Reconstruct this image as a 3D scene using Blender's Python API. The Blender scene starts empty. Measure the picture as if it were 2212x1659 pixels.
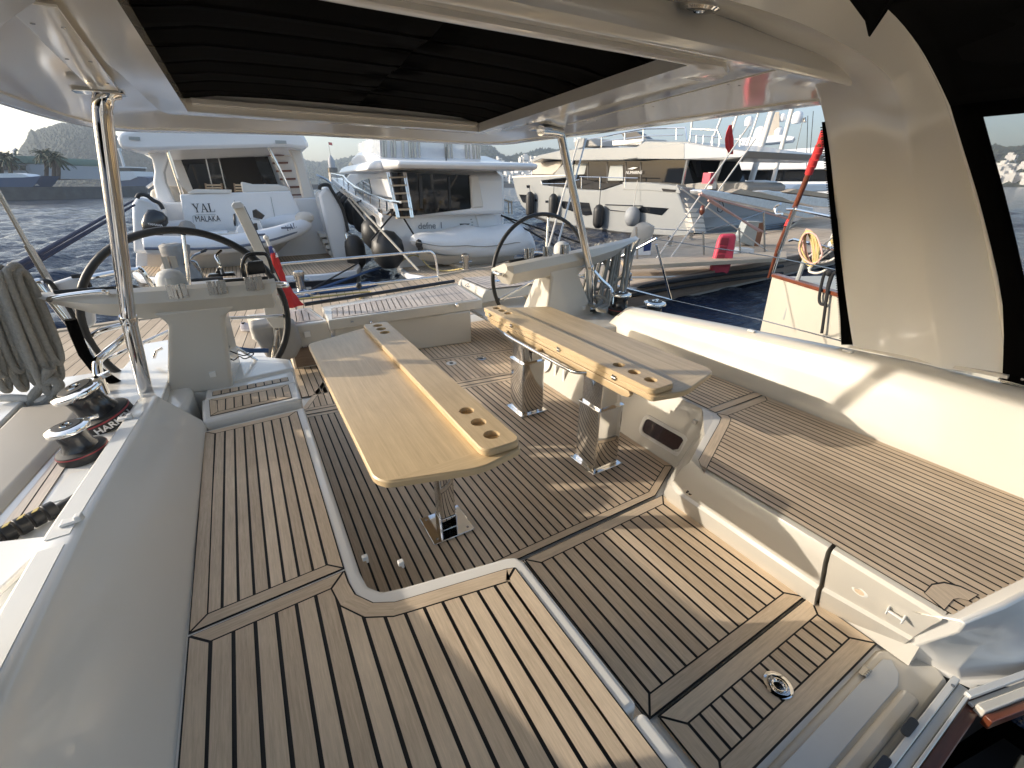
import bpy, bmesh, math, random
import numpy as np
from mathutils import Vector, Matrix
RND = random.Random(11)
SC = bpy.context.scene
COL = SC.collection
PI = math.pi
# ---------------------------------------------------------------- camera
# x to the right of the boat's axis, y aft, z up; cockpit sole at z = 0, sea at SEA
IW, IH, FPX, CAMZ = 2212.0, 1659.0, 944.0, 1.75
SEA, DOCK = -0.9, -0.3
_th = math.atan((IH/2-396)/FPX)
_ps = math.atan((IW/2-495)*math.cos(_th)/FPX)
FW = Vector((math.sin(_ps)*math.cos(_th), math.cos(_ps)*math.cos(_th), -math.sin(_th)))
RT = Vector((math.cos(_ps), -math.sin(_ps), 0))
UP = RT.cross(FW)
CP = Vector((0, 0, CAMZ))
cd = bpy.data.cameras.new('camera')
cam = bpy.data.objects.new('camera', cd)
COL.objects.link(cam)
cd.sensor_width = 36.0
cd.lens = 36.0*FPX/IW
cd.clip_start, cd.clip_end = 0.03, 6000
cam.matrix_world = Matrix((( RT.x, UP.x, -FW.x, CP.x), (RT.y, UP.y, -FW.y, CP.y), (RT.z, UP.z, -FW.z, CP.z), (0,0,0,1)))
SC.camera = cam
# measured sight lines of the survey photograph met with real planes
def ray(px, py): return RT*((px-IW/2)/FPX) + UP*((IH/2-py)/FPX) + FW
def Zp(px, py, z): d = ray(px, py); return CP + d*((z-CP.z)/d.z)
def Yp(px, py, y): d = ray(px, py); return CP + d*((y-CP.y)/d.y)
def Xp(px, py, x): d = ray(px, py); return CP + d*((x-CP.x)/d.x)
def Pp(px, py, p, n):
    d = ray(px, py); p = Vector(p); n = Vector(n)
    return CP + d*((p-CP).dot(n)/d.dot(n))
V = Vector
# ---------------------------------------------------------------- materials
MATS = {}
def nodes_of(name):
    m = bpy.data.materials.new(name); m.use_nodes = True
    nt = m.node_tree; b = nt.nodes['Principled BSDF']
    MATS[name] = m
    return m, nt, b
def N(nt, t, **k):
    n = nt.nodes.new(t)
    for a, v in k.items():
        if a.startswith('i_'): n.inputs[a[2:].replace('_', ' ')].default_value = v
        else: setattr(n, a, v)
    return n
def mat(name, col, rough=.5, metal=0, coat=0, var=.06, nscale=6, bump=0, bscale=60, spec=.5, rvar=.0):
    m, nt, b = nodes_of(name)
    b.inputs['Roughness'].default_value = rough
    b.inputs['Metallic'].default_value = metal
    b.inputs['Coat Weight'].default_value = coat
    b.inputs['Coat Roughness'].default_value = .06
    b.inputs['Specular IOR Level'].default_value = spec
    tc = N(nt, 'ShaderNodeTexCoord')
    no = N(nt, 'ShaderNodeTexNoise', i_Scale=nscale, i_Detail=5.0, i_Roughness=.6)
    nt.links.new(tc.outputs['Object'], no.inputs['Vector'])
    mx = N(nt, 'ShaderNodeMix', data_type='RGBA')
    c = Vector(col[:3])
    mx.inputs[6].default_value = (*[max(0, x*(1-var)) for x in c], 1)
    mx.inputs[7].default_value = (*[min(1, x*(1+var)) for x in c], 1)
    nt.links.new(no.outputs['Fac'], mx.inputs[0])
    nt.links.new(mx.outputs[2], b.inputs['Base Color'])
    if rvar:
        mr = N(nt, 'ShaderNodeMapRange'); mr.inputs[3].default_value = max(0, rough-rvar); mr.inputs[4].default_value = rough+rvar
        no2 = N(nt, 'ShaderNodeTexNoise', i_Scale=nscale*2.7, i_Detail=4.0)
        nt.links.new(tc.outputs['Object'], no2.inputs['Vector'])
        nt.links.new(no2.outputs['Fac'], mr.inputs[0]); nt.links.new(mr.outputs[0], b.inputs['Roughness'])
    if bump:
        nb = N(nt, 'ShaderNodeTexNoise', i_Scale=bscale, i_Detail=3.0)
        nt.links.new(tc.outputs['Object'], nb.inputs['Vector'])
        bp = N(nt, 'ShaderNodeBump', i_Strength=bump, i_Distance=.01)
        nt.links.new(nb.outputs['Fac'], bp.inputs['Height']); nt.links.new(bp.outputs[0], b.inputs['Normal'])
    return m
def wood(name, c0, c1, rough=.5, coat=0, across=55, along=2.2, bump=.12, pvar=.35, stain=.25):
    # plank wood: grain runs along U, every face carries its own tone in the 'pv' attribute
    m, nt, b = nodes_of(name)
    uv = N(nt, 'ShaderNodeUVMap')
    mp = N(nt, 'ShaderNodeMapping'); mp.inputs['Scale'].default_value = (along, across, 1)
    nt.links.new(uv.outputs[0], mp.inputs[0])
    g = N(nt, 'ShaderNodeTexNoise', i_Scale=1.0, i_Detail=7.0, i_Roughness=.65, i_Distortion=.4)
    nt.links.new(mp.outputs[0], g.inputs['Vector'])
    mp2 = N(nt, 'ShaderNodeMapping'); mp2.inputs['Scale'].default_value = (along*4, across*5, 1)
    nt.links.new(uv.outputs[0], mp2.inputs[0])
    g2 = N(nt, 'ShaderNodeTexNoise', i_Scale=1.0, i_Detail=3.0)
    nt.links.new(mp2.outputs[0], g2.inputs['Vector'])
    at = N(nt, 'ShaderNodeAttribute', attribute_name='pv')
    tc = N(nt, 'ShaderNodeTexCoord')
    bl = N(nt, 'ShaderNodeTexNoise', i_Scale=2.3, i_Detail=4.0, i_Roughness=.6)
    nt.links.new(tc.outputs['Object'], bl.inputs['Vector'])
    def mth(op, a, bb):
        n = N(nt, 'ShaderNodeMath', operation=op)
        for i, q in enumerate((a, bb)):
            if isinstance(q, (int, float)): n.inputs[i].default_value = q
            else: nt.links.new(q, n.inputs[i])
        return n.outputs[0]
    s = mth('ADD', mth('MULTIPLY', g.outputs['Fac'], .75), mth('MULTIPLY', g2.outputs['Fac'], .35))
    s = mth('ADD', s, mth('MULTIPLY', mth('SUBTRACT', at.outputs['Fac'], .5), pvar))
    s = mth('ADD', s, mth('MULTIPLY', mth('SUBTRACT', bl.outputs['Fac'], .5), stain*2))
    cr = N(nt, 'ShaderNodeValToRGB')
    cr.color_ramp.elements[0].position = .2; cr.color_ramp.elements[0].color = (*c0, 1)
    cr.color_ramp.elements[1].position = .9; cr.color_ramp.elements[1].color = (*c1, 1)
    nt.links.new(s, cr.inputs[0]); nt.links.new(cr.outputs[0], b.inputs['Base Color'])
    b.inputs['Roughness'].default_value = rough; b.inputs['Coat Weight'].default_value = coat
    b.inputs['Coat Roughness'].default_value = .25
    bp = N(nt, 'ShaderNodeBump', i_Strength=bump, i_Distance=.004)
    nt.links.new(g2.outputs['Fac'], bp.inputs['Height']); nt.links.new(bp.outputs[0], b.inputs['Normal'])
    return m
M = {}
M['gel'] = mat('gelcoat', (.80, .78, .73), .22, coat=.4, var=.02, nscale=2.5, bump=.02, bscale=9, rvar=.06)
M['gel2'] = mat('gelcoat_sun_toned', (.60, .565, .495), .24, coat=.3, var=.03, nscale=2.5, bump=.02, bscale=9, rvar=.06)  # darker copy of the gelcoat, toned down against the sun on lit mouldings
M['roof'] = mat('roof_gelcoat', (.84, .82, .77), .10, coat=.5, var=.02, nscale=1.5, bump=.05, bscale=3)
M['nonskid'] = mat('nonskid', (.62, .63, .62), .6, var=.03, bump=.12, bscale=520)
M['deckbeige'] = mat('deck_beige', (.58, .52, .43), .55, var=.03, bump=.05, bscale=400)
M['teak'] = wood('teak', (.40, .30, .20), (.82, .66, .475), .55, across=130, along=7, pvar=.26, stain=.24)
M['teakdk'] = wood('teak_weathered', (.36, .31, .27), (.70, .61, .52), .6, across=110, along=6, pvar=.3)
M['table'] = wood('table_wood', (.40, .285, .155), (.72, .56, .345), .38, coat=.15, across=26, along=1.6, bump=.05, pvar=.30, stain=.25)
M['mahog'] = wood('mahogany', (.08, .022, .01), (.20, .055, .024), .3, coat=.5, across=30)
M['caulk'] = mat('caulk', (.012, .012, .013), .7)
M['chrome'] = mat('chrome', (.78, .77, .75), .045, 1, var=.02, bump=.015, bscale=4)
M['steel'] = mat('brushed_steel', (.46, .45, .43), .25, 1, var=.08)
M['black'] = mat('black_rubber', (.018, .018, .018), .5, var=.2)
M['canvas'] = mat('black_canvas', (.0018, .0017, .0016), .95, var=.3, bump=.2, bscale=300, spec=.05)
M['blackgloss'] = mat('black_gloss', (.02, .02, .022), .22, coat=.3, var=.1)
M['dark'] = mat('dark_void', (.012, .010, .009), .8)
M['darkglass'] = mat('dark_glass', (.006, .007, .009), .04, coat=0, var=.2, spec=.4)
M['smoke'] = mat('smoked_glass', (.03, .032, .035), .06, coat=.5, var=.3)
M['boatwhite'] = mat('boat_white', (.80, .80, .80), .25, coat=.3, var=.03, nscale=1.2)
M['boatcream'] = mat('boat_cream', (.72, .68, .62), .35, var=.04, nscale=1)
M['boatgrey'] = mat('boat_grey', (.27, .28, .28), .3, coat=.15, var=.02, nscale=.8)
M['greyshade'] = mat('boat_grey_shaded', (.30, .33, .37), .3, coat=.2, var=.03)  # boat grey with the bluish shade of the stern put into the colour
M['stripe'] = mat('hull_black', (.015, .016, .02), .3)
M['vinyl'] = mat('white_vinyl', (.78, .79, .80), .45, var=.03, bump=.6, bscale=7)
M['tube'] = mat('tender_tube', (.74, .75, .77), .4, var=.03)
M['navygrey'] = mat('tender_stripe', (.12, .14, .19), .5)
M['ropegrey'] = mat('rope_grey', (.30, .285, .25), .85, var=.3, nscale=60, bump=.8, bscale=150)
M['ropewhite'] = mat('rope_white', (.62, .58, .52), .85, var=.2, nscale=60)
M['ropeblue'] = mat('rope_blue', (.03, .07, .16), .8, var=.3, nscale=60)
M['ropenavy'] = mat('rope_navy', (.02, .025, .06), .8, var=.3, nscale=60)
M['ropeblack'] = mat('rope_black', (.012, .012, .013), .85, var=.3, nscale=60)
M['ropeyellow'] = mat('rope_yellow', (.46, .37, .15), .8, var=.3, nscale=40)
M['ropepink'] = mat('rope_pink', (.60, .36, .30), .8, var=.4, nscale=90)
M['red'] = mat('red_cloth', (.50, .03, .03), .8, var=.25, nscale=20)
M['redplastic'] = mat('red_plastic', (.55, .05, .09), .5, var=.1)
M['flagblue'] = mat('flag_blue', (.05, .07, .25), .8, var=.3, nscale=25)
M['tarp'] = mat('grey_tarp', (.30, .285, .26), .75, var=.15, nscale=5, bump=.8, bscale=14)
M['tarpbeige'] = mat('beige_cover', (.50, .45, .38), .8, var=.1, nscale=3, bump=.4, bscale=12)
M['concrete'] = mat('concrete', (.33, .31, .28), .85, var=.25, nscale=2, bump=.3, bscale=40)
M['timber'] = wood('dock_timber', (.12, .085, .06), (.30, .22, .16), .8, across=20)
M['timberpale'] = wood('pale_timber', (.34, .27, .19), (.60, .49, .36), .7, across=20)
M['dockwood'] = wood('dock_planks', (.36, .27, .18), (.62, .49, .345), .75, across=40, pvar=.35, stain=.35)
M['dockdk'] = wood('dock_planks_weathered', (.36, .28, .20), (.64, .52, .39), .75, across=40, pvar=.25, stain=.4)
M['greycab'] = mat('grey_cabinet', (.34, .36, .35), .5, var=.15)
M['rust'] = mat('rusty_edge', (.20, .09, .05), .8, var=.4)
M['plastic'] = mat('white_plastic', (.72, .71, .68), .4)
M['compass'] = mat('compass_cover', (.56, .56, .54), .6, var=.04)
M['greyfender'] = mat('grey_fender', (.30, .31, .32), .6, var=.1)
M['glasspane'] = mat('clear_vinyl_pane', (.45, .47, .50), .12, var=.1)
M['redlead'] = mat('window_dark_red', (.035, .012, .014), .12, coat=.5)
M['yellow'] = mat('yellow_mark', (.55, .42, .12), .5)
M['silver'] = mat('silver_foil', (.74, .74, .74), .28, .55, var=.25, nscale=9, bump=1.0, bscale=14)
M['rockwall'] = mat('breakwater_rock', (.10, .10, .10), .9, var=.5, nscale=1.0, bump=1, bscale=.8)
M['palmtrunk'] = mat('palm_trunk', (.12, .09, .07), .9, var=.3)
M['palmleaf'] = mat('palm_leaf', (.035, .05, .02), .7, var=.5, nscale=2)
M['housewhite'] = mat('house_white', (.70, .67, .62), .8, var=.1, nscale=.2)
M['shadewhite'] = mat('building_wall', (.46, .46, .47), .8, var=.06, nscale=.3)
M['greenroof'] = mat('green_roof', (.22, .30, .24), .7, var=.1)
M['ferryblue'] = mat('ferry_blue', (.08, .11, .18), .5)
M['rubberblue'] = mat('pedestal_blue', (.02, .04, .14), .4)
M['letter'] = mat('black_lettering', (.015, .015, .02), .5)
M['letterw'] = mat('white_lettering', (.75, .75, .75), .4)
M['letterg'] = mat('grey_lettering', (.16, .17, .19), .4)
M['redline'] = mat('red_line', (.30, .03, .04), .4)
M['shoe'] = mat('shoe_fabric', (.42, .40, .43), .8, var=.35, nscale=40)
M['shoesole'] = mat('shoe_sole', (.62, .58, .55), .7)
M['lens'] = mat('lamp_lens', (.25, .24, .22), .15, coat=.4)
M['alu'] = mat('anodised_aluminium', (.70, .695, .67), .32, .25, var=.03)
M['pocket'] = mat('red_pocket', (.24, .02, .035), .6)
M['classic'] = mat('classic_cream', (.50, .465, .385), .35, var=.03)
M['scuff'] = mat('scuffed_glass', (.02, .02, .022), .18, var=.3)
def clearmat(name, tint, alpha):
    m, nt, b = nodes_of(name)
    b.inputs['Base Color'].default_value = (*tint, 1); b.inputs['Roughness'].default_value = .08
    tr = N(nt, 'ShaderNodeBsdfTransparent'); tr.inputs[0].default_value = (.93, .94, .95, 1)
    mx = N(nt, 'ShaderNodeMixShader'); mx.inputs[0].default_value = alpha
    tcx = N(nt, 'ShaderNodeTexCoord')
    nb = N(nt, 'ShaderNodeTexNoise', i_Scale=7.0, i_Detail=3.0)
    nt.links.new(tcx.outputs['Object'], nb.inputs['Vector'])
    bp = N(nt, 'ShaderNodeBump', i_Strength=.5, i_Distance=.03)
    nt.links.new(nb.outputs['Fac'], bp.inputs['Height']); nt.links.new(bp.outputs[0], b.inputs['Normal'])
    out = nt.nodes['Material Output']
    nt.links.new(tr.outputs[0], mx.inputs[1]); nt.links.new(b.outputs[0], mx.inputs[2]); nt.links.new(mx.outputs[0], out.inputs[0])
    return m
M['clear'] = clearmat('clear_vinyl', (.6, .62, .64), .35)
M['clear2'] = clearmat('clear_enclosure', (.70, .71, .72), .55)
# ---------------------------------------------------------------- mesh builder
WL = {}
class MB:
    def __init__(s): s.v = []; s.f = []; s.pv = []; s.mi = []; s.uv = []
    def face(s, idx, pv=.5, mi=0, uv=None): s.f.append(tuple(idx)); s.pv.append(pv); s.mi.append(mi); s.uv.append(uv)
    def add(s, vs, fs, mi=0, pv=None):
        o = len(s.v); s.v += [Vector(v) for v in vs]
        for f in fs: s.face([i+o for i in f], RND.random() if pv is None else pv, mi)
        return s
    def box(s, c, size, rot=0, mi=0, M4=None):
        cx, cy, cz = c; a, b, h = size[0]/2, size[1]/2, size[2]/2
        vs = [(-a,-b,-h),(a,-b,-h),(a,b,-h),(-a,b,-h),(-a,-b,h),(a,-b,h),(a,b,h),(-a,b,h)]
        m = M4 or (Matrix.Translation(c) @ Matrix.Rotation(rot, 4, 'Z'))
        vs = [m @ Vector(v) for v in vs]
        return s.add(vs, [(0,3,2,1),(4,5,6,7),(0,1,5,4),(1,2,6,5),(2,3,7,6),(3,0,4,7)], mi)
    def prism(s, pts, vec, mi=0, pv=None):
        pts = [Vector(p) for p in pts]; vec = Vector(vec); n = len(pts)
        fs = [tuple(range(n))[::-1], tuple(range(n, 2*n))] + [(i, (i+1) % n, n+(i+1) % n, n+i) for i in range(n)]
        return s.add(pts+[p+vec for p in pts], fs, mi, pv)
    def poly(s, pts, mi=0, pv=None): return s.add(pts, [tuple(range(len(pts)))], mi, pv)
    def tube(s, pts, r, n=10, closed=False, radii=None, mi=0):
        pts = [Vector(p) for p in pts]; m = len(pts); vs = []; up = None
        for i, p in enumerate(pts):
            if closed: t = (pts[(i+1) % m]-pts[i-1])
            else: t = pts[min(i+1, m-1)]-pts[max(i-1, 0)]
            if t.length < 1e-9: t = Vector((0, 0, 1))
            t.normalize()
            if up is None:
                up = Vector((0, 0, 1)) if abs(t.z) < .9 else Vector((1, 0, 0))
            a = t.cross(up)
            if a.length < 1e-6: a = t.cross(Vector((0, 1, 0)))
            a.normalize(); b = a.cross(t).normalized(); up = b
            rr = radii[i] if radii else r
            for k in range(n):
                an = 2*PI*k/n; vs.append(p + a*math.cos(an)*rr + b*math.sin(an)*rr)
        fs = []
        for i in range(m if closed else m-1):
            j = (i+1) % m
            for k in range(n):
                q = (k+1) % n; fs.append((i*n+k, i*n+q, j*n+q, j*n+k))
        if not closed: fs += [tuple(range(n)), tuple(range((m-1)*n, m*n))[::-1]]
        return s.add(vs, fs, mi)
    def lathe(s, prof, o=(0,0,0), axis=(0,0,1), n=24, mi=0):
        o = Vector(o); q = Vector((0,0,1)).rotation_difference(Vector(axis).normalized()); vs = []; fs = []
        for r, z in prof:
            for k in range(n):
                a = 2*PI*k/n; vs.append(o + q @ Vector((r*math.cos(a), r*math.sin(a), z)))
        for i in range(len(prof)-1):
            for k in range(n):
                j = (k+1) % n; fs.append((i*n+k, i*n+j, (i+1)*n+j, (i+1)*n+k))
        fs += [tuple(range(n))[::-1], tuple(range((len(prof)-1)*n, len(prof)*n))]
        return s.add(vs, fs, mi)
    def ball(s, c, r, n=16, mi=0):
        rx, ry, rz = (r, r, r) if not hasattr(r, '__len__') else r
        c = Vector(c); vs = [c+Vector((0,0,-rz))]; m = n//2
        for i in range(1, m):
            t = -PI/2+PI*i/m
            for k in range(n): vs.append(c+Vector((rx*math.cos(t)*math.cos(2*PI*k/n), ry*math.cos(t)*math.sin(2*PI*k/n), rz*math.sin(t))))
        vs.append(c+Vector((0,0,rz))); L = len(vs)-1; fs = []
        for k in range(n): fs.append((0, 1+(k+1) % n, 1+k)); fs.append((L, L-n+k, L-n+(k+1) % n))
        for i in range(m-2):
            for k in range(n):
                a = 1+i*n+k; b = 1+i*n+(k+1) % n; fs.append((a, b, b+n, a+n))
        return s.add(vs, fs, mi)
    def loft(s, loops, closed=True, caps=True, mi=0):
        n = len(loops[0]); vs = [p for l in loops for p in l]; fs = []
        for i in range(len(loops)-1):
            for k in range(n if closed else n-1):
                q = (k+1) % n; fs.append((i*n+k, i*n+q, (i+1)*n+q, (i+1)*n+k))
        if caps and closed: fs += [tuple(range(n))[::-1], tuple(range((len(loops)-1)*n, len(loops)*n))]
        return s.add(vs, fs, mi)
    def build(s, name, material, parent=None, smooth=40, bevel=0, seg=2, subsurf=0, recalc=True, solid=0):
        org = Vector(WL.get(parent.name, (0,0,0))) if parent else Vector((0,0,0))
        me = bpy.data.meshes.new(name)
        me.from_pydata([tuple(v-org) for v in s.v], [], s.f)
        for m in (material if isinstance(material, (list, tuple)) else [material]): me.materials.append(m)
        me.polygons.foreach_set('material_index', s.mi)
        at = me.attributes.new('pv', 'FLOAT', 'FACE'); at.data.foreach_set('value', s.pv)
        uvl = me.uv_layers.new(name='UVMap'); dat = []
        for p in me.polygons:
            u = s.uv[p.index]
            if u is None:
                # long edge of the face gives the grain direction
                vs = [me.vertices[i].co for i in p.vertices]; n = p.normal
                e = max(((vs[i]-vs[i-1]) for i in range(len(vs))), key=lambda q: q.length)
                if e.length < 1e-9: e = Vector((1,0,0))
                e = e.normalized(); w = n.cross(e); off = s.pv[p.index]*7
                u = [(v.dot(e)+off, v.dot(w)+off) for v in vs]
            dat += [c for q in u for c in q]
        uvl.data.foreach_set('uv', dat)
        if recalc:
            bm = bmesh.new(); bm.from_mesh(me); bmesh.ops.recalc_face_normals(bm, faces=bm.faces); bm.to_mesh(me); bm.free()
        if smooth:
            me.polygons.foreach_set('use_smooth', [True]*len(me.polygons))
            me.set_sharp_from_angle(angle=math.radians(smooth))
        me.update()
        o = bpy.data.objects.new(name, me); COL.objects.link(o)
        if parent: o.parent = parent
        WL[o.name] = tuple(org)
        if solid:
            md = o.modifiers.new('solid', 'SOLIDIFY'); md.thickness = solid; md.offset = 0
        if bevel:
            md = o.modifiers.new('bevel', 'BEVEL'); md.width = bevel; md.segments = seg; md.limit_method = 'ANGLE'; md.angle_limit = math.radians(30); md.harden_normals = False
        if subsurf:
            md = o.modifiers.new('sub', 'SUBSURF'); md.levels = md.render_levels = subsurf
        return o
def weld(o):
    bm = bmesh.new(); bm.from_mesh(o.data); bmesh.ops.remove_doubles(bm, verts=bm.verts, dist=1e-5); bm.to_mesh(o.data); bm.free()
    a = o.data.attributes.get('sharp_edge')
    if a: o.data.attributes.remove(a)
    o.data.polygons.foreach_set('use_smooth', [True]*len(o.data.polygons)); return o
def tag(o, label, cat, group=None):
    o['label'] = label; o['category'] = cat
    if group: o['group'] = group
    return o
def thing(name, label, cat, loc=(0,0,0), group=None):
    o = bpy.data.objects.new(name, None); COL.objects.link(o); o.location = loc; o.empty_display_size = .1
    WL[o.name] = tuple(loc)
    return tag(o, label, cat, group)
def struct(o): o['kind'] = 'structure'; return o
def stuff(o): o['kind'] = 'stuff'; return o
def smoothpath(pts, k=6, closed=False):
    pts = [Vector(p) for p in pts]; n = len(pts); out = []
    rng = range(n if closed else n-1)
    for i in rng:
        g = (lambda j: pts[j % n]) if closed else (lambda j: pts[min(max(j, 0), n-1)])
        p0, p1, p2, p3 = g(i-1), g(i), g(i+1), g(i+2)
        for q in range(k):
            t = q/k
            out.append(.5*((2*p1)+(p2-p0)*t+(2*p0-5*p1+4*p2-p3)*t*t+(3*p1-p0-3*p2+p3)*t**3))
    if not closed: out.append(pts[-1])
    return out
def sag(a, b, s, n=12):
    a, b = Vector(a), Vector(b)
    return [a.lerp(b, i/n) - Vector((0,0,s*4*(i/n)*(1-i/n))) for i in range(n+1)]
def line(name, label, cat, pts, r, m, parent=None, group=None, n=8):
    o = MB().tube(pts, r, n).build(name, m, parent)
    if parent is None: tag(o, label, cat, group)
    return o
def rrect(w, h, r, n=5):
    out = []
    for cx, cy, a0 in ((w/2-r, h/2-r, 0), (-w/2+r, h/2-r, 90), (-w/2+r, -h/2+r, 180), (w/2-r, -h/2+r, 270)):
        for i in range(n+1):
            a = math.radians(a0+90*i/n); out.append((cx+r*math.cos(a), cy+r*math.sin(a)))
    return out
# clipping of plank strips against any polygon
def clip(poly, nx, ny, d):
    out = []
    for i in range(len(poly)):
        a, b = poly[i-1], poly[i]
        da, db = a[0]*nx+a[1]*ny-d, b[0]*nx+b[1]*ny-d
        if (da <= 0) != (db <= 0):
            t = da/(da-db); out.append((a[0]+(b[0]-a[0])*t, a[1]+(b[1]-a[1])*t))
        if db <= 0: out.append(b)
    return out
def area(p): return sum(p[i-1][0]*p[i][1]-p[i][0]*p[i-1][1] for i in range(len(p)))/2
def inset(poly, d):
    p = list(poly); n = len(p)
    D = list(d) if hasattr(d, '__len__') else [d]*n   # D[i] belongs to the edge i -> i+1
    if area(p) < 0: p.reverse(); D = D[::-1]; D = D[1:]+D[:1]
    out = []
    for i in range(n):
        a, b, c = Vector(p[i-1]), Vector(p[i]), Vector(p[(i+1) % n])
        e1, e2 = (b-a).normalized(), (c-b).normalized()
        n1, n2 = Vector((-e1.y, e1.x)), Vector((-e2.y, e2.x))
        k = max(1+n1.dot(n2), .2); d1, d2 = D[i-1], D[i]; cr = n1.x*n2.y-n1.y*n2.x
        if abs(d1-d2) < 1e-9 or abs(cr) < 1e-3: out.append(tuple(b+(n1+n2)*(max(d1,d2)/k)))
        else:
            c1, c2 = n1.dot(b)+d1, n2.dot(b)+d2; out.append(((c1*n2.y-c2*n1.y)/cr, (n1.x*c2-n2.x*c1)/cr))
    return out
def planks(mb, poly, zf, width=.06, gap=.008, ang=90, border=0, joints=0, thick=.004, mi=0, mi_caulk=1, base=True, off=0., edges=None):
    """teak strips at z=zf (number or function of x,y) laid at an angle, with caulk below and a mitred margin plank"""
    z = zf if callable(zf) else (lambda x, y: zf)
    if area(poly) < 0: poly = list(poly)[::-1]
    if base: mb.poly([(x, y, z(x, y)-thick) for x, y in poly], mi_caulk, .5)
    inner = poly
    if border:
        rlast = .5; n = len(poly); E = [1 if edges is None or i in edges else 0 for i in range(n)]
        o2 = inset(poly, [gap/2*e for e in E]); i2 = inset(poly, [(border-gap/2)*e for e in E])
        for i in range(n):
            if not E[i]: continue
            j = (i+1) % n
            A, B, C, D = V(o2[i]), V(o2[j]), V(i2[j]), V(i2[i])
            e = (B-A)
            ee = e.normalized()*gap*.5 if e.length > gap*1.5 else e*0; p0, p3 = V(o2[i-1]), V(o2[(j+1) % n])
            ga = ee if e.normalized().dot((A-p0).normalized()) < .80 else ee*0; gb = ee if e.normalized().dot((p3-B).normalized()) < .80 else ee*0
            q = [A+ga, B-gb, C-gb, D+ga]
            k = len(mb.v); mb.v += [V((p.x, p.y, z(p.x, p.y))) for p in q]; f = (B-A).normalized(); w = V((-f.y, f.x)); r = RND.random() if ga.length else rlast; rlast = r
            mb.face((k, k+1, k+2, k+3), r, mi, [(p.dot(f)+r*9, p.dot(w)+r*9) for p in q])
        inner = inset(poly, [border*e for e in E])
    a = math.radians(ang); dx, dy = math.cos(a), math.sin(a); nx, ny = -dy, dx
    ds = [x*nx+y*ny for x, y in inner]; lo, hi = min(ds), max(ds)
    cnt = max(1, round((hi-lo)/width)); wd = (hi-lo)/cnt
    for i in range(cnt):
        a0, a1 = lo+i*wd+gap/2, lo+(i+1)*wd-gap/2
        strip = clip(clip(inner, nx, ny, a1), -nx, -ny, -a0)
        if len(strip) < 3: continue
        segs = [strip]
        if joints:
            es = [x*dx+y*dy for x, y in strip]; t = min(es)+RND.uniform(.3, 1)*joints; cur = strip; segs = []
            while t < max(es)-.3:
                segs.append(clip(cur, dx, dy, t-gap/3)); cur = clip(cur, -dx, -dy, -(t+gap/3)); t += joints*RND.uniform(.8, 1.2)
            segs.append(cur)
        for sg in segs:
            if len(sg) < 3 or abs(area(sg)) < 1e-6: continue
            k = len(mb.v); r = RND.random()
            mb.v += [V((x, y, z(x, y))) for x, y in sg]
            mb.face(range(k, k+len(sg)), r, mi, [(x*dx+y*dy+r*9, x*nx+y*ny+r*13) for x, y in sg])
    return mb
def text3d(s, name, material, parent, p, right, up, h, depth=.004, bold=0, spacing=1.0, w=None):
    cu = bpy.data.curves.new(name, 'FONT'); cu.body = s; cu.size = 1; cu.extrude = .01; cu.offset = bold; cu.space_character = spacing
    tmp = bpy.data.objects.new('tmp', cu); COL.objects.link(tmp)
    dg = bpy.context.evaluated_depsgraph_get(); me = bpy.data.meshes.new_from_object(tmp.evaluated_get(dg))
    bpy.data.objects.remove(tmp)
    xs = [v.co.x for v in me.vertices]; ys = [v.co.y for v in me.vertices]
    sy = h/(max(ys)-min(ys)); sx = (w/(max(xs)-min(xs))) if w else sy
    r = Vector(right).normalized(); u = Vector(up).normalized(); n = r.cross(u).normalized(); org = Vector(WL.get(parent.name, (0,0,0)))
    x0, y0 = min(xs), min(ys)
    for v in me.vertices:
        v.co = Vector(p) + r*(v.co.x-x0)*sx + u*(v.co.y-y0)*sy + n*(.003 + (depth if v.co.z > 0 else 0)) - org
    me.materials.clear(); me.materials.append(material)
    o = bpy.data.objects.new(name, me); COL.objects.link(o); o.parent = parent; WL[o.name] = tuple(org)
    return o
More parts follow.
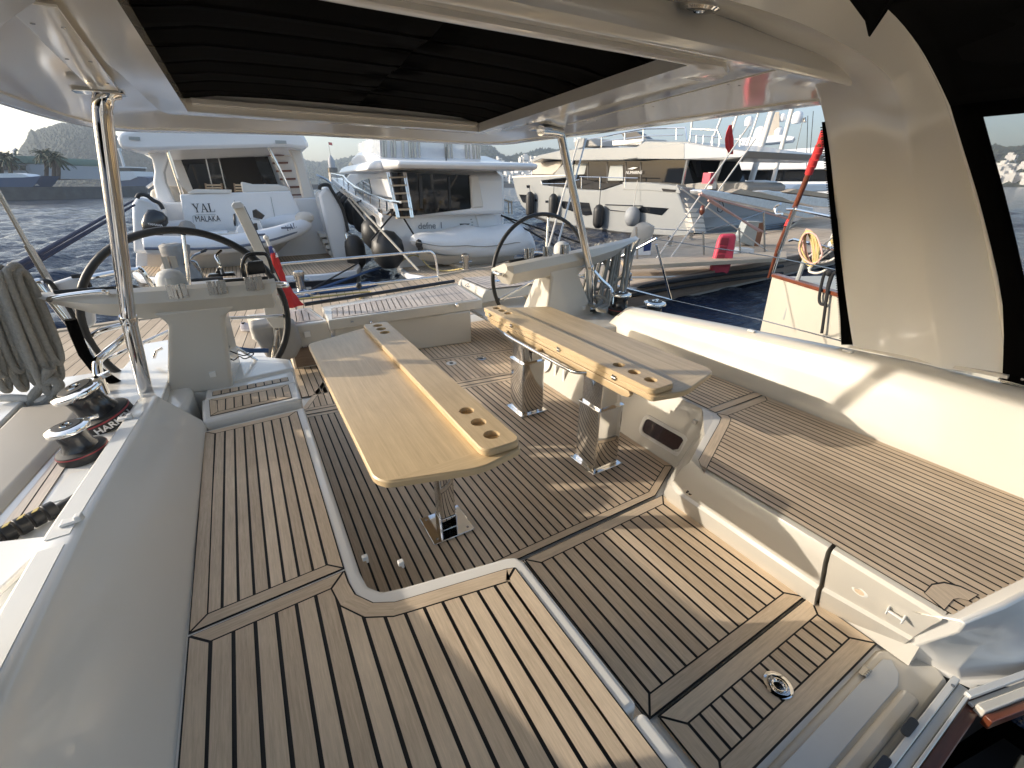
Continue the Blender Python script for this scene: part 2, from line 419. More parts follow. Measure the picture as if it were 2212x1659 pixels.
SERIF = {  # heavy and hairline strokes of a roman capital, unit height
 'Y': [((0,1),(.30,1),(.30,.95),(0,.95)), ((.06,.97),(.20,.97),(.46,.45),(.34,.40)), ((.62,.97),(.68,.97),(.46,.42),(.40,.46)), ((.34,.46),(.46,.46),(.46,.03),(.34,.03)), ((.24,.05),(.56,.05),(.56,0),(.24,0)), ((.52,1),(.78,1),(.78,.95),(.52,.95))],
 'A': [((.36,1),(.42,1),(.14,.03),(.08,.03)), ((.34,1),(.44,1),(.74,.03),(.58,.03)), ((.18,.36),(.56,.36),(.56,.31),(.18,.31)), ((0,.05),(.24,.05),(.24,0),(0,0)), ((.50,.05),(.82,.05),(.82,0),(.50,0))],
 'L': [((.08,.97),(.21,.97),(.21,.03),(.08,.03)), ((0,1),(.30,1),(.30,.95),(0,.95)), ((0,.05),(.62,.05),(.62,0),(0,0)), ((.57,.05),(.62,.05),(.64,.28),(.60,.28))],
 'M': [((.06,.97),(.11,.97),(.11,.03),(.06,.03)), ((.06,1),(.2,1),(.48,.05),(.42,0)), ((.74,1),(.80,1),(.48,.0),(.43,.05)), ((.70,.97),(.84,.97),(.84,.03),(.70,.03)), ((0,.05),(.2,.05),(.2,0),(0,0)), ((.62,.05),(.92,.05),(.92,0),(.62,0))],
 'K': [((.08,.97),(.21,.97),(.21,.03),(.08,.03)), ((0,1),(.3,1),(.3,.95),(0,.95)), ((0,.05),(.3,.05),(.3,0),(0,0)), ((.6,.97),(.66,.97),(.26,.45),(.2,.48)), ((.30,.55),(.42,.62),(.76,.03),(.6,.03)), ((.5,1),(.76,1),(.76,.95),(.5,.95)), ((.5,.05),(.82,.05),(.82,0),(.5,0))]}
def serif(word, name, material, parent, p, right, up, h, adv=None):
    r, u = Vector(right).normalized(), Vector(up).normalized(); n = r.cross(u).normalized(); mb = MB(); x = 0
    for ch in word:
        for q, st in enumerate(SERIF[ch]): mb.prism([Vector(p)+r*((x+a)*h)+u*(b*h)+n*.004 for a, b in st], n*(.004+.0007*q))
        x += {'Y': .80, 'A': .84, 'L': .72, 'M': 1.0, 'K': .86}[ch]
    return mb.build(name, material, parent, smooth=0)
# ================================================================ own yacht: cockpit sole
mb = MB()
planks(mb, [(.10,1.415),(1.86,1.415),(2.20,1.575),(2.22,3.40),(.10,3.62)], 0, .051, border=.05, gap=.0105)
planks(mb, [(.10,3.63),(2.22,3.41),(2.25,3.47),(.10,3.69)], 0, .07, ang=-6, gap=.007)
planks(mb, [(.10,3.70),(2.26,3.48),(2.5,4.10),(.45,4.42)], 0, .051, border=.05, gap=.008, ang=88)
planks(mb, [(.45,4.43),(2.5,4.11),(2.75,5.35),(.45,5.35)], 0, .051, border=.05, gap=.008, ang=88)
planks(mb, [(.10,4.0),(.44,3.98),(.44,5.35),(.10,5.35)], 0, .06, gap=.008)
planks(mb, [(.895,.545),(1.905,.545),(1.905,1.40),(.895,1.40)], 0, .066, border=.066, gap=.0125)
planks(mb, [(.66,.20),(.89,.20),(.89,1.40),(.66,1.40)], 0, .066, gap=.0125)
struct(mb.build('cockpit_floor', [M['teak'], M['caulk']], smooth=0))
mb = MB().box((1.25, 2.93, -.06), (3.6, 5.6, .09))
struct(mb.build('deck_moulding', M['gel']))
for px, py in ((975,785),(1040,775),(990,900)):
    p = Zp(px, py, .001); t = thing('deck_fitting', {975:'white round deck fitting by the stern locker corner', 1040:'steel flush ring on the sole behind the chrome pedestal', 990:'steel flush ring in the sole between both tables'}[px], 'deck fitting', p)
    if px == 990: p = Zp(968, 829, .001); t.location = p; WL[t.name] = tuple(p)
    MB().lathe([(.055,0),(.055,.004),(.048,.007),(.03,.007),(.028,.003),(.001,.003)], p, n=28).build('flange', M['plastic'] if px == 975 else M['steel'], t)
    MB().lathe([(.02,.003),(.02,.006),(.001,.006)], p, n=16).build('centre', M['black'], t)
# floor hatch by the companionway
t = thing('floor_hatch', 'teak floor hatch with ring pull in front of the companionway', 'hatch', (1.42, .4, 0))
mb = MB(); planks(mb, [(.925,.265),(1.925,.265),(1.925,.538),(.925,.538)], .006, .062, border=.075, gap=.012, thick=.004)
mb.box((1.425,.395,-.016),(.996,.256,.034))
mb.build('panel', [M['teak'], M['caulk']], t, smooth=0)
p = Zp(1680, 1480, .007)
r = MB().lathe([(.052,0),(.052,.003),(.047,.006),(.036,.006),(.034,-.002),(.001,-.002)], p, n=32).build('ring_pull', M['chrome'], t)
MB().tube([p+V((.024*math.cos(a), .024*math.sin(a)-.004, .004)) for a in [2*PI*k/20 for k in range(20)]], .0045, 8, closed=True).build('ring', M['chrome'], r)
MB().box(p+V((0,.026,.004)), (.022,.014,.008)).build('latch', M['steel'], r, bevel=.002)
h = Zp(1866, 1450, .004); mb = MB()
mb.box(h, (.05,.02,.006), rot=.1)
for k in range(4): mb.tube([h+V((-.024+.0125*k, -.012, .003)), h+V((-.014+.0125*k, -.012, .003))], .006, 8)
mb.build('hinge', M['steel'], t)

# ================================================================ benches
def bench_left():
    t = thing('cockpit_bench', 'left teak bench with white rounded lip beneath the long plain coaming', 'bench', (-.1, 1.5, 0))
    out = [(-.45,-.9),(-.45,2.86),(.115,2.89),(.115,1.34),(.125,1.255),(.165,1.205),(.24,1.185),(.625,1.115),(.665,1.10),(.68,1.06),(.685,.46)]
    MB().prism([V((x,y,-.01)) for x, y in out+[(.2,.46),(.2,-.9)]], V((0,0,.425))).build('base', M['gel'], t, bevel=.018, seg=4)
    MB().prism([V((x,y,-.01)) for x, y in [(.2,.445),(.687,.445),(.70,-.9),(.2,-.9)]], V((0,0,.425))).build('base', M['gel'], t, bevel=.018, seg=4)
    MB().prism([V((x,y,.395)) for x, y in [(-.44,-.9),(-.44,.6),(.62,.6),(.62,-.9)]], V((0,0,.02))).build('base_filler', M['gel'], t)
    mb = MB()
    planks(mb, [(-.425,1.352),(-.435,2.83),(.068,2.845),(.068,1.372)], .4205, .050, border=.055, gap=.0095)
    planks(mb, [(-.41,-.85),(-.425,1.345),(.068,1.365),(.07,1.30),(.08,1.235),(.125,1.17),(.19,1.135),(.24,1.125),(.60,1.062),(.632,1.05),(.65,-.85)], .4205, .0635, border=.064, gap=.0115)
    mb.build('teak_seat', [M['teak'], M['caulk']], t, smooth=0)
    for px, py in ((795,1212),(873,1223)):
        p = Zp(px, py, .40)
        p = p+V((-.018,.012,0)); MB().box(p+V((.012,.012,0)), (.022,.022,.018)).box(p+V((.018,.018,-.014)), (.010,.03,.022)).build('seat_clip', M['plastic'], t, bevel=.003)
    return t
bench_left()
# step pad and moulding between the bench and the helm pedestal
t = thing('helm_step', 'teak topped white step in front of left helm pedestal', 'step', (-.15, 3.1, 0))
MB().prism([V((x,y,0)) for x, y in [(-.44,2.90),(-.46,3.25),(.115,3.25),(.112,2.93)]], V((0,0,.458))).build('base', M['gel'], t, bevel=.02, seg=3)
mb = MB(); planks(mb, [(-.40,2.945),(-.415,3.215),(.06,3.22),(.06,2.97)], .4625, .047, border=.045, gap=.0075); mb.build('tread', [M['teak'], M['caulk']], t, smooth=0)
MB().prism([V((x,y,0)) for x, y in [(-.44,3.255),(-.44,3.5),(.115,3.5),(.112,3.255)]], V((0,0,.452))).build('base', M['gel'], t, bevel=.012, seg=2)
mb = MB(); planks(mb, [(-.40,3.285),(-.40,3.36),(.07,3.375),(.07,3.30)], .4565, .055, gap=.0075); mb.build('tread', [M['teak'], M['caulk']], t, smooth=0)
# left coaming: sloped inner face, rounded top, stepped side
t = thing('cockpit_coaming', 'long white left coaming beside the shaded bench', 'coaming', (-.5, 1.2, .4))
secs = []
_c = [Zp(342,852,.64), Zp(230,1042,.69), Zp(183,1122,.71), Zp(0,1499,.78)]
CY = [-1.2, .2, _c[3].y, _c[2].y, _c[1].y, _c[0].y]; CX = [_c[3].x+.0, _c[3].x, _c[3].x, _c[2].x, _c[1].x, _c[0].x]; CZ = [.79, .79, .78, .71, .69, .64]
cf = lambda y: float(np.interp(y, CY, CX)); cz = lambda y: float(np.interp(y, CY, CZ))
for y in (-1.2, .2, .6, _c[3].y, 1.3, _c[2].y, _c[1].y, 2.4, 2.7, _c[0].y):
    xi, zt, xb = cf(y), cz(y), -.425
    secs.append([V((xb,y,.40)), V((xb-.012,y,.445)), V((xi+.012,y,zt-.03)), V((xi,y,zt-.008)), V((xi-.02,y,zt)), V((xi-.088,y,zt-.002)), V((xi-.105,y,zt-.014)), V((xi-.12,y,zt-.1)), V((xi-.16,y,.48)), V((xi-.16,y,.40))])
e = secs[-1]; yp = _c[0].y
secs[-1] = [V((p.x, yp+min(0,(cz(yp)-p.z))*.1-.06*(1 if p.z < .5 else 0), p.z)) for p in e]
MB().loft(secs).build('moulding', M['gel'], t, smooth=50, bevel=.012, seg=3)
for y0, y1 in ((-.6, 1.60), (1.66, 2.72)):
    ys = [y0+(y1-y0)*k/8 for k in range(9)]
    MB().loft([[V((cf(y)-.022,y,cz(y)+.0005)), V((cf(y)-.022,y,cz(y)+.003)), V((cf(y)-.084,y,cz(y)+.002)), V((cf(y)-.084,y,cz(y)-.0005))] for y in ys]).build('nonskid_pad', M['nonskid'], t, smooth=30)
for px, py, zz in ((272,905,.66),(158,1128,.715)):
    p = Zp(px, py, zz)
    MB().prism([p+V((-.03,-.02,0)), p+V((.03,-.012,0)), p+V((.03,.012,0)), p+V((-.03,.02,0))], V((.0,0,.012))).box(p+V((.018,0,.014)),(.02,.028,.02)).build('grab_clip', M['plastic'], t, bevel=.004)
# left side deck
DKZ = .55
mb = MB(); mb.prism([V((x,y,DKZ-.2)) for x, y in [(-.70,-1.2),(-.62,3.9),(-1.6,3.9),(-1.7,-1.2)]], V((0,0,.2)))
sd = struct(mb.build('side_deck', M['gel'], bevel=.01))
mb = MB(); mb.prism([V((x,y,DKZ+.001)) for x, y in [(-.84,1.2),(-.80,2.15),(-.93,2.15),(-.985,1.2)]], V((0,0,.003)))
mb.prism([V((x,y,DKZ+.001)) for x, y in [(-.80,2.2),(-.78,2.42),(-.90,2.42),(-.925,2.2)]], V((0,0,.003)))
o = mb.build('nonskid_panel', M['nonskid'], smooth=0); o.parent = sd
mb = MB(); planks(mb, [(-1.0,1.0),(-.925,2.68),(-.985,2.72),(-1.12,1.0)], DKZ+.005, .05, gap=.006, ang=88); o = mb.build('teak_strip', [M['teakdk'], M['caulk']], smooth=0); o.parent = sd
mb = MB(); mb.loft([[V((-1.0-.06*q,y0,DKZ)), V((-1.04-.06*q,y0,DKZ+.03)), V((-1.30-.06*q,y0,DKZ+.05)), V((-1.33-.06*q,y0,DKZ-.2))] for q, y0 in ((2.4,1.0),(1,2.2),(0,2.75),(-.3,3.3))])
o = mb.build('bulwark', M['deckbeige'], bevel=.01); o.parent = sd
mb = MB(); mb.loft([[V((-1.31-.06*q,y0,DKZ+.0)), V((-1.31-.06*q,y0,DKZ+.055)), V((-1.45-.06*q,y0,DKZ+.06)), V((-1.46-.06*q,y0,-.8))] for q, y0 in ((2.4,.6),(1,2.2),(0,2.75),(-.3,3.6))])
o = mb.build('gunwale', M['gel'], bevel=.01); o.parent = sd

# ---------------------------------------------------------------- right bench
t = thing('cockpit_bench', 'right teak bench with dark port window below the seat back', 'bench', (2.4, 1.0, 0))
TOPS = [((1.775,.135),(1.985,.215)), ((1.775,.482),(1.905,.482))]
TOPS2 = [((1.767,.497),(1.89,.497)), ((1.767,1.10),(1.885,1.345)), ((1.80,1.195),(1.92,1.405)), ((2.25,1.405),(2.10,1.515)), ((2.325,1.465),(2.185,1.55)), ((2.345,1.56),(2.20,1.60)), ((2.36,3.5),(2.22,3.5))]
def front(secs):
    mb = MB(); L = []
    for i, (a, b) in enumerate(secs):
        a, b = V((a[0],a[1],.418)), V((b[0],b[1],0)); g = 1 if b.x > a.x else 0
        pts = [V((a.x+.30,a.y+.05,.418)), a+V((.03,0,0)), a+V((.008,0,-.006)), a+V((0,0,-.022)), a.lerp(b,.22)+V((-.012*g,0,0)), a.lerp(b,.62)+V((.0,0,0)), a.lerp(b,.66)+V((-.016*g,0,0)), a.lerp(b,.92)+V((-.010*g,0,0)), b, b+V((.3,.05,0))]
        L.append(pts)
    return mb.loft(L)
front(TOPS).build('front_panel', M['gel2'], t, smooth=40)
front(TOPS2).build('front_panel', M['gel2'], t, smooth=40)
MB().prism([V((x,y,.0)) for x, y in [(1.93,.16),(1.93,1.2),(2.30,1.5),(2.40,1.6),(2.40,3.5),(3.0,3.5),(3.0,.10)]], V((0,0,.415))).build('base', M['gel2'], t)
mb = MB()
inn = [(1.805,.14),(1.80,1.12),(1.83,1.165),(2.27,1.37),(2.335,1.405),(2.36,1.46)]
planks(mb, [(1.805,.11),(1.80,1.13),(1.835,1.17),(2.27,1.365),(2.335,1.40),(2.36,1.45),(2.87,1.45),(2.895,-.06)], .4225, .043, border=.058, gap=.0085, ang=90.4, edges=(0,1,2,3,4))
planks(mb, [(2.365,1.458),(2.365,1.512),(2.87,1.512),(2.87,1.458)], .4225, .07, ang=0, gap=.0065)
planks(mb, [(2.37,1.52),(2.385,3.45),(2.87,3.45),(2.87,1.52)], .4225, .043, gap=.0085)
mb.build('teak_seat', [M['teak'], M['caulk']], t, smooth=0)
# curved teak corner piece and end block
mb = MB(); c = Zp(2035, 1300, .4265)
cp = [(1998,1281),(2014,1264),(2040,1260),(2074,1268),(2112,1285),(2092,1297),(2071,1292),(2059,1294),(2048,1307),(2040,1316)]
mb.poly([Zp(px+(px-2050)*.05, py+(py-1288)*.14, .4240) for px, py in cp], 1, .5)
mb.poly([Zp(*q,.4252) for q in cp], 0, .6)
mb.build('corner_piece', [M['teak'], M['caulk']], t, smooth=0)
n1 = V((-.953,0,-.302)); P1 = (1.775,.3,.418)
def disc(name, px, py, r, m, par, P=P1, n=n1, depth=.006, prof=None):
    p = Pp(px, py, P, n); return MB().lathe(prof or [(r,0),(r,depth*.6),(r*.85,depth),(r*.6,depth),(r*.55,depth*.3),(.001,depth*.3)], p-n*.004, n, 26).build(name, m, par)
disc('cup_recess', 1857, 1277, .030, M['gel'], t, depth=.008); disc('wooden_plug', 1857, 1278, .022, M['teak'], t, prof=[(.022,0),(.022,.0075),(.001,.0075)])
disc('screw_cap', 1794, 1228, .010, M['steel'], t)
lt = disc('courtesy_light', 1489, 1062, .026, M['chrome'], t, P=(1.765,1,.418), depth=.012)
p = Pp(1489,1062,(1.765,1,.418),n1); q = Vector((0,0,1)).rotation_difference(n1)
mb = MB()
for k in range(3): mb.lathe([(.006,0),(.006,.0112),(.001,.0112)], p+q@V((.011*math.cos(k*2.1),.011*math.sin(k*2.1),0)), n1, 10)
mb.build('lens', M['dark'], lt)
p = Pp(1937,1325,P1,n1)
mb = MB(); mb.box(p+n1*.010, (.012,.052,.008)); mb.box(p+n1*.006+V((0,.024,0)), (.022,.006,.04)); mb.box(p+n1*.006-V((0,.024,0)), (.022,.006,.04)); mb.build('strap_eye', M['plastic'], t, bevel=.003)
# port window on the recess face
n2 = V((-.949,0,.316)); P2 = (2.345,1.6,.418)
cs = [Pp(*q,P2,n2) for q in ((1389,894),(1485,943),(1483,997),(1381,931))]
ctr = sum(cs, V((0,0,0)))/4; ux = V((0,-1,0)); uy = V((.316,0,.949)); w = abs(cs[0].y-cs[1].y)*1.02; hh = (cs[0]-cs[3]).length*1.22
def onp(a, b, d=0): return ctr+ux*a+uy*b+n2*d
fr = rrect(w, hh, .05); ir = rrect(w-.055, hh-.05, .035)
mb = MB(); mb.loft([[onp(*q,.0) for q in fr],[onp(*q,.010) for q in fr],[onp(*q,.012) for q in ir],[onp(*q,-.004) for q in ir]], caps=False)
pw = mb.build('port_window', M['gel'], t, smooth=40)
MB().poly([onp(*q,.004) for q in ir]).build('pane', M['redlead'], pw, smooth=0)
# round speaker and grooves further aft on the same face
sp = Pp(1178,785,P2,n2)
MB().lathe([(.085,0),(.085,.012),(.07,.016),(.055,.012),(.05,.010),(.02,.016),(.001,.016)], sp, n2, 30).build('speaker', M['plastic'], t)
for px, py in ((1200,800),(1218,812)):
    p = Pp(px,py,P2,n2); MB().box(p+n2*.004, (.01,.035,.24)).build('groove_rib', M['gel'], t, bevel=.004)
for px, py in ((1503,912),(1519,938)):
    p = Pp(px,py,P2,n2); MB().box(p+n2*.01, (.02,.03,.03)).build('seat_clip', M['plastic'], t, bevel=.004)
# seat back
t = thing('seat_back', 'cream moulded seat back behind the right bench', 'seat back', (2.95, 1.2, .42))
secs = []
for y, zt, xt in ((-.6,.86,2.99),(.0,.865,2.985),(.4,.855,2.98),(.8,.845,2.975),(1.15,.825,2.965),(1.5,.80,2.955),(2.0,.765,2.95),(2.5,.725,2.945),(2.93,.69,2.94)):
    k = 0 if y < 2.9 else .14
    secs.append([V((2.862,y+k,.41)), V((2.868,y+k,.455)), V((2.885,y+k*.9,.50)), V((2.915,y+k*.5,.50+(zt-.5)*.45)), V((xt-.012,y+.02*bool(k),zt-.05)), V((xt+.005,y,zt-.015)), V((xt+.035,y,zt)), V((xt+.09,y,zt+.002)), V((xt+.22,y,zt-.03)), V((xt+.25,y+k,.41))])
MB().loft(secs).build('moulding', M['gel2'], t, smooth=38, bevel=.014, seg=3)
for px, py, X in ((1624,714,2.99),(1832,757,3.0)):
    p = Xp(px,py,X); MB().box(p+V((0,0,-.002)),(.03,.05,.014)).build('snap_plate', M['plastic'], t, bevel=.003)
# right side deck and rail beyond
mb = MB(); mb.prism([V((x,y,.25)) for x, y in [(3.12,-1.2),(3.12,2.9),(2.3,3.3),(2.3,5.2),(3.3,5.2),(3.70,3.6),(3.80,1.5),(3.80,-1.2)]], V((0,0,.05)))
struct(mb.build('side_deck', M['gel'], bevel=.02))
mb = MB(); mb.loft([[V((x,y,.25)),V((x,y,.33)),V((x+.06,y,.33)),V((x+.06,y,-.9))] for x, y in ((3.74,-1.2),(3.74,1.5),(3.64,3.6),(3.25,5.2))]); struct(mb.build('hull_side', M['gel']))

# ================================================================ companionway corner
t = thing('companionway', 'white companionway sill with aluminium frame and dark stairwell', 'companionway', (1.9, 0, 0))
mb = MB()
# moulded sill in front of the hatch with inclined bulkhead on the right
mb.prism([V((x,y,-.06)) for x, y in [(.70,-.35),(.70,.245),(1.90,.258),(1.96,.235),(2.05,.12),(2.0,.055),(1.40,.055),(.9,.05),(.9,-.35)]], V((0,0,.055)))
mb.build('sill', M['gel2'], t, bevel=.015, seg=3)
mb = MB(); mb.prism([V((x,y,-.004)) for x, y in [(1.06,.225),(1.87,.225),(1.90,.205),(1.86,.165),(1.8,.145),(1.06,.145)]], V((0,0,.006))); mb.build('grip_tread', M['nonskid'], t, bevel=.002)
mb = MB(); mb.loft([[V((x,.075,-.004)),V((x,.085,.014)),V((x,.125,.014)),V((x,.137,-.004))] for x in (.95,1.30,1.55,1.74,1.80)]); mb.build('ridge', M['gel2'], t, bevel=.008, seg=2)
mb = MB()
A0, A1 = V((1.77,.125,.42)), Zp(2212,1256,.42)
dv = (A1-A0).normalized()
TOPL = [V((1.772,.135,.412)), V((1.95,.088,.428)), A1+V((0,0,.006)), A1+dv*1.2]
BOT = [V((1.985,.205,-.008)), V((2.05,.055,-.008)), V((2.30,-.075,-.008)), V((3.3,-.50,-.008))]
L = []
for p, q in zip(TOPL, BOT):
    p3 = p+V((.0,-.062,.012))
    L.append([p+V((0,.05,-.04)), p+V((0,.004,.0)), p+V((0,-.034,.030)), p3+V((0,.012,.014)), p3.lerp(q,.12), p3.lerp(q,.5), q.lerp(p3,.10), q+V((0,-.018,.0)), q+V((0,-.06,-.01)), q+V((.1,.4,0))])
mb.loft(L).build('bulkhead', M['gel'], t, smooth=40, bevel=.006, seg=2)
# aluminium washboard frame and rails
F0, F1 = Zp(2052,1468,.02), Zp(1903,1659,.02)
dv2 = (F1-F0).normalized(); sd2 = V((0,0,1)).cross(dv2).normalized()
if sd2.y > 0: sd2 = -sd2
G1 = F1+dv2*.6
mb = MB(); mb.prism([F0, G1, G1+sd2*.022, F0+sd2*.022], V((0,0,.03))); mb.prism([F0+sd2*.023, G1+sd2*.023, G1+sd2*.05, F0+sd2*.05], V((0,0,.012))); mb.prism([F0+sd2*.051, G1+sd2*.051, G1+sd2*.062, F0+sd2*.062], V((0,0,.028)))
fr = mb.build('washboard_frame', M['alu'], t, bevel=.003)
for px, py in ((1965,1570),(1905,1655)):
    p = Zp(px,py,.055); a = math.atan2(dv2.y, dv2.x)
    MB().prism([p+Matrix.Rotation(a,3,'Z')@V((x,y,-.004)) for x, y in rrect(.09,.026,.012)], V((0,0,.006))).build('slot_plate', M['blackgloss'], fr, smooth=0)
p = Zp(2058,1482,.05); MB().lathe([(.006,0),(.006,.004),(.001,.004)], p, n=12).build('screw', M['steel'], fr)
R0, R1 = Zp(2080,1500,.04), Zp(2212,1452,.04); dr = (R1-R0).normalized(); nr = V((-dr.y, dr.x, 0)); 
if nr.y > 0: nr = -nr
R1 = R0+dr*.9
mb = MB(); mb.prism([R0, R1, R1+nr*.020, R0+nr*.020], V((0,0,.02))); mb.prism([R0+nr*.0205-V((0,0,.02)), R1+nr*.0205-V((0,0,.02)), R1+nr*.036-V((0,0,.02)), R0+nr*.036-V((0,0,.02))], V((0,0,.012))); mb.build('hatch_rail', M['alu'], t, bevel=.002)
mb = MB(); mb.prism([R0+nr*.038-V((0,0,.03)), R1+nr*.038-V((0,0,.03)), R1+nr*.066-V((0,0,.03)), R0+nr*.066-V((0,0,.03))], V((0,0,.04))); mb.build('inner_lip', M['gel2'], t, bevel=.004)
mb = MB(); mb.prism([R0+nr*.068-V((0,0,.05)), R1+nr*.068-V((0,0,.05)), R1+nr*.092-V((0,0,.05)), R0+nr*.092-V((0,0,.05))], V((0,0,.045))); mb.build('wood_trim', M['mahog'], t, bevel=.003)
mb = MB(); mb.prism([F0+sd2*.063-V((0,0,.05)), G1+sd2*.063-V((0,0,.05)), G1+sd2*.10-V((0,0,.05)), F0+sd2*.10-V((0,0,.05))], V((0,0,.045))); mb.build('wood_trim', M['mahog'], t, bevel=.003)
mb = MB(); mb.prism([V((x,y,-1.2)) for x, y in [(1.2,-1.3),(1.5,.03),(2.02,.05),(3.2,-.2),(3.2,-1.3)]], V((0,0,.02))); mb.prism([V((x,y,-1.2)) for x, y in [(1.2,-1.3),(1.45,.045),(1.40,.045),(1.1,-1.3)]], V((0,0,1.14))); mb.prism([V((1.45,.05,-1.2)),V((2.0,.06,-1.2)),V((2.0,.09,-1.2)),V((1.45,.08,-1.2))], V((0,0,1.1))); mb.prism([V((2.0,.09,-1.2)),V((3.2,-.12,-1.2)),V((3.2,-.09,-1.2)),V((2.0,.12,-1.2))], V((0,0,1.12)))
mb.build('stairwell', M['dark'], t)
mb = MB(); mb.box((2.25,-.32,-.5),(.35,.22,.03)); mb.build('stair_tread', M['table'], t, bevel=.005)

# ================================================================ tables
def hole_top(mb, poly, holes, z, mi=0):
    """flat top with round holes: filled through bmesh, returns faces in mb"""
    bm = bmesh.new(); es = []
    def ring(pts):
        vs = [bm.verts.new((x,y,z)) for x, y in pts]
        return [bm.edges.new((vs[i-1], vs[i])) for i in range(len(vs))]
    es += ring(poly)
    for hx, hy, r in holes: es += ring([(hx+r*math.cos(2*PI*k/28), hy+r*math.sin(2*PI*k/28)) for k in range(28)])
    bmesh.ops.triangle_fill(bm, edges=es, use_beauty=True)
    bm.verts.ensure_lookup_table(); bm.verts.index_update()
    k = len(mb.v); mb.v += [v.co.copy() for v in bm.verts]
    for f in bm.faces:
        idx = [v.index for v in f.verts]
        mb.face([k+i for i in idx], .5, mi, [(v.co.y, v.co.x) for v in f.verts])
    bm.free()
def roundpoly(pts, r, n=5):
    out = []
    for i in range(len(pts)):
        a, b, c = V(pts[i-1]), V(pts[i]), V(pts[(i+1) % len(pts)]); rr = r[i] if hasattr(r, '__len__') else r
        if rr <= 0: out.append(tuple(b)); continue
        p, q = b+(a-b).normalized()*rr, b+(c-b).normalized()*rr
        for k in range(n+1):
            t = k/n; s = p.lerp(b, t).lerp(b.lerp(q, t), t); out.append((s.x, s.y))
    return out
def slab(mb, poly, z0, z1, ch=.006):
    n = len(poly); o = inset(poly, ch); p = list(poly)
    if area(p) < 0: p.reverse()
    loops = [[V((*q,z0)) for q in o], [V((*q,z0+ch)) for q in p], [V((*q,z1-ch)) for q in p], [V((*q,z1)) for q in o]]
    k = len(mb.v); mb.v += [v for l in loops for v in l]
    for i in range(3):
        for a in range(n):
            b = (a+1) % n; e = (V(p[b])-V(p[a])); u0 = V(p[a]).length; 
            mb.face((k+i*n+a, k+i*n+b, k+(i+1)*n+b, k+(i+1)*n+a), .5, 0, [(p[a][1],i*.02),(p[b][1],i*.02),(p[b][1],i*.02+.02),(p[a][1],i*.02+.02)])
    mb.face([k+a for a in range(n)][::-1], .5, 0, [(p[a][1], p[a][0]) for a in range(n)][::-1])
    return o
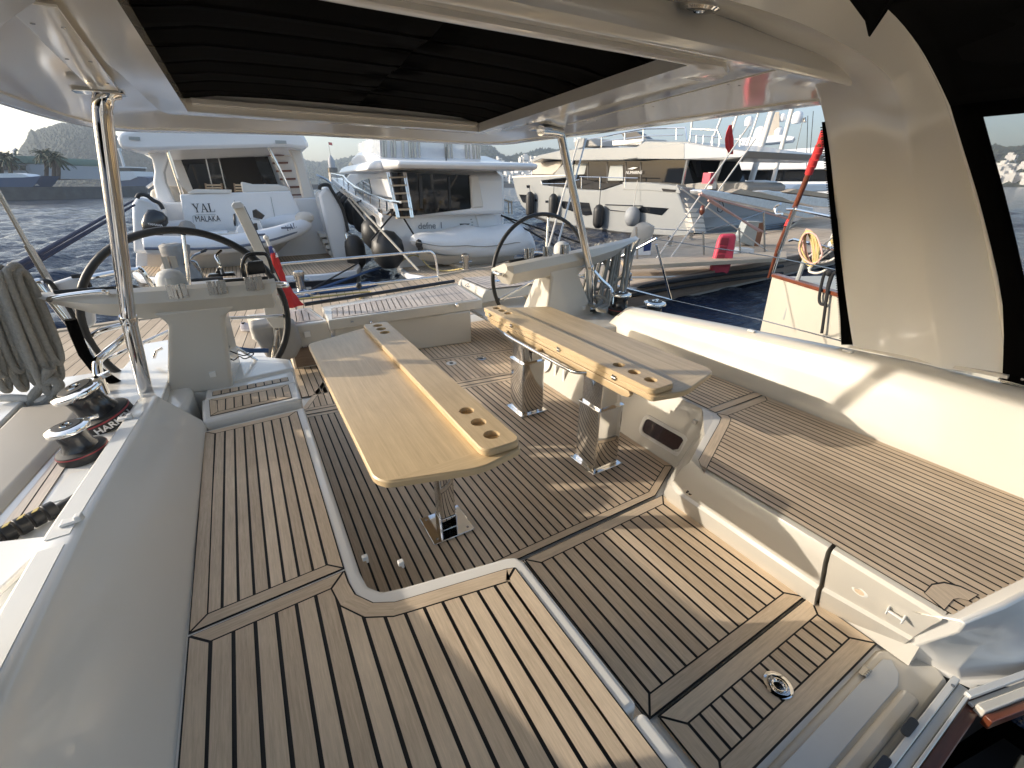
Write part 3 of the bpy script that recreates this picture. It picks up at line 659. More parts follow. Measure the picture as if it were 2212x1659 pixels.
def table(xo, sgn, y0, y1, zt, label, peds, rail):
    """xo = x of the straight inboard edge; sgn = +1 the wide side lies to +x. Wings, folded leaf with cup holes, chrome pedestals"""
    t = thing('folding_table', label, 'table', ((.55 if sgn < 0 else 2.05), (y0+y1)/2, 0))
    K = .952
    X = lambda d: xo+sgn*d*K
    W = .62; th = .034
    poly = roundpoly([(X(0),y0-.055),(X(0),y1-.0),(X(.16),y1+.03),(X(.22),y1+.03),(X(W),y1-.13),(X(W),y0+.055),(X(.585),y0+.0),(X(.22),y0-.10)], [.03,.03,.04,.03,.035,.03,.03,.06])
    mb = MB(); o = slab(mb, poly, zt-th, zt)
    # top as glued boards
    for i in range(7):
        a, b = X(W*i/7), X(W*(i+1)/7); lo, hi = min(a,b), max(a,b)
        s = clip(clip(o, 1, 0, hi), -1, 0, -lo)
        if len(s) > 2:
            k = len(mb.v); r = RND.random(); mb.v += [V((*q,zt)) for q in s]; mb.face(range(k,k+len(s)), r, 0, [(q[1]+r*5, q[0]+r*3) for q in s])
    mb.build('tabletop', M['table'], t, smooth=30)
    # breadboard end and edge trims let into the top
    for ya, yb, nm in ((y0-.14, y0+.01, 0), (y1-.03, y1+.05, 1)):
        s = clip(clip(o, 0, 1, yb), 0, -1, -ya)
        if len(s) > 2:
            mb = MB(); k = 0; mb.v += [V((*q,zt+.0012)) for q in s]; mb.face(range(len(s)), .75, 0, [(q[0]*1.3, q[1]) for q in s]); mb.build('end_trim', M['table'], t, smooth=0)
    # folded leaf
    lw = .19; lz0, lz1 = zt+.001, zt+.036
    lp = roundpoly([(X(-.002),y0-.055*K),(X(-.002),y1+.015*K),(X(lw),y1+.015*K),(X(lw),y0-.055*K)], [.05,.03,.03,.05]) if sgn > 0 else roundpoly([(X(-.002),y0-.055*K),(X(-.002),y1+.015*K),(X(lw),y1+.015*K),(X(lw),y0-.055*K)], [.05,.03,.03,.05])
    holes = [(X(lw*.5), y, .035) for y in (y0+.05*K, y0+.18*K, y0+.31*K, y1-.27*K, y1-.17*K, y1-.07*K)]
    mb = MB(); o2 = slab(mb, lp, lz0, lz1); hole_top(mb, o2, holes, lz1)
    for hx, hy, r in holes:
        n = 28; k = len(mb.v)
        for rr, z in ((r,lz1),(r*.99,lz1-.024),(0.0005,lz1-.024)): mb.v += [V((hx+rr*math.cos(2*PI*q/n), hy+rr*math.sin(2*PI*q/n), z)) for q in range(n)]
        for i in range(2):
            for q in range(n): mb.face((k+i*n+q, k+i*n+(q+1) % n, k+(i+1)*n+(q+1) % n, k+(i+1)*n+q), .3, 0, None)
    lf = mb.build('folded_leaf', M['table'], t, smooth=30, recalc=False)
    if rail:
        # lower batten with rounded ends, hand rail, hinges along the inboard edge
        for y in (y0+.24*K, y0+.80*K, y0+1.45*K, y1-.12*K):
            mb = MB(); mb.box((X(-.004), y, zt+.001), (.004,.032,.03)); mb.tube([(X(-.007),y-.016,zt+.001),(X(-.007),y+.016,zt+.001)], .004, 8); mb.build('hinge', M['steel'], lf)
        pts = [V((X(a), y, z)) for y, a, z in ((y0+.12*K,.03,zt-.037),(y0+.10*K,.03,zt-.055),(y0+.115*K,.03,zt-.075),(y0+.16*K,.03,zt-.085),(y1-.3*K,.03,zt-.085),(y1-.12*K,.03,zt-.07),(y1-.05*K,.03,zt-.037))]
        MB().prism(pts, V((-.028*sgn,0,0))).build('batten', M['table'], t, bevel=.004)
        ya, yb = y0+.50*K, y1-.42*K
        rp = [V((X(.01),ya,zt-.06)), V((X(-.04),ya+.03,zt-.062)), V((X(-.058),ya+.10,zt-.064)), V((X(-.062),ya+.3,zt-.064)), V((X(-.062),yb-.3,zt-.064)), V((X(-.058),yb-.10,zt-.064)), V((X(-.04),yb-.03,zt-.062)), V((X(.01),yb,zt-.06))]
        MB().tube(smoothpath(rp,5), .0125, 12).build('hand_rail', M['chrome'], t)
        MB().box((X(-.025),(ya+yb)/2,zt-.062),(.045,.03,.022)).build('rail_block', M['table'], t, bevel=.006)
    for (cx, cy, w, d, zs, wi, di) in peds:
        p = MB().box((cx,cy,.007),(w+.14 if not rail else w+.05, d+.14 if not rail else d+.05,.010)).build('base_plate', M['chrome'], t, bevel=.004)
        mb = MB()
        for sx in (-1,1):
            for sy in (-1,1): mb.lathe([(.007,0),(.006,.003),(.001,.003)], (cx+sx*(w/2+(.04 if not rail else .018)), cy+sy*(d/2+(.04 if not rail else .018)), .012), n=10)
        mb.build('bolts', M['steel'], p)
        MB().prism([V((cx+x,cy+y,.012)) for x, y in rrect(w,d,.012,3)], V((0,0,zs-.012))).build('sleeve', M['chrome'], t, smooth=30, bevel=.003)
        if rail: MB().prism([V((cx+x,cy+y,zs)) for x, y in rrect(w+.012,d+.012,.014,3)], V((0,0,.01))).build('collar', M['chrome'], t, smooth=30, bevel=.003)
        MB().prism([V((cx+x,cy+y,zs+.002)) for x, y in rrect(wi,di,.012,3)], V((0,0,zt-th-zs))).build('inner_column', M['chrome'], t, smooth=30)
    return t
# left table: leaf lies on its right edge (x = .86); right table: leaf on its left edge (x = 1.73)
table(.821, -1, 1.365, 3.285, .75, 'low wooden folding table on slim chrome pedestal over the left bench edge', [(.65,1.83,.10,.09,.09,.09,.08), (.65,2.9,.10,.09,.09,.09,.08)], False)
table(1.648, 1, 1.43, 3.275, .75, 'wooden folding table with chrome hand rail on two wide chrome pedestals', [(1.785,1.89,.205,.205,.45,.18,.18), (1.785,2.79,.205,.205,.45,.18,.18)], True)
# ================================================================ hardtop
t = thing('hardtop', 'white hardtop roof with black canvas sunroof over the cockpit', 'roof', (1.0, 2.6, 2.1))
HZ = 2.10
hole = [Zp(265,0,2.12), Zp(405,240,2.12), Zp(1035,285,2.12), Zp(1575,118,2.13)]
hole = [V((-.13,1.29,2.12)), V((hole[1].x,hole[1].y,2.12)), V((hole[2].x,hole[2].y,2.12)), V((hole[3].x,1.30,2.13))]
outer = [V((-.84,1.19,2.09)), V((-.86,2.4,2.085)), Zp(0,225,2.08), Zp(130,262,2.075), Zp(250,283,2.07), Zp(400,288,2.08), Zp(650,293,2.08), Zp(830,303,2.08), Zp(1000,312,2.08), Zp(1090,313,2.09), Zp(1150,306,2.105), Zp(1260,293,2.115), Zp(1400,275,2.125), Zp(1770,228,2.13), V((2.86,1.19,2.13))]
def near_on_hole(p):
    best = None
    for i in range(4):
        a, b = hole[i], hole[(i+1) % 4]; e = b-a; s = min(max((p-a).dot(e)/e.dot(e), 0), 1); q = a+e*s
        if best is None or (q-p).length < (best-p).length: best = q
    return best
mb = MB()
# underside ring: outline -> hole in three bands, with a shallow recess panel line
pts = []
for i in range(len(outer)):
    a, b = outer[i], outer[(i+1) % len(outer)]
    for k in range(4): pts.append(a.lerp(b, k/4))
pts2 = smoothpath(outer, 5, True)
L0 = [p+V((0,0,.0)) for p in pts2]
H = [near_on_hole(p) for p in pts2]
# keep hole corners sharp
for c in hole:
    i = min(range(len(H)), key=lambda k: (H[k]-c).length); H[i] = c.copy()
def band(f, dz): return [p.lerp(q, f)+V((0,0,dz)) for p, q in zip(L0, H)]
cen = V((1.0,2.6,2.1))
def out(d, dz): return [p+(p-cen).normalized()*d+V((0,0,dz)) for p in L0]
up = lambda d, dz, ins: [p+(cen-p).normalized()*ins+V((0,0,dz)) for p in H]
loops = [band(.0,.0), band(.06,-.004), band(.16,-.002), band(.165,.006), band(.60,.016), band(.80,.018), band(.81,.006), band(.93,.0), band(1,.0)]
ring = [out(.035,.05), out(.02,.012)] + loops + [up(0,.02,-.0), up(0,.10,.0)]
top = [out(-.25,.22), out(-.10,.18), out(.02,.11)]
mb.loft(top+ring, caps=False)
mb.build('roof_panel', M['roof'], t, smooth=35)
mb = MB(); mb.poly([p+V((0,0,.22)) for p in out(-.25,0)][::-1]); mb.build('roof_top', M['gel'], t, smooth=0)
# black canvas in the opening with sagging battens
mb = MB(); n, m = 48, 12; g = []
for i in range(n+1):
    f = i/n; a, b = hole[0].lerp(hole[1], f), hole[3].lerp(hole[2], f); row = []
    for k in range(m+1):
        s = k/m; p = a.lerp(b, s); ph = (f*7) % 1
        row.append(V((p.x, p.y, 2.180+(.012*math.sin(f*4.5*PI)**2+.03)*math.sin(PI*s)**.35)))
    g.append(row)
for i in range(n):
    for k in range(m): mb.add([g[i][k],g[i][k+1],g[i+1][k+1],g[i+1][k]], [(0,1,2,3)])
o = mb.build('sunroof_canvas', M['canvas'], t, smooth=60)
weld(o)
a, b = hole[1]+V((.03,-.03,.035)), hole[2]+V((-.03,-.03,.035))
MB().prism([a, b, b+V((0,.04,0)), a+V((0,.04,0))], V((0,0,.03))).build('end_batten', M['gel'], t, bevel=.004)
# raised cover strips on the underside left and right
for A, B, w in ((Zp(60,0,2.098), Zp(225,190,2.098), .045), (Zp(1700,150,2.125), Zp(1240,268,2.115), .05)):
    e = (B-A).normalized(); s = V((-e.y,e.x,0))*w
    o = MB().prism([A+s, B+s, B-s, A-s], V((0,0,-.006))).build('cover_strip', M['roof'], t, bevel=.002)
    mb = MB()
    for f in (.15,.5,.85):
        for q in (-.6,.6): mb.lathe([(.006,0),(.005,-.0075),(.001,-.0075)], A.lerp(B,f)+s*q, n=8)
    mb.build('screws', M['steel'], o)

# ================================================================ arch
t = thing('arch', 'broad white arch carrying the hardtop and the black spray hood', 'arch', (1.15, 1.0, .8))
AP = [((1843,748),(2040,796),(2172,811),3.08), ((1828,650),(2021,658),(2152,658),3.04), ((1808,480),(1999,470),(2111,470),2.93), ((1794,340),(1982,330),(2069,330),2.75), ((1777,240),(1966,240),(2036,230),2.55), ((1752,172),(1940,174),(2005,165),2.28), ((1700,122),(1894,123),(1965,98),1.98), ((1625,81),(1823,75),(1914,38),1.65), ((1518,30),(1727,24),(1850,-15),1.35)]
half = []
for a, m_, b, x in AP:
    A, Mm, B = Xp(*a,x), Xp(*m_,x), Xp(*b,x)
    half.append((A, Mm, B))
# centre line of the beam is levelled so both halves meet
def sect(A, Mm, B, ox=1):
    c = V((1.15, (A.y+B.y)/2, 1.25)); mid = (A+B)/2; n = (mid-c); n.y = 0; n = n.normalized()
    return [A+n*.012, A, A.lerp(Mm,.06)-n*.012, A.lerp(Mm,.5)-n*.004, A.lerp(Mm,.93)-n*.012, Mm-n*.022, Mm.lerp(B,.5)+n*.012, B+n*.03, B+n*.06, A.lerp(B,.5)+n*.11, A+n*.07]
secs = [sect(*h) for h in half]
mir = [[V((2.30-p.x, p.y, p.z)) for p in s] for s in secs[::-1]]
rows = secs+mir; n = len(rows[0])
cols = [smoothpath([r[k] for r in rows], 4) for k in range(n)]
full = [[cols[k][i] for k in range(n)] for i in range(len(cols[0]))]
MB().loft(full).build('moulding', M['gel'], t, smooth=55)
# bolt rope track along the forward edge
Bl = smoothpath([r[7] for r in rows], 4)
MB().tube([p+V((0,-.012,0)) for p in Bl], .014, 10).build('awning_track', M['gel'], t)
A0, M0, B0_ = half[0]
MB().loft([[A0+V((-.012,.012,-.012)), A0+V((.1,.012,-.012)), B0_+V((.1,-.012,-.012)), B0_+V((-.012,-.012,-.012))],[A0+V((-.010,.010,.004)), A0+V((.1,.01,.004)), B0_+V((.1,-.01,.004)), B0_+V((-.010,-.01,.004))]]).build('foot_seal', M['gel2'], t)
dl = V((1.2,1.04,2.188)); nn = V((-.0,.16,-.99)).normalized()
o = MB().lathe([(.055,-.012),(.055,.006),(.046,.012),(.038,.010),(.036,.004),(.001,.004)], dl+V((0,0,0)), nn, 32).build('downlight', M['chrome'], t)
MB().lathe([(.036,.0045),(.030,.008),(.001,.009)], dl, nn, 28).build('lens', M['lens'], o)
# black zipped canvas edge on the after side of the arch
t2 = thing('canvas_strip', 'narrow black zipped canvas strip along after edge of right arch', 'canvas', (3.1, 1.2, .8))
ol = [(1781,263),(1795,262),(1800,330),(1812,440),(1826,560),(1836,660),(1847,746),(1822,746),(1820,690),(1814,610),(1807,520),(1797,430),(1788,340)]
def strip_x(py): return float(np.interp(py, [260,340,480,650,748], [2.66,2.77,2.95,3.06,3.10]))
MB().prism([Xp(px,py,strip_x(py))+V((.0,.012,0)) for px, py in ol], V((.006,.004,0))).build('cloth', M['canvas'], t2, smooth=0)
mb = MB()
for i in range(90):
    py = 275+i*5.2; px = np.interp(py, [263,340,430,520,610,690,746], [1781,1788,1797,1807,1814,1820,1822]); mb.box(Xp(px,py,strip_x(py))+V((.0,.015,0)), (.010,.010,.005))
mb.build('zip_teeth', M['black'], t2, smooth=0)

# ================================================================ spray hood
def hood(side):
    t = thing('spray_hood', 'black canvas spray hood with clear wrinkled window by right arch' if side > 0 else 'black canvas spray hood on left side beyond the arch', 'spray hood', (1.15+side*1.9, .1, .9))
    f = (lambda p: p) if side > 0 else (lambda p: V((2.30-p.x, p.y, p.z)))
    B = [r[2]+V((.012,-.02,.0)) for r in half]; B = [B[0]+V((0.01,.02,-.05))]+B[1:]
    B = smoothpath(B, 3)[:-1]; offs = [0, .055, .085, .9, .95, 1.5]
    mb = MB(); o2 = MB(); wl = []
    def P(i, d):
        b = B[i]; k = i/(len(B)-1)
        return f(V((b.x+.02*math.sin(PI*min(d/1.5,1))*.8-.10*d*k, b.y-d, b.z+.03*math.sin(PI*min(d/1.5,1))-.06*d*k)))
    n = len(B); i0, i1 = 3, 11
    for i in range(n-1):
        for j in range(len(offs)-1):
            q = [P(i,offs[j]),P(i+1,offs[j]),P(i+1,offs[j+1]),P(i,offs[j+1])]
            if i0 <= i < i1 and j == 2:
                continue
            mb.add(q, [(0,1,2,3)])
    weld(mb.build('canvas', M['canvas'], t, smooth=0, solid=.006))
    for i in range(i0, i1):
        for j in range(8):
            a, b = .085+.815*j/8, .085+.815*(j+1)/8; o2.add([P(i,a),P(i+1,a),P(i+1,b),P(i,b)], [(0,1,2,3)])
    w = weld(o2.build('clear_window', M['clear'], t, smooth=0))
    if side > 0:
        ol = [(1828,-12),(1872,48),(1879,80),(1917,24),(1935,-12)]
        mb = MB(); mb.prism([(Xp(px,py,x)*.975+CP*.025) for (px, py), x in zip(ol, (1.40,1.62,1.70,1.60,1.45))], V((.002,.006,.004))); mb.build('loose_flap', M['canvas'], t, smooth=0)
    return t
hood(1); hood(-1)
# canopy of the hood over the beam, joining both sides
t = thing('hood_canopy', 'black canvas canopy stretched forward from the arch beam overhead', 'canopy', (1.15, .4, 2.2))
mb = MB(); L = []
allB = [r[2] for r in half[5:]]; allB = allB + [V((2.30-p.x,p.y,p.z)) for p in allB[::-1]]
for d in (0, .5, 1.1, 1.6): L.append([p+V((0,-.02-d,.012-.06*d)) for p in allB])
for i in range(3):
    for k in range(len(allB)-1): mb.add([L[i][k],L[i][k+1],L[i+1][k+1],L[i+1][k]], [(0,1,2,3)])
weld(mb.build('canvas', M['canvas'], t, smooth=0, solid=.006))
# latch by the foot of the arch
p = Xp(2196,822,3.12); t = MB().box(p+V((-.01,0,-.004)),(.07,.11,.008)).build('stay_hinge', M['steel'], bpy.data.objects['arch'], bevel=.002)
MB().box(p+V((-.02,0,-.012)),(.05,.09,.008)).build('base_plate', M['steel'], t, bevel=.002)
MB().box(p+V((-.01,0,.01)),(.012,.07,.04)).tube([p+V((-.03,-.02,.02)),p+V((.02,-.02,.02))],.008,8).build('bracket', M['steel'], t, bevel=.002)

# ================================================================ support posts
def post(px_top, px_mid, px_base, zt, ymid, zb, label, bend):
    T, Mi, B = Zp(*px_top,zt), Yp(*px_mid,ymid), Zp(*px_base,zb)
    t = thing('support_post', label, 'post', B)
    if bend:  # upper end turns inboard under the roof
        el = Yp(1212,292,T.y+.12)
        path = [T, T.lerp(el,.55)+V((0,0,.012))] + smoothpath([T.lerp(el,.85)+V((0,0,.010)), el, el.lerp(Mi,.10)],4) + [el.lerp(Mi,.5), Mi]
    else: path = [T+V((0.05,.02,.02)), T+V((.02,.0,.005)), T+V((0,.0,-.03)), T.lerp(Mi,.1), T.lerp(Mi,.5), Mi]
    MB().tube(smoothpath(path,4), .035, 22).build('upper_tube', M['chrome'], t)
    MB().tube([Mi.lerp(T,-.02) if False else Mi, Mi.lerp(B,.5), B+V((0,0,.01))], .0385, 22).build('lower_tube', M['chrome'], t)
    d = (Mi-B).normalized()
    MB().lathe([(.040,-.025),(.042,-.02),(.042,.02),(.040,.025)], Mi, d, 24).build('collar', M['chrome'], t)
    MB().lathe([(.085,0),(.085,.008),(.075,.014),(.05,.018),(.045,.03),(.001,.03)], B, (0,0,1), 28).build('foot_flange', M['chrome'], t)
    MB().lathe([(.10,-.02),(.10,-.004),(.085,0),(.001,0)], B, (0,0,1), 28).build('foot_gasket', M['black'], t)
    MB().prism([T+V((x,y,.0)) for x, y in rrect(.17,.09,.02)], V((0,0,.02))).build('head_plate', M['chrome'], t, bevel=.003)
post((216,203), (278,690), (318,858), 2.085, 3.22, .50, 'tall chrome post with clamp collar beside the left steering wheel', False)
post((1168,282), (1274,578), (1275,664), 2.10, 3.38, .56, 'chrome post bent under the roof beside the right steering wheel', True)

# ================================================================ helm stations
def helm(side, cx, cz, yw, r, label):
    """side -1 left, +1 right. console beam, pedestal, steering wheel, fittings"""
    s = side
    if s < 0:
        x_in, x_out = .13, -1.09
        zin, zo = 1.15, 1.18
    else:
        x_in, x_out = 1.97, 3.62
        zin, zo = 1.10, 1.24
    t = thing('helm_console', label, 'helm console', ((x_in+x_out)/2, 3.5, .5))
    L = []
    for f, tp, yo in ((0,.55,.03),(.03,1,0),(.30,1,0),(.42,1,0),(.62,.98,.015),(.80,.75,.03),(.97,.32,.07),(1,.2,.09)):
        x = x_in+(x_out-x_in)*f; z1 = zin+(zo-zin)*f; hh = .20*tp
        L.append([V((x,3.44+yo,z1-.008)), V((x,3.415+yo,z1-.02)), V((x,3.40+yo,z1-.45*hh)), V((x,3.47+yo,z1-hh)), V((x,3.62,z1-hh-.01)), V((x,3.74-yo*.3,z1-max(hh*.8,.11))), V((x,3.75-yo*.5,z1-.085)), V((x,3.46+yo,z1+.0))])
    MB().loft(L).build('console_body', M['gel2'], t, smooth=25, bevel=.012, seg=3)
    # top rim of the instrument pod
    a, b = x_in+(x_out-x_in)*.03, x_in+(x_out-x_in)*.27; c, d = x_in+(x_out-x_in)*.62, x_in+(x_out-x_in)*.93
    for p0, p1 in ((a,b),(c,d)):
        z0, z1 = zin+(zo-zin)*(p0-x_in)/(x_out-x_in), zin+(zo-zin)*(p1-x_in)/(x_out-x_in)
        if s > 0 and p0 == c: continue
        MB().prism([V((p0,3.49,z0-.006)),V((p1,3.49,z1-.006)),V((p1,3.74,z1-.082)),V((p0,3.74,z0-.082))], V((0,0,.022))).build('instrument_panel', M['black'], t, bevel=.005)
    # pedestal
    pxl = ((-.66,-.28) if s < 0 else (2.38,3.02)); top = ((-.53,-.22) if s < 0 else (2.47,2.80)); zb = .44 if s < 0 else .47
    lo = [V((pxl[0],3.42,zb)),V((pxl[1],3.40,zb)),V((pxl[1]+.06,3.86,zb)),V((pxl[0]-.02,3.86,zb))]
    md = [V((top[0],3.45,.93)),V((top[1],3.45,.93)),V((top[1]+.02,3.72,.93)),V((top[0],3.72,.93))]
    hi = [V((top[0]-.06,3.44,1.01)),V((top[1]+.10,3.44,1.01)),V((top[1]+.1,3.72,1.01)),V((top[0]-.06,3.72,1.01))]
    MB().loft([lo,md,hi]).build('pedestal', M['gel2'], t, smooth=20, bevel=.022, seg=3)
    q = V(((pxl[0]*.25+pxl[1]*.75),3.415,zb+.12)); MB().box(q,(.04,.02,.04)).build('access_cap', M['gel'], t, bevel=.004)
    # steel winch handle clips
    for px, py in (((383,629),(469,621),(550,612)) if s < 0 else ((1272,574+.0-6),(1342,-1),(1411,-1))):
        pass
    cl = ((383,629),(469,621),(549,612)) if s < 0 else ((1143,547),(1183,543),(1219,538.5))
    for px, py in cl:
        p = Yp(px,py,3.405); mb = MB()
        for sx in (-1,1):
            mb.box(p+V((sx*.036,-.002,0)),(.032,.004,.088)); mb.box(p+V((sx*.018,-.010,0)),(.006,.018,.088)); mb.box(p+V((sx*.011,-.018,.0)),(.016,.004,.088))
            for sz in (-1,1): mb.lathe([(.006,0),(.005,.004),(.001,.004)], p+V((sx*.042,-.004,sz*.032)), (0,-1,0), 8)
        mb.box(p+V((0,.0,-.012)),(.026,.004,.04))
        mb.build('handle_clip', M['steel'], t, bevel=.0015, smooth=30)
    # grab handles
    if s < 0:
        MB().tube(smoothpath([Yp(107,648,3.47),Yp(112,644,3.43),Yp(160,636,3.395),Yp(215,630,3.36),Yp(230,632,3.37),Yp(232,636,3.43)],5),.014,12).build('grab_handle', M['chrome'], t)
        e = V((x_in,3.52,zin-.06)); MB().tube(smoothpath([e,e+V((.055,-.02,-.005)),e+V((.08,.04,-.01)),e+V((.07,.12,-.01)),e+V((0,.15,-.005))],5),.012,10).build('grab_handle', M['chrome'], t)
    else:
        e = V((x_in+.02,3.50,zin-.09)); MB().tube(smoothpath([e,e+V((-.05,-.01,-.005)),e+V((-.07,.05,-.005)),e+V((-.06,.12,-.005)),e+V((0,.15,0))],5),.012,10).build('grab_handle', M['chrome'], t)
    # compass under its cover
    p = Yp(370,606,3.58) if s < 0 else Yp(1214,538,3.60)
    o = MB().lathe([(.085,-.04),(.085,.0),(.078,.03),(.06,.055),(.03,.07),(.001,.074)], p+V((0,0,.0)), n=28).build('compass', M['compass'], t)
    MB().box(p+V((-.004,-.078,.012)),(.03,.012,.035)).build('latch', M['compass'], o, bevel=.004)
    # steering wheel
    wt = MB().tube([V((cx+r*math.cos(a), yw+.04*math.sin(a), cz+r*math.sin(a))) for a in [2*PI*k/72 for k in range(72)]], .0245 if s < 0 else .0195, 12, closed=True).build('steering_wheel', M['black'], t)
    hub = V((cx, yw-.02, cz))
    for an in (82, -6, 200, 250, 310):
        a = math.radians(an); e = V((cx+r*.985*math.cos(a), yw+.04*math.sin(a), cz+r*.985*math.sin(a)))
        MB().tube([hub, hub.lerp(e,.15)+V((0,-.015,0)), e], .0115, 10).build('spoke', M['chrome'], wt)
        MB().tube([hub.lerp(e,.965), e], .016, 8).build('spoke_sleeve', M['black'], wt)
    MB().lathe([(.06,-.05),(.06,.03),(.04,.05),(.001,.055)], hub, (0,-1,0), 22).build('hub', M['steel'], wt)
    MB().tube([hub+V((0,.03,0)), hub+V((0,-.20,0))], .03, 12).build('shaft', M['steel'], wt)
    return t
tl = helm(-1, -.43, .85, 3.86, .61, 'white left helm console on tapered pedestal with coiled grey rope beside it')
tr = helm(1, 2.63, .88, 3.84, .59, 'white right helm console with chrome handle beyond the railed table')
# engine throttle lever and display on the left console
p = Yp(545,600,3.60)
o = MB().tube(smoothpath([Yp(527,598,3.60),Yp(523,575,3.60),Yp(533,552,3.60),Yp(560,548,3.60),Yp(578,553,3.60),Yp(590,590,3.60)],5,),.013,10).build('display_guard', M['blackgloss'], tl)
MB().prism([Yp(*q,3.62) for q in ((536,595),(533,567),(568,563),(576,590))], V((0,.05,.0))).build('display', M['blackgloss'], tl, bevel=.006)
mb = MB(); mb.tube([Yp(532,605,3.62),Yp(529,575,3.62),Yp(522,556,3.62)],.012,10); mb.build('lever', M['chrome'], tl)
MB().prism([Yp(*q,3.66) for q in ((447,599),(452,593),(505,589),(510,596))], V((0,.06,0))).build('switch_panel', M['blackgloss'], tl, bevel=.004)
MB().tube(smoothpath([Yp(480,592,3.64),Yp(472,566,3.64),Yp(466,553,3.66),Yp(478,540,3.68)],4),.010,8).build('throttle_lever', M['chrome'], tl)
MB().prism([Yp(*q,3.64) for q in ((465,591),(469,578),(480,578),(486,592))], V((0,.03,0))).build('throttle_base', M['blackgloss'], tl, bevel=.004)
mb = MB(); mb.prism([Yp(*q,3.50) for q in ((460,706),(474,702),(498,752),(486,760))], V((0,.03,0)))
h = mb.build('radio_handset', M['black'], tl, bevel=.006)
MB().prism([Yp(*q,3.52) for q in ((476,745),(486,742),(498,772),(488,776))], V((0,.03,0))).build('handset_cradle', M['black'], h, bevel=.004)
MB().tube(smoothpath([Yp(*q,3.48) for q in ((494,772),(505,778),(517,770),(528,775),(541,770),(548,764),(541,762),(528,768),(512,764),(497,758))],5),.004,6).build('cable', M['black'], h)
# moulded bases of both helms
for side, xs in ((-1, (-1.05,.13)), (1, (2.22,3.25))):
    t = tl if side < 0 else tr
    if side < 0:
        MB().prism([V((x,y,0)) for x, y in roundpoly([(-.66,3.0),(-1.12,3.0),(-1.18,3.9),(-.70,4.05),(-.5,3.38),(-.52,3.1)],.06)], V((0,0,.495))).build('base', M['gel'], t, bevel=.03, seg=4)
        MB().prism([V((x,y,0)) for x, y in roundpoly([(-.62,3.40),(.13,3.50),(.125,3.72),(-.1,3.95),(-.7,3.95)],.03)], V((0,0,.47))).build('base', M['gel'], t, bevel=.02, seg=3)
        p = Zp(380,826,.497); MB().lathe([(.045,0),(.045,.003),(.03,.004),(.026,-.002),(.001,-.002)], p, n=24).build('deck_cap', M['steel'], t)
    else:
        MB().prism([V((x,y,0)) for x, y in roundpoly([(2.33,3.52),(2.55,3.05),(3.15,2.85),(3.35,3.0),(3.3,4.0),(2.35,3.98)],.05)], V((0,0,.52))).build('base', M['gel2'], t, bevel=.04, seg=4)
        for px, py in ((1250,672),(1290,670)):
            p = Zp(px,py,.525); MB().lathe([(.045,0),(.045,.006),(.03,.008),(.001,.004)], p, n=24).build('deck_cap', M['steel' if px == 1250 else 'black'], t)

# ================================================================ winches
def winch(p, label, s=1.0, word=None, tilt=0, group='winches beside the coamings'):
    p = V(p); t = thing('winch', label, 'winch', p, group); t.rotation_euler = (tilt*.2, -tilt, 0)
    base = MB().lathe([(.118*s,0),(.122*s,.01),(.122*s,.05*s),(.118*s,.062*s),(.085*s,.072*s),(.001,.072*s)], p, n=36).build('base', M['black'], t)
    MB().lathe([(.1225*s,.048*s),(.1232*s,.050*s),(.1232*s,.053*s),(.1225*s,.055*s)], p, n=36).build('red_ring', M['redline'], base)
    MB().lathe([(.088*s,.070*s),(.076*s,.095*s),(.070*s,.13*s),(.072*s,.165*s),(.085*s,.185*s),(.001,.186*s)], p, n=32).build('drum', M['blackgloss'], t)
    top = MB().lathe([(.09*s,.185*s),(.104*s,.190*s),(.106*s,.200*s),(.102*s,.212*s),(.080*s,.220*s),(.066*s,.221*s)], p, n=36).build('top_rim', M['chrome'], t)
    MB().lathe([(.070*s,.2195*s),(.066*s,.224*s),(.036*s,.226*s),(.001,.226*s)], p, n=32).build('top_cover', M['black'], t)
    MB().lathe([(.03*s,.2255*s),(.028*s,.230*s),(.02*s,.230*s),(.016*s,.222*s),(.001,.222*s)], p, n=20).build('handle_socket', M['chrome'], t)
    MB().prism([p+V((.075*s,.05*s,.19*s)),p+V((.13*s,.065*s,.19*s)),p+V((.13*s,.085*s,.19*s)),p+V((.06*s,.09*s,.19*s))], V((0,0,.022*s))).build('feeder_arm', M['chrome'], t, bevel=.004)
    if word:
        # raised lettering wrapped round the base
        cu = bpy.data.curves.new('lettering', 'FONT'); cu.body = word; cu.size = 1; cu.extrude = .01; cu.offset = .02
        tmp = bpy.data.objects.new('tmp', cu); COL.objects.link(tmp); dg = bpy.context.evaluated_depsgraph_get(); me = bpy.data.meshes.new_from_object(tmp.evaluated_get(dg)); bpy.data.objects.remove(tmp)
        xs = [v.co.x for v in me.vertices]; w = max(xs)-min(xs); R0 = .1235*s; a0, span = word_a
        for v in me.vertices:
            a = a0+span*(v.co.x-min(xs))/w; rr = R0+(.002 if v.co.z > 0 else -.004); z = .012*s+v.co.y*.042*s
            v.co = V((rr*math.cos(a), rr*math.sin(a), z))
        me.materials.clear(); me.materials.append(M['letterw'])
        o = bpy.data.objects.new('lettering', me); COL.objects.link(o); o.parent = t; WL[o.name] = tuple(p)
    return t
word_a = (math.radians(-100), math.radians(78))
winch(Zp(236,912,.555), 'larger black winch with white lettering behind the left coaming', 1.10, 'HARKEN', math.radians(17))
winch(Zp(187,985,.555), 'smaller black winch nearer the camera beside the left coaming', .80, None, math.radians(6))
winch(Zp(1338,677,.525), 'black winch with chrome top standing beside the right post', .98)
q = Zp(1415,651,.72); MB().box((q.x,q.y,.39),(.34,.34,.22)).build('winch_plinth', M['gel'], bpy.data.objects['seat_back'], bevel=.03)
winch(V((q.x,q.y,.50)), 'winch showing only its chrome top above the right seat back', 1.0)
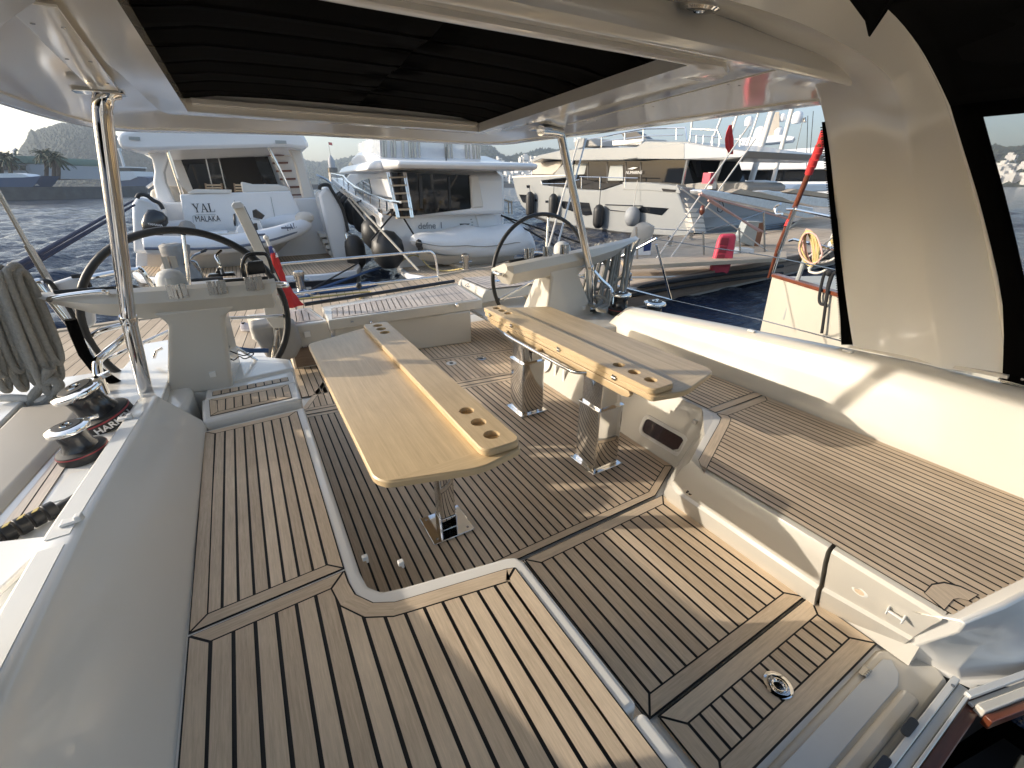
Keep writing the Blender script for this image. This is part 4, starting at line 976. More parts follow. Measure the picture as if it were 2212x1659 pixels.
# line clutch on the left deck
p = Zp(60,1135,.60); t = thing('rope_clutch', 'black and yellow rope jammer bank beside the coaming', 'rope clutch', p)
a = Zp(120,1098,.59); b = Zp(-25,1172,.59); e = (b-a); 
for k in range(5):
    q = a+e*(k/4.6); r = .035-.002*(k%2)
    MB().tube([q, q+e*.18], r, 14).build('drum_cover', M['black'], t, bevel=.003)
    if k: MB().prism([q+V((.0,.012,r*.86)), q+e*.09+V((0,.012,r*.86)), q+e*.09+V((0,-.012,r*.9)), q+V((0,-.012,r*.9))], V((0,0,.004))).build('yellow_tab', M['yellow'], t, smooth=0)
MB().tube([a+V((.0,.0,-.02)), a+V((.16,.20,-.02)), a+V((.2,.35,-.03))], .03, 10).build('rope_lead', M['black'], t)
a, b, c = Zp(0,1180,.60), Zp(128,1168,.60), Zp(0,1220,.60)
MB().prism([Zp(-40,1185,.58),Zp(128,1166,.58),Zp(100,1195,.58),Zp(-40,1330,.58)], V((0,0,.025))).build('cover_plate', M['gel'], t, bevel=.006)
# ================================================================ stern of the own yacht
t = thing('stern_locker', 'white stern locker with weathered teak lid across the transom', 'locker', (1.4, 4.85, 0))
nl, nr, fr, fl = Zp(708,691,.5), Zp(1042,646,.5), Zp(992,613,.5), Zp(655,671,.5)
mb = MB(); mb.prism([V((p.x,p.y,.385)) for p in (nl,nr,fr+V((0,.1,0)),fl+V((.2,.1,0)))], V((0,0,.11))); mb.build('lid', M['gel2'], t, bevel=.012, seg=3)
mb = MB(); ins = inset([tuple(q.xy) for q in (nl,nr,fr,fl+V((.25,0,0)))], .04); planks(mb, ins, .499, .062, border=.055, gap=.009, ang=80); mb.build('teak_panel', [M['teakdk'], M['caulk']], t, smooth=0)
bl, br = Zp(905,757,0), Zp(1022,740,0)
mb = MB(); mb.prism([V((.62,4.72,0)),V((1.45,4.66,0)),V((2.13,4.58,0)),V((2.2,5.2,0)),V((.6,5.2,0))], V((0,0,.385))); mb.build('base', M['gel2'], t, bevel=.015)
for px, py in ((802,697),(986,659)):
    p = Yp(px,py,(nl.y+nr.y)/2-.005); MB().lathe([(.022,0),(.022,.006),(.012,.02),(.016,.03),(.001,.032)], p, (0,-1,0), 18).build('latch', M['chrome'], t)
for px, py in ((761,695),(997,650)):
    p = Yp(px,py,(nl.y+nr.y)/2-.01); MB().box(p,(.03,.012,.014)).build('vent', M['greycab'], t, bevel=.003)
mb = MB(); mb.tube([Zp(660,664,.5)+V((0,.06,.02)), Zp(830,637,.5)+V((0,.06,.02)), Zp(985,612,.5)+V((0,.06,.02))], .022, 10); mb.build('back_ledge', M['stripe'], t)
# lower side section with brown door beneath
t = thing('stern_side_seat', 'low weathered teak side seat left of the stern locker with brown door', 'seat', (.35, 4.9, 0))
q = [Zp(622,702,.47), Zp(702,689,.47), Zp(653,668,.47), Zp(545,690,.47)]
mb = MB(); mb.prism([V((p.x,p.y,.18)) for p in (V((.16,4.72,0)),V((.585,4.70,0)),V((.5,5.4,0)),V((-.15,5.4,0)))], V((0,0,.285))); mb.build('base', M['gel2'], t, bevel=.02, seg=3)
mb = MB(); planks(mb, [(.20,4.79),(.54,4.77),(.46,5.32),(-.06,5.32)], .469, .062, border=.05, gap=.009, ang=86); mb.build('teak_panel', [M['teakdk'], M['caulk']], t, smooth=0)
d = [Yp(*c,4.72) for c in ((643,737),(747,712),(752,775),(664,795))]
mb = MB(); mb.prism([V((.18,4.75,0)),V((.62,4.73,0)),V((.62,5.2,0)),V((.18,5.2,0))], V((0,0,.18))); mb.build('plinth', M['gel'], t)
mb = MB(); mb.prism([V((.20,4.715,.02)),V((.66,4.69,.02)),V((.66,4.69,.235)),V((.20,4.715,.235))], V((0,.02,0)), 0, .25); mb.build('door', M['mahog2'] if 'mahog2' in M else M['timber'], t, bevel=.003)
mb = MB(); planks(mb, [(.19,4.66),(.68,4.64),(.68,4.69),(.19,4.71)], .245, .05, gap=.006); mb.build('door_ledge', [M['teakdk'], M['caulk']], t, smooth=0)
p = Yp(708,656+42,4.69); MB().box(V((.36,4.70,.36)),(.06,.01,.06)).build('flush_catch', M['gel'], t, bevel=.004)
# fold-down white panel on an arm
t = thing('fold_panel', 'white folded panel on small chrome bracket below the wheel', 'panel', Yp(600,690,4.55))
MB().prism([Yp(*c,4.55) for c in ((569,667),(585,647),(598,636),(606,644),(618,697),(613,709),(590,710),(575,688))], V((0,.03,0))).build('panel', M['gel2'], t, bevel=.008, seg=2)
mb = MB(); mb.tube([Yp(592,708,4.57), Yp(597,755,4.57)], .012, 8); mb.tube([Yp(602,708,4.57), Yp(607,755,4.57)], .008, 8); mb.tube([Yp(598,712,4.57), Yp(590,775,4.57)], .02, 8); mb.build('bracket', M['steel'], t)
mb = MB(); planks(mb, [(-.12,4.35),(.16,4.35),(.16,4.75),(-.16,4.75)], .12, .06, gap=.008); o = tag(mb.build('stern_step', [M['teakdk'], M['caulk']], smooth=0), 'small weathered teak step beside the left stern corner', 'step')
# upright folded gangplank
t = thing('upright_plank', 'upright beige folded plank leaning behind the left console', 'plank', Yp(598,612,4.95))
MB().prism([Yp(*c,4.95) for c in ((502,445),(525,441),(606,612),(585,618))], V((0,.05,0))).build('board', M['gel2'], t, bevel=.006)
MB().prism([Yp(*c,4.93) for c in ((500,444),(505,437),(520,436),(527,443),(525,449),(504,452))], V((0,.08,0))).build('end_cap', M['compass'], t, bevel=.004)
MB().tube([Yp(527,446,5.0), Yp(607,612,5.0)], .008, 6).build('edge_seal', M['black'], t)
# ensign on its staff
t = thing('ensign', 'red ensign furled round its staff at the stern', 'flag', Yp(630,660,5.15))
MB().tube([Yp(575,513,5.15), Yp(640,668,5.15)], .016, 8).ball(Yp(575,513,5.15), .026, 10).build('staff', M['compass'], t)
def cloth(ps, rs, m, nm):
    pts = smoothpath([Yp(*p,5.12) for p in ps],5); n = len(pts); rr = np.interp(np.linspace(0,1,n), np.linspace(0,1,len(rs)), rs)
    mb = MB(); loops = []
    for i, p in enumerate(pts):
        loops.append([p+V((rr[i]*math.cos(a)*(1+.35*math.sin(5*a+i*.5)), rr[i]*.6*math.sin(a)*(1+.3*math.cos(4*a+i)), .1*rr[i]*math.cos(a))) for a in [2*PI*k/20 for k in range(20)]])
    return mb.loft(loops).build(nm, m, t, smooth=70)
cloth([(583,532),(588,543),(592,550)], [.012,.022,.02], M['flagblue'], 'canton')
cloth([(588,536),(596,556)], [.010,.022], M['letterw'], 'canton_cross')
cloth([(590,546),(601,585),(608,612),(620,640),(636,662)], [.022,.035,.05,.065,.075], M['red'], 'cloth')
# stern gate rail
def rail(name, label, paths, r, m, cat='rail', group=None):
    t = thing(name, label, cat, paths[0][0], group)
    for p in paths: MB().tube(smoothpath(p,3), r, 10).build('tube', m, t)
    return t
Y0 = 5.75
R = lambda px, py: Yp(px,py,Y0)
t = rail('stern_rail', 'chrome stern gate rail spanning above the locker', [[R(583,612),R(587,585),R(598,573),R(620,569),R(770,556),R(912,544),R(932,545),R(940,556),R(945,585),R(949,618)],[R(620,636),R(780,616),R(946,598)]], .016, M['chrome'])
MB().ball(R(775,617),.04,10).build('clamp', M['black'], t)
# raised quarter seat on the right with teak top
t = thing('quarter_seat', 'white raised quarter seat with pale teak top marked 4', 'seat', (3.2, 5.3, .2))
q = [Zp(1054,624,.56), Zp(1166,611,.56), Zp(1150,594,.56), Zp(998,600,.56)]
A = [Zp(1040,646,.46), Zp(988,614,.46)]
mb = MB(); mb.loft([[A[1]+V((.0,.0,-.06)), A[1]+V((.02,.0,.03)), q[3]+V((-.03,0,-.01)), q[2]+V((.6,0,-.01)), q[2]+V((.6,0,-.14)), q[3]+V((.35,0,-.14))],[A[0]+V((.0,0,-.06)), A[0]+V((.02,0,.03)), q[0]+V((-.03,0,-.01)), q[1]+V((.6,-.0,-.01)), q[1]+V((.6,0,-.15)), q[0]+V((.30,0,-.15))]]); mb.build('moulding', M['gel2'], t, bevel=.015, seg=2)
mb = MB(); planks(mb, [tuple(p.xy) for p in (q[0],q[1]+V((.5,-.06,0)),q[2]+V((.5,0,0)),q[3])], .562, .075, border=.05, gap=.009, ang=100); mb.build('teak_top', [M['teakdk'], M['caulk']], t, smooth=0)
p0, p1, p2 = A[0]+V((.02,0,.03)), q[0]+V((-.03,0,-.01)), q[3]+V((-.03,0,-.01)); p3 = A[1]+V((.02,0,.03))
cc = (p0*.45+p1*.55)*.35+(p3*.45+p2*.55)*.65; u = (p1-p0).normalized(); r = (p0-p3).normalized(); nn = r.cross(u).normalized()
mb = MB()
if nn.z < 0: nn = -nn
for a, b in (((-.05,-.05),(.045,.07)),((.045,.07),(.035,-.02)),((-.05,-.05),(.10,-.02)),((.035,-.02),(.03,-.07))):
    mb.tube([cc+r*a[0]+u*a[1]+nn*.004, cc+r*b[0]+u*b[1]+nn*.004], .0035, 6)
mb.build('number_mark', M['letterg'], t)
mb = MB(); mb.tube([Zp(1062,612,.58)+V((0,0,.02)), Zp(1180,597,.58)+V((0,0,.02))], .016, 8); mb.tube([Yp(1089,650,5.0),Yp(1095,612,5.0)],.014,8); mb.build('hand_rail', M['chrome'], t)
# boarding step bar and black line behind
line('mooring_line', 'black stern line with a knot behind the right wheel', 'rope', smoothpath([Yp(940,690,5.9),Yp(1010,684,5.9),Yp(1080,676,5.9),Yp(1120,667,5.9),Yp(1190,655,5.9),Yp(1245,640,5.9)],4), .02, M['ropeblack'])
# right pushpit: rails, stanchions, coil
t = rail('pushpit_rail', 'chrome pushpit frame behind the right wheel', [[Yp(1140,600,5.2),Yp(1139,590,5.2),Yp(1142,562,5.2),Yp(1150,549,5.2),Yp(1165,545,5.2),Yp(1230,557,5.0),Yp(1300,570,4.6),Yp(1418,515,3.9)],[Yp(1222,645,4.9),Yp(1222,590,4.9)],[Yp(1418,528,3.95),Yp(1437,600,3.95),Yp(1449,645,3.95)],[Yp(1225,590,4.6),Yp(1330,617,4.3),Yp(1450,648,4.0)]], .015, M['chrome'])
line('hoop_rail', 'short bent chrome hoop at the foot of the right post', 'rail', smoothpath([Yp(1283,585,3.55),Yp(1300,605,3.5),Yp(1318,622,3.45),Yp(1322,640,3.4),Yp(1319,690,3.3)],5), .018, M['chrome'])
def coil(name, label, cx, cy, y, w, h, loops, r, m, lean=0, group=None, seed=1):
    """hank of rope: long loops hanging over a rail"""
    R2 = random.Random(seed); t = thing(name, label, 'rope', Yp(cx, cy, y), group); top = Yp(cx, cy-h/2, y); bot = Yp(cx+lean, cy+h/2, y); W = (Yp(cx+w/2, cy, y)-Yp(cx-w/2, cy, y)).length
    ax = (bot-top); mb = MB()
    for i in range(loops):
        f = (i+.5)/loops-.5; dx = f*W*.75; L = 1-R2.uniform(0,.24)*(i % 3 > 0); sp = W*R2.uniform(.025,.05); dy = R2.uniform(-.06,.06)
        c = top+V((dx, dy, R2.uniform(-.02,.02)))
        pts = [c+V((-sp,-.03,-.02)), c+V((0,0,.03)), c+V((sp,.03,-.02)), c+ax*.5*L+V((sp*1.4+dx*.2,.03,0)), c+ax*.92*L+V((sp*1.2+dx*.3,.02,0)), c+ax*L+V((dx*.3,0,-.02)), c+ax*.92*L+V((-sp*1.2+dx*.3,-.02,0)), c+ax*.5*L+V((-sp*1.3+dx*.2,-.03,0))]
        MB().tube(smoothpath(pts,5,True), r, 9, closed=True).build('loop', m, t, smooth=60)
    return t
c = coil('rope_coil', 'big grey rope coil hanging from the left rail', -8, 712, 3.45, 150, 230, 14, .0185, M['ropegrey'], lean=85, seed=3)
pts = [Yp(*p,3.40) for p in ((105,795),(95,825),(112,850),(128,832),(108,822),(80,845),(66,872),(88,872),(118,852),(100,872))]
MB().tube(smoothpath(pts,6), .026, 10).build('knot', M['ropegrey'], c)
MB().tube(smoothpath([Yp(*p,3.40) for p in ((-30,860),(40,860),(80,864),(105,858))],5), .022, 10).build('tail', M['ropewhite'], c)
MB().tube(smoothpath([Yp(*p,3.42) for p in ((-30,872),(5,885),(28,925),(42,968))],5), .022, 10).build('tail', M['ropewhite'], c)
c = coil('rope_coil', 'grey rope hank hanging at outer end of the right console', 1322, 600, 3.75, 95, 135, 10, .018, M['ropegrey'], lean=-25, seed=8)
MB().tube(smoothpath([Yp(*p,3.72) for p in ((1380,515),(1360,560),(1340,600),(1290,625),(1268,600),(1275,570),(1300,560),(1330,600))],5), .02, 9).build('loop', M['ropegrey'], c)
MB().tube(smoothpath([Yp(*p,3.78) for p in ((1372,520),(1355,600),(1340,660),(1336,700))],5), .019, 9).build('tail', M['ropegrey'], c)
pts = [Zp(*p,.62) for p in ((1262,652),(1280,640),(1300,650),(1285,662),(1268,650),(1295,640),(1312,655),(1290,668),(1310,672))]
MB().tube(smoothpath(pts,5), .02, 8).build('heap', M['ropegrey'], c)
# left rails, fender cushion, strap, sloping spar
t = rail('pushpit_rail', 'chrome pushpit frame beside the big rope coil', [[Yp(20,622,3.75),Yp(60,612,3.75),Yp(90,607,3.75)],[Yp(80,612,3.75),Yp(180,740,3.72),Yp(279,883,3.6)],[Yp(-5,775,3.7),Yp(30,757,3.7),Yp(65,742,3.7)],[Yp(197,725,3.9),Yp(225,712,3.9),Yp(275,700,3.9)]], .019, M['chrome'])
t2 = rail('hoop_rail', 'polished hoop rail in front of the left post foot', [[Yp(500/1.823,1320/1.823,3.7),Yp(480/1.823,1340/1.823,3.65),Yp(395/1.823,1410/1.823,3.6),Yp(383/1.823,1440/1.823,3.55),Yp(392/1.823,1490/1.823,3.5),Yp(425/1.823,1575/1.823,3.4)]], .026, M['chrome'])
t3 = thing('rail_cushion', 'white padded cushion with black edging on the left pushpit', 'cushion', Yp(150,640,3.95))
MB().prism([Yp(*p,3.95) for p in ((100,615),(155,598),(175,605),(200,640),(205,700),(188,712),(150,700))], V((0,.06,0))).build('pad', M['vinyl'], t3, bevel=.015, seg=2)
MB().tube(smoothpath([Yp(*p,3.93) for p in ((88,608),(105,608),(120,625),(148,665),(172,706),(180,712),(160,708))],4), .014, 8).build('edging', M['black'], t3)
MB().tube(smoothpath([Yp(*p,3.93) for p in ((155,597),(180,598),(195,620))],4), .014, 8).build('edging', M['black'], t3)
line('ladder_rail', 'thin chrome boarding ladder tube on the left quarter', 'rail', smoothpath([Yp(190,600,4.2),Yp(250,588,4.2),Yp(292,583,4.2),Yp(312,592,4.2),Yp(372,700,4.2),Yp(420,800,4.2)],4), .017, M['chrome'])
line('backstay_spar', 'slanting grey spar rising left of the chrome post', 'spar', [Yp(-15,395,4.1),Yp(60,530,4.1),Yp(118,625,4.1)], .014, M['steel'])
MB().tube([Yp(60,530,4.1),Yp(120,632,4.1)], .022, 8).build('sleeve', M['steel'], bpy.data.objects['backstay_spar'])
line('webbing_strap', 'broad black webbing strap curving under left console', 'strap', [Yp(*p,3.62) for p in ((152,690),(165,725),(182,765),(205,795),(240,820),(278,845))], .030, M['canvas'])
for k, (a, b) in enumerate((((-20,622),(290,443)),((-20,606),(287,434)))):
    line('mooring_line', ['lower of two dark navy mooring lines crossing the water at left','upper of two dark navy mooring lines crossing the water at left'][k], 'rope', [Yp(*a,4.6), Zp(*b,-.2).lerp(Yp(*b,12),1) if False else Yp(*b,14)], .022 if k else .024, M['ropenavy'], group='twin navy mooring lines')
t = thing('fairlead_block', 'white fairlead block with steel roller by the left quarter', 'fairlead', Yp(400,760,3.95))
mb = MB(); mb.prism([Zp(*p,.33) for p in ((320,772),(385,760),(455,805),(375,850),(290,880),(260,850))], V((0,0,.13))); mb.build('block', M['gel'], t, bevel=.015)
MB().ball(Yp(392,752,3.98), (.075,.06,.05), 18).build('roller_cap', M['steel'], t)
MB().tube([Yp(332,773,3.9),Yp(338,757,3.9),Yp(350,752,3.9)],.012,8).build('eye', M['chrome'], t)
line('hose', 'blue water hose lying behind the left post', 'hose', smoothpath([Yp(440,745,4.5),Yp(500,752,4.5),Yp(540,757,4.5),Yp(580,757,4.5)],4), .022, M['ropeblue'])
t = thing('grey_cover', 'dark grey fabric cover bundled behind the left pedestal', 'cover', Yp(610,740,4.6))
mb = MB(); mb.prism([Yp(*p,4.6) for p in ((538,705),(620,695),(640,700),(655,745),(640,775),(585,790),(568,760),(550,735))], V((0,.25,0))); o = mb.build('cloth', M['tarp'], t, bevel=.04, seg=3)
for p, q in (((0,0),(0,0)),):
    pass
line('lifeline', 'white lifeline running forward from the right console end', 'wire', [Yp(1418,517,3.9), Yp(1660,553,3.0).lerp(Yp(1418,517,3.9),-.0), Xp(1850,592,4.2)], .0055, M['steel'])
line('lifeline', 'lower lifeline from the right pushpit past the seat back', 'wire', [Yp(1450,648,4.0), Xp(1640,690,3.8), Xp(1850,745,3.78)], .005, M['steel'])
# ================================================================ sea
def make_sea():
    rs = np.random.RandomState(4)
    ang = np.radians(np.arange(-112, 112.1, .36)); rad = [3.0]
    while rad[-1] < 1580: rad.append(rad[-1]*(1.0075 if rad[-1] < 75 else 1.02)+.012)
    rad = np.array(rad); A, Rr = np.meshgrid(ang, rad); X = Rr*np.sin(A+.53); Yv = Rr*np.cos(A+.53); Z = np.zeros_like(X)
    cell = np.where(Rr < 75, Rr*.0076, Rr*.02)
    for k in range(64):
        lam = .38*1.05**k; lam = min(lam, 5); th = rs.normal(2.6, .55); ph = rs.uniform(0, 6.28); kx, ky = math.cos(th)*6.283/lam, math.sin(th)*6.283/lam
        amp = .0105*lam**.75; att = np.clip(lam/(cell*3.0)-.5, 0, 1)
        s = np.sin(kx*X+ky*Yv+ph+1.2*np.sin(.23*X+.31*Yv+k)); Z += amp*att*(1-2*np.abs(s)**.8 if k % 2 else s)
    near = np.clip((Yv-7.2)/3, .35, 1); Z *= near*.85
    Z = Z - Z.mean() + SEA
    n, m = X.shape; vs = np.stack([X, Yv, Z], -1).reshape(-1, 3)
    i = np.arange(n*m).reshape(n, m); f = np.stack([i[:-1,:-1], i[:-1,1:], i[1:,1:], i[1:,:-1]], -1).reshape(-1, 4)
    me = bpy.data.meshes.new('sea'); me.from_pydata(vs.tolist(), [], f.tolist()); me.polygons.foreach_set('use_smooth', [True]*len(f))
    mt, nt, b = nodes_of('sea_water'); b.inputs['Base Color'].default_value = (.006, .016, .040, 1); b.inputs['Roughness'].default_value = .10; b.inputs['IOR'].default_value = 1.333
    tc = N(nt, 'ShaderNodeTexCoord')
    h = None
    for sc, st in ((1.6, .6), (4.2, .5), (11, .25), (30, .08)):
        mp = N(nt, 'ShaderNodeMapping'); mp.inputs['Scale'].default_value = (sc*.55, sc*1.15, 1); mp.inputs['Rotation'].default_value = (0,0,.45)
        no = N(nt, 'ShaderNodeTexNoise', i_Scale=1.0, i_Detail=3.0, i_Distortion=.6); nt.links.new(tc.outputs['Object'], mp.inputs[0]); nt.links.new(mp.outputs[0], no.inputs['Vector'])
        mu = N(nt, 'ShaderNodeMath', operation='MULTIPLY'); mu.inputs[1].default_value = st; nt.links.new(no.outputs['Fac'], mu.inputs[0])
        if h is None: h = mu.outputs[0]
        else:
            ad = N(nt, 'ShaderNodeMath', operation='ADD'); nt.links.new(h, ad.inputs[0]); nt.links.new(mu.outputs[0], ad.inputs[1]); h = ad.outputs[0]
    bp = N(nt, 'ShaderNodeBump', i_Strength=.6, i_Distance=.26); nt.links.new(h, bp.inputs['Height']); nt.links.new(bp.outputs[0], b.inputs['Normal'])
    me.materials.append(mt); o = bpy.data.objects.new('sea', me); COL.objects.link(o); struct(o)
make_sea()
# ================================================================ hills, breakwaters
def hill(name, prof, dist, depth, col, col2, seed, base=None, bumps=1.0, rough=.12, trees=0):
    """ridge traced in elevation, given its own distance and real depth: a ground mesh rising to the skyline and falling behind"""
    rs = random.Random(seed); n = 160
    xs = np.linspace(prof[0][0], prof[-1][0], n); ys = np.interp(xs, [p[0] for p in prof], [p[1] for p in prof])
    mb = MB(); rows = []; m = 22
    import mathutils.noise as mn
    for i in range(n):
        d = ray(xs[i], 396); h = math.hypot(d.x, d.y); ux, uy = d.x/h, d.y/h
        top = CP + ray(xs[i], ys[i])*(dist/h)
        H = max(top.z-SEA, .2); row = []
        for k in range(m):
            f = k/(m-3); rr = dist-depth*(1-f); hz = H*min(1, math.sin(min(f,1)*PI/2)**1.15) if f <= 1 else H*(1-(f-1)*3)
            q = V((ux*rr, uy*rr, 0)); nz = mn.fractal(V((q.x*.012, q.y*.012, seed)), 1, 2, 5)*H*rough*math.sin(PI*min(f*.9+.05,1))**.5 if 0 < k else 0
            nz += mn.noise(V((q.x*.11, q.y*.11, seed+9)))*bumps*(.3+.7*(H > 3))*(1 if k else 0)
            row.append(V((q.x, q.y, SEA+hz*(1)+nz*(.8 if f < .95 else .45))))
        rows.append(row)
    for i in range(n-1):
        for k in range(m-1): pass
    vs = [p for r in rows for p in r]; fs = [(i*m+k, (i+1)*m+k, (i+1)*m+k+1, i*m+k+1) for i in range(n-1) for k in range(m-1)]
    mb.add(vs, fs)
    mname = name+'_ground_%d' % seed
    mt, nt, b = nodes_of(mname); tc = N(nt, 'ShaderNodeTexCoord'); no = N(nt, 'ShaderNodeTexNoise', i_Scale=.05, i_Detail=9.0, i_Roughness=.72); nt.links.new(tc.outputs['Object'], no.inputs['Vector'])
    cr = N(nt, 'ShaderNodeValToRGB'); cr.color_ramp.elements[0].position = .42; cr.color_ramp.elements[0].color = (*col, 1); cr.color_ramp.elements[1].position = .62; cr.color_ramp.elements[1].color = (*col2, 1)
    nt.links.new(no.outputs['Fac'], cr.inputs[0]); nt.links.new(cr.outputs[0], b.inputs['Base Color']); b.inputs['Roughness'].default_value = 1; b.inputs['Specular IOR Level'].default_value = .1
    vo = N(nt, 'ShaderNodeTexVoronoi', i_Scale=.22); nt.links.new(tc.outputs['Object'], vo.inputs['Vector'])
    bp = N(nt, 'ShaderNodeBump', i_Strength=1.0, i_Distance=5.0); nt.links.new(vo.outputs['Distance'], bp.inputs['Height']); nt.links.new(bp.outputs[0], b.inputs['Normal'])
    o = struct(mb.build(name, mt, smooth=180)); o['_'] = 0; del o['_']
    # bushes along the skyline and slope so that it reads as scrub
    if trees:
        mt2 = mat(name+'_scrub_%d' % seed, col, 1, var=.5, nscale=.2); mb = MB()
        for _ in range(trees):
            i = rs.randrange(n-1); f = rs.random()**.55; k = min(int(f*(m-3)), m-4); p = rows[i][k].lerp(rows[i+1][k+1], rs.random())
            r = dist*rs.uniform(.0016,.0042); c = p+V((0,0,r*.3)); vv = [c+V((r*rs.uniform(.7,1.4),0,0)), c-V((r*rs.uniform(.7,1.4),0,0)), c+V((0,r,0)), c-V((0,r,0)), c+V((0,0,r*rs.uniform(.6,1.3))), c-V((0,0,r))]
            mb.add(vv, [(0,2,4),(2,1,4),(1,3,4),(3,0,4),(2,0,5),(1,2,5),(3,1,5),(0,3,5)])
        s = mb.build(name+'_scrub', mt2, smooth=0); stuff(s); s['label'] = 'dark scrub covering the %s slopes' % {1:'steep left headland', 2:'long middle ridge', 3:'right hillside town'}[seed]; s['category'] = 'scrub'
    return rows
h1 = hill('headland', [(20,392),(78,330),(90,318),(104,306),(112,291),(122,300),(128,291),(145,288),(175,281),(215,282),(255,292),(275,301),(300,322),(338,350),(372,368),(410,392)], 640, 210, (.035,.045,.032), (.10,.095,.07), 1, trees=5200, bumps=1.3)
h2 = hill('ridge', [(250,392),(340,374),(420,366),(560,362),(625,345),(660,352),(690,357),(730,352),(780,343),(900,338),(1000,352),(1060,366)], 1150, 420, (.035,.05,.03), (.095,.10,.06), 2, trees=3000, bumps=1.0)
h3 = hill('hillside', [(960,392),(1000,345),(1025,325),(1040,319),(1052,322),(1062,321),(1078,337),(1096,344),(1130,337),(1175,330),(1300,335),(1500,345),(1700,340),(1900,330),(2100,325),(2300,335),(2500,380)], 900, 380, (.035,.05,.028), (.12,.115,.07), 3, trees=3600, bumps=1.0)
rs = random.Random(5)
for i in range(150):
    px = rs.choice([rs.uniform(1030,1150), rs.uniform(1040,1140), rs.uniform(1120,1260), rs.uniform(2130,2330)]); 
    col_i = int(np.interp(px, [960,2500], [0,159])); k = rs.choice([1,1,2,2,3,4,5,6,8]); p = h3[min(col_i,158)][k].lerp(h3[min(col_i+1,159)][k+1], rs.random())
    w, d, h = rs.uniform(5,11), rs.uniform(5,8), rs.uniform(4,8); rot = rs.uniform(-.4,.4)
    mb = MB(); mb.box((p.x,p.y,p.z+h/2-1), (w,d,h+2), rot)
    if rs.random() < .5: mb.box((p.x+rs.uniform(-2,2),p.y+1,p.z+h+.8), (w*.5,d*.5,2.4), rot)
    m4 = Matrix.Translation((p.x,p.y,0)) @ Matrix.Rotation(rot,4,'Z')
    for q in range(rs.randint(2,4)):
        mb.box((0,0,0),(1.1,.3,1.4),0,1,M4=m4 @ Matrix.Translation((-w/2+(q+.6)*w/4.2,-d/2-.05,p.z+h*.55)))
    tag(mb.build('hill_house', [M['housewhite'], M['smoke']], smooth=0), 'small white flat roofed house on the far right hillside', 'house', 'white houses scattered over the hillside')
def farpt(px, py, dist):
    d = ray(px, py); return CP+d*(dist/math.hypot(d.x, d.y))
def seapt(px, dist, z=SEA):
    d = ray(px, 396); h = math.hypot(d.x, d.y); return V((d.x/h*dist, d.y/h*dist, z))
mb = MB()
for pxs, dist, h, w in (((60,470),190,1.5,5),((150,420),205,1.9,5)):
    a, b = seapt(pxs[0],dist), seapt(pxs[1],dist*1.0); e = (b-a).normalized(); s = V((-e.y,e.x,0))
    L = []
    for i in range(40):
        p = a.lerp(b,i/39); L.append([p-s*w*.5+V((0,0,-.5)), p-s*w*.38+V((0,0,h*rs.uniform(.85,1))), p+s*w*.3+V((0,0,h*rs.uniform(.9,1))), p+s*w*.5+V((0,0,-.5))])
    mb.loft(L)
struct(mb.build('breakwater', M['rockwall'], smooth=0))
mb = MB()
for x0, x1, dist, h in ((570,760,260,2.4),(940,1300,330,2.4)):
    a, b = seapt(x0,dist), seapt(x1,dist); e = (b-a).normalized(); s = V((-e.y,e.x,0))
    L = [[p-s*3+V((0,0,-.5)), p-s*2.4+V((0,0,h*rs.uniform(.85,1))), p+s*2+V((0,0,h)), p+s*3+V((0,0,-.5))] for p in [a.lerp(b,i/50) for i in range(51)]]
    mb.loft(L)
struct(mb.build('breakwater', M['rockwall'], smooth=0))
# lighthouse on the breakwater
D = 262; p = seapt(723,D); s = D/944*1.06
t = thing('lighthouse', 'small stone harbour tower with red flag on the breakwater', 'lighthouse', p)
MB().lathe([(9*s,0),(8.2*s,8*s),(7.4*s,28*s),(6.8*s,33*s)], p, n=14).build('tower', M['tarpbeige'], t)
MB().lathe([(8.2*s,26*s),(8.2*s,33*s),(7.6*s,33.5*s)], p, n=14).build('gallery', M['smoke'], t)
MB().lathe([(5.5*s,33*s),(5.5*s,44*s),(3*s,49*s),(.5*s,53*s)], p, n=12).build('lantern', M['shadewhite'], t)
MB().tube([p+V((0,0,50*s)), p+V((0,0,72*s))], .35*s, 6).build('flagpole', M['steel'], t)
MB().prism([p+RT*(a*s)+V((0,0,b*s)) for a, b in ((0,72),(6,71),(6,67),(0,68))], FW*.1).build('flag', M['red'], t)
# far ferry
D = 170; 
def F(px, py, dd=0): return farpt(px, py, D+dd)
t = thing('ferry', 'distant white and blue ferry moored at the breakwater', 'ferry', seapt(280,D))
dv = V((FW.x,FW.y,0)).normalized()*9
MB().prism([F(*q) for q in ((252,383),(300,381),(318,384),(322,401),(309,403),(253,402))], dv).build('hull', M['ferryblue'], t)
MB().prism([F(*q)-dv*.05 for q in ((252,370),(291,370),(297,383),(284,389),(252,391))], dv*.8).build('deckhouse', M['boatwhite'], t)
MB().prism([F(*q)-dv*.02 for q in ((256,361),(283,361),(284,371),(255,371))], dv*.6).build('wheelhouse', M['smoke'], t)
MB().prism([F(*q)-dv*.04 for q in ((255,359.5),(284,360),(285,362.5),(255,362.5))], dv*.65).build('roof', M['boatwhite'], t)
MB().tube([F(268,360), F(263,342), F(258,326)], .35, 6).tube([F(258,326),F(257,320)],.6,6).build('mast', M['boatwhite'], t)
MB().prism([F(*q,2) for q in ((300,376),(305,376),(312,386),(302,386))], dv*.4).build('funnel', M['boatwhite'], t)
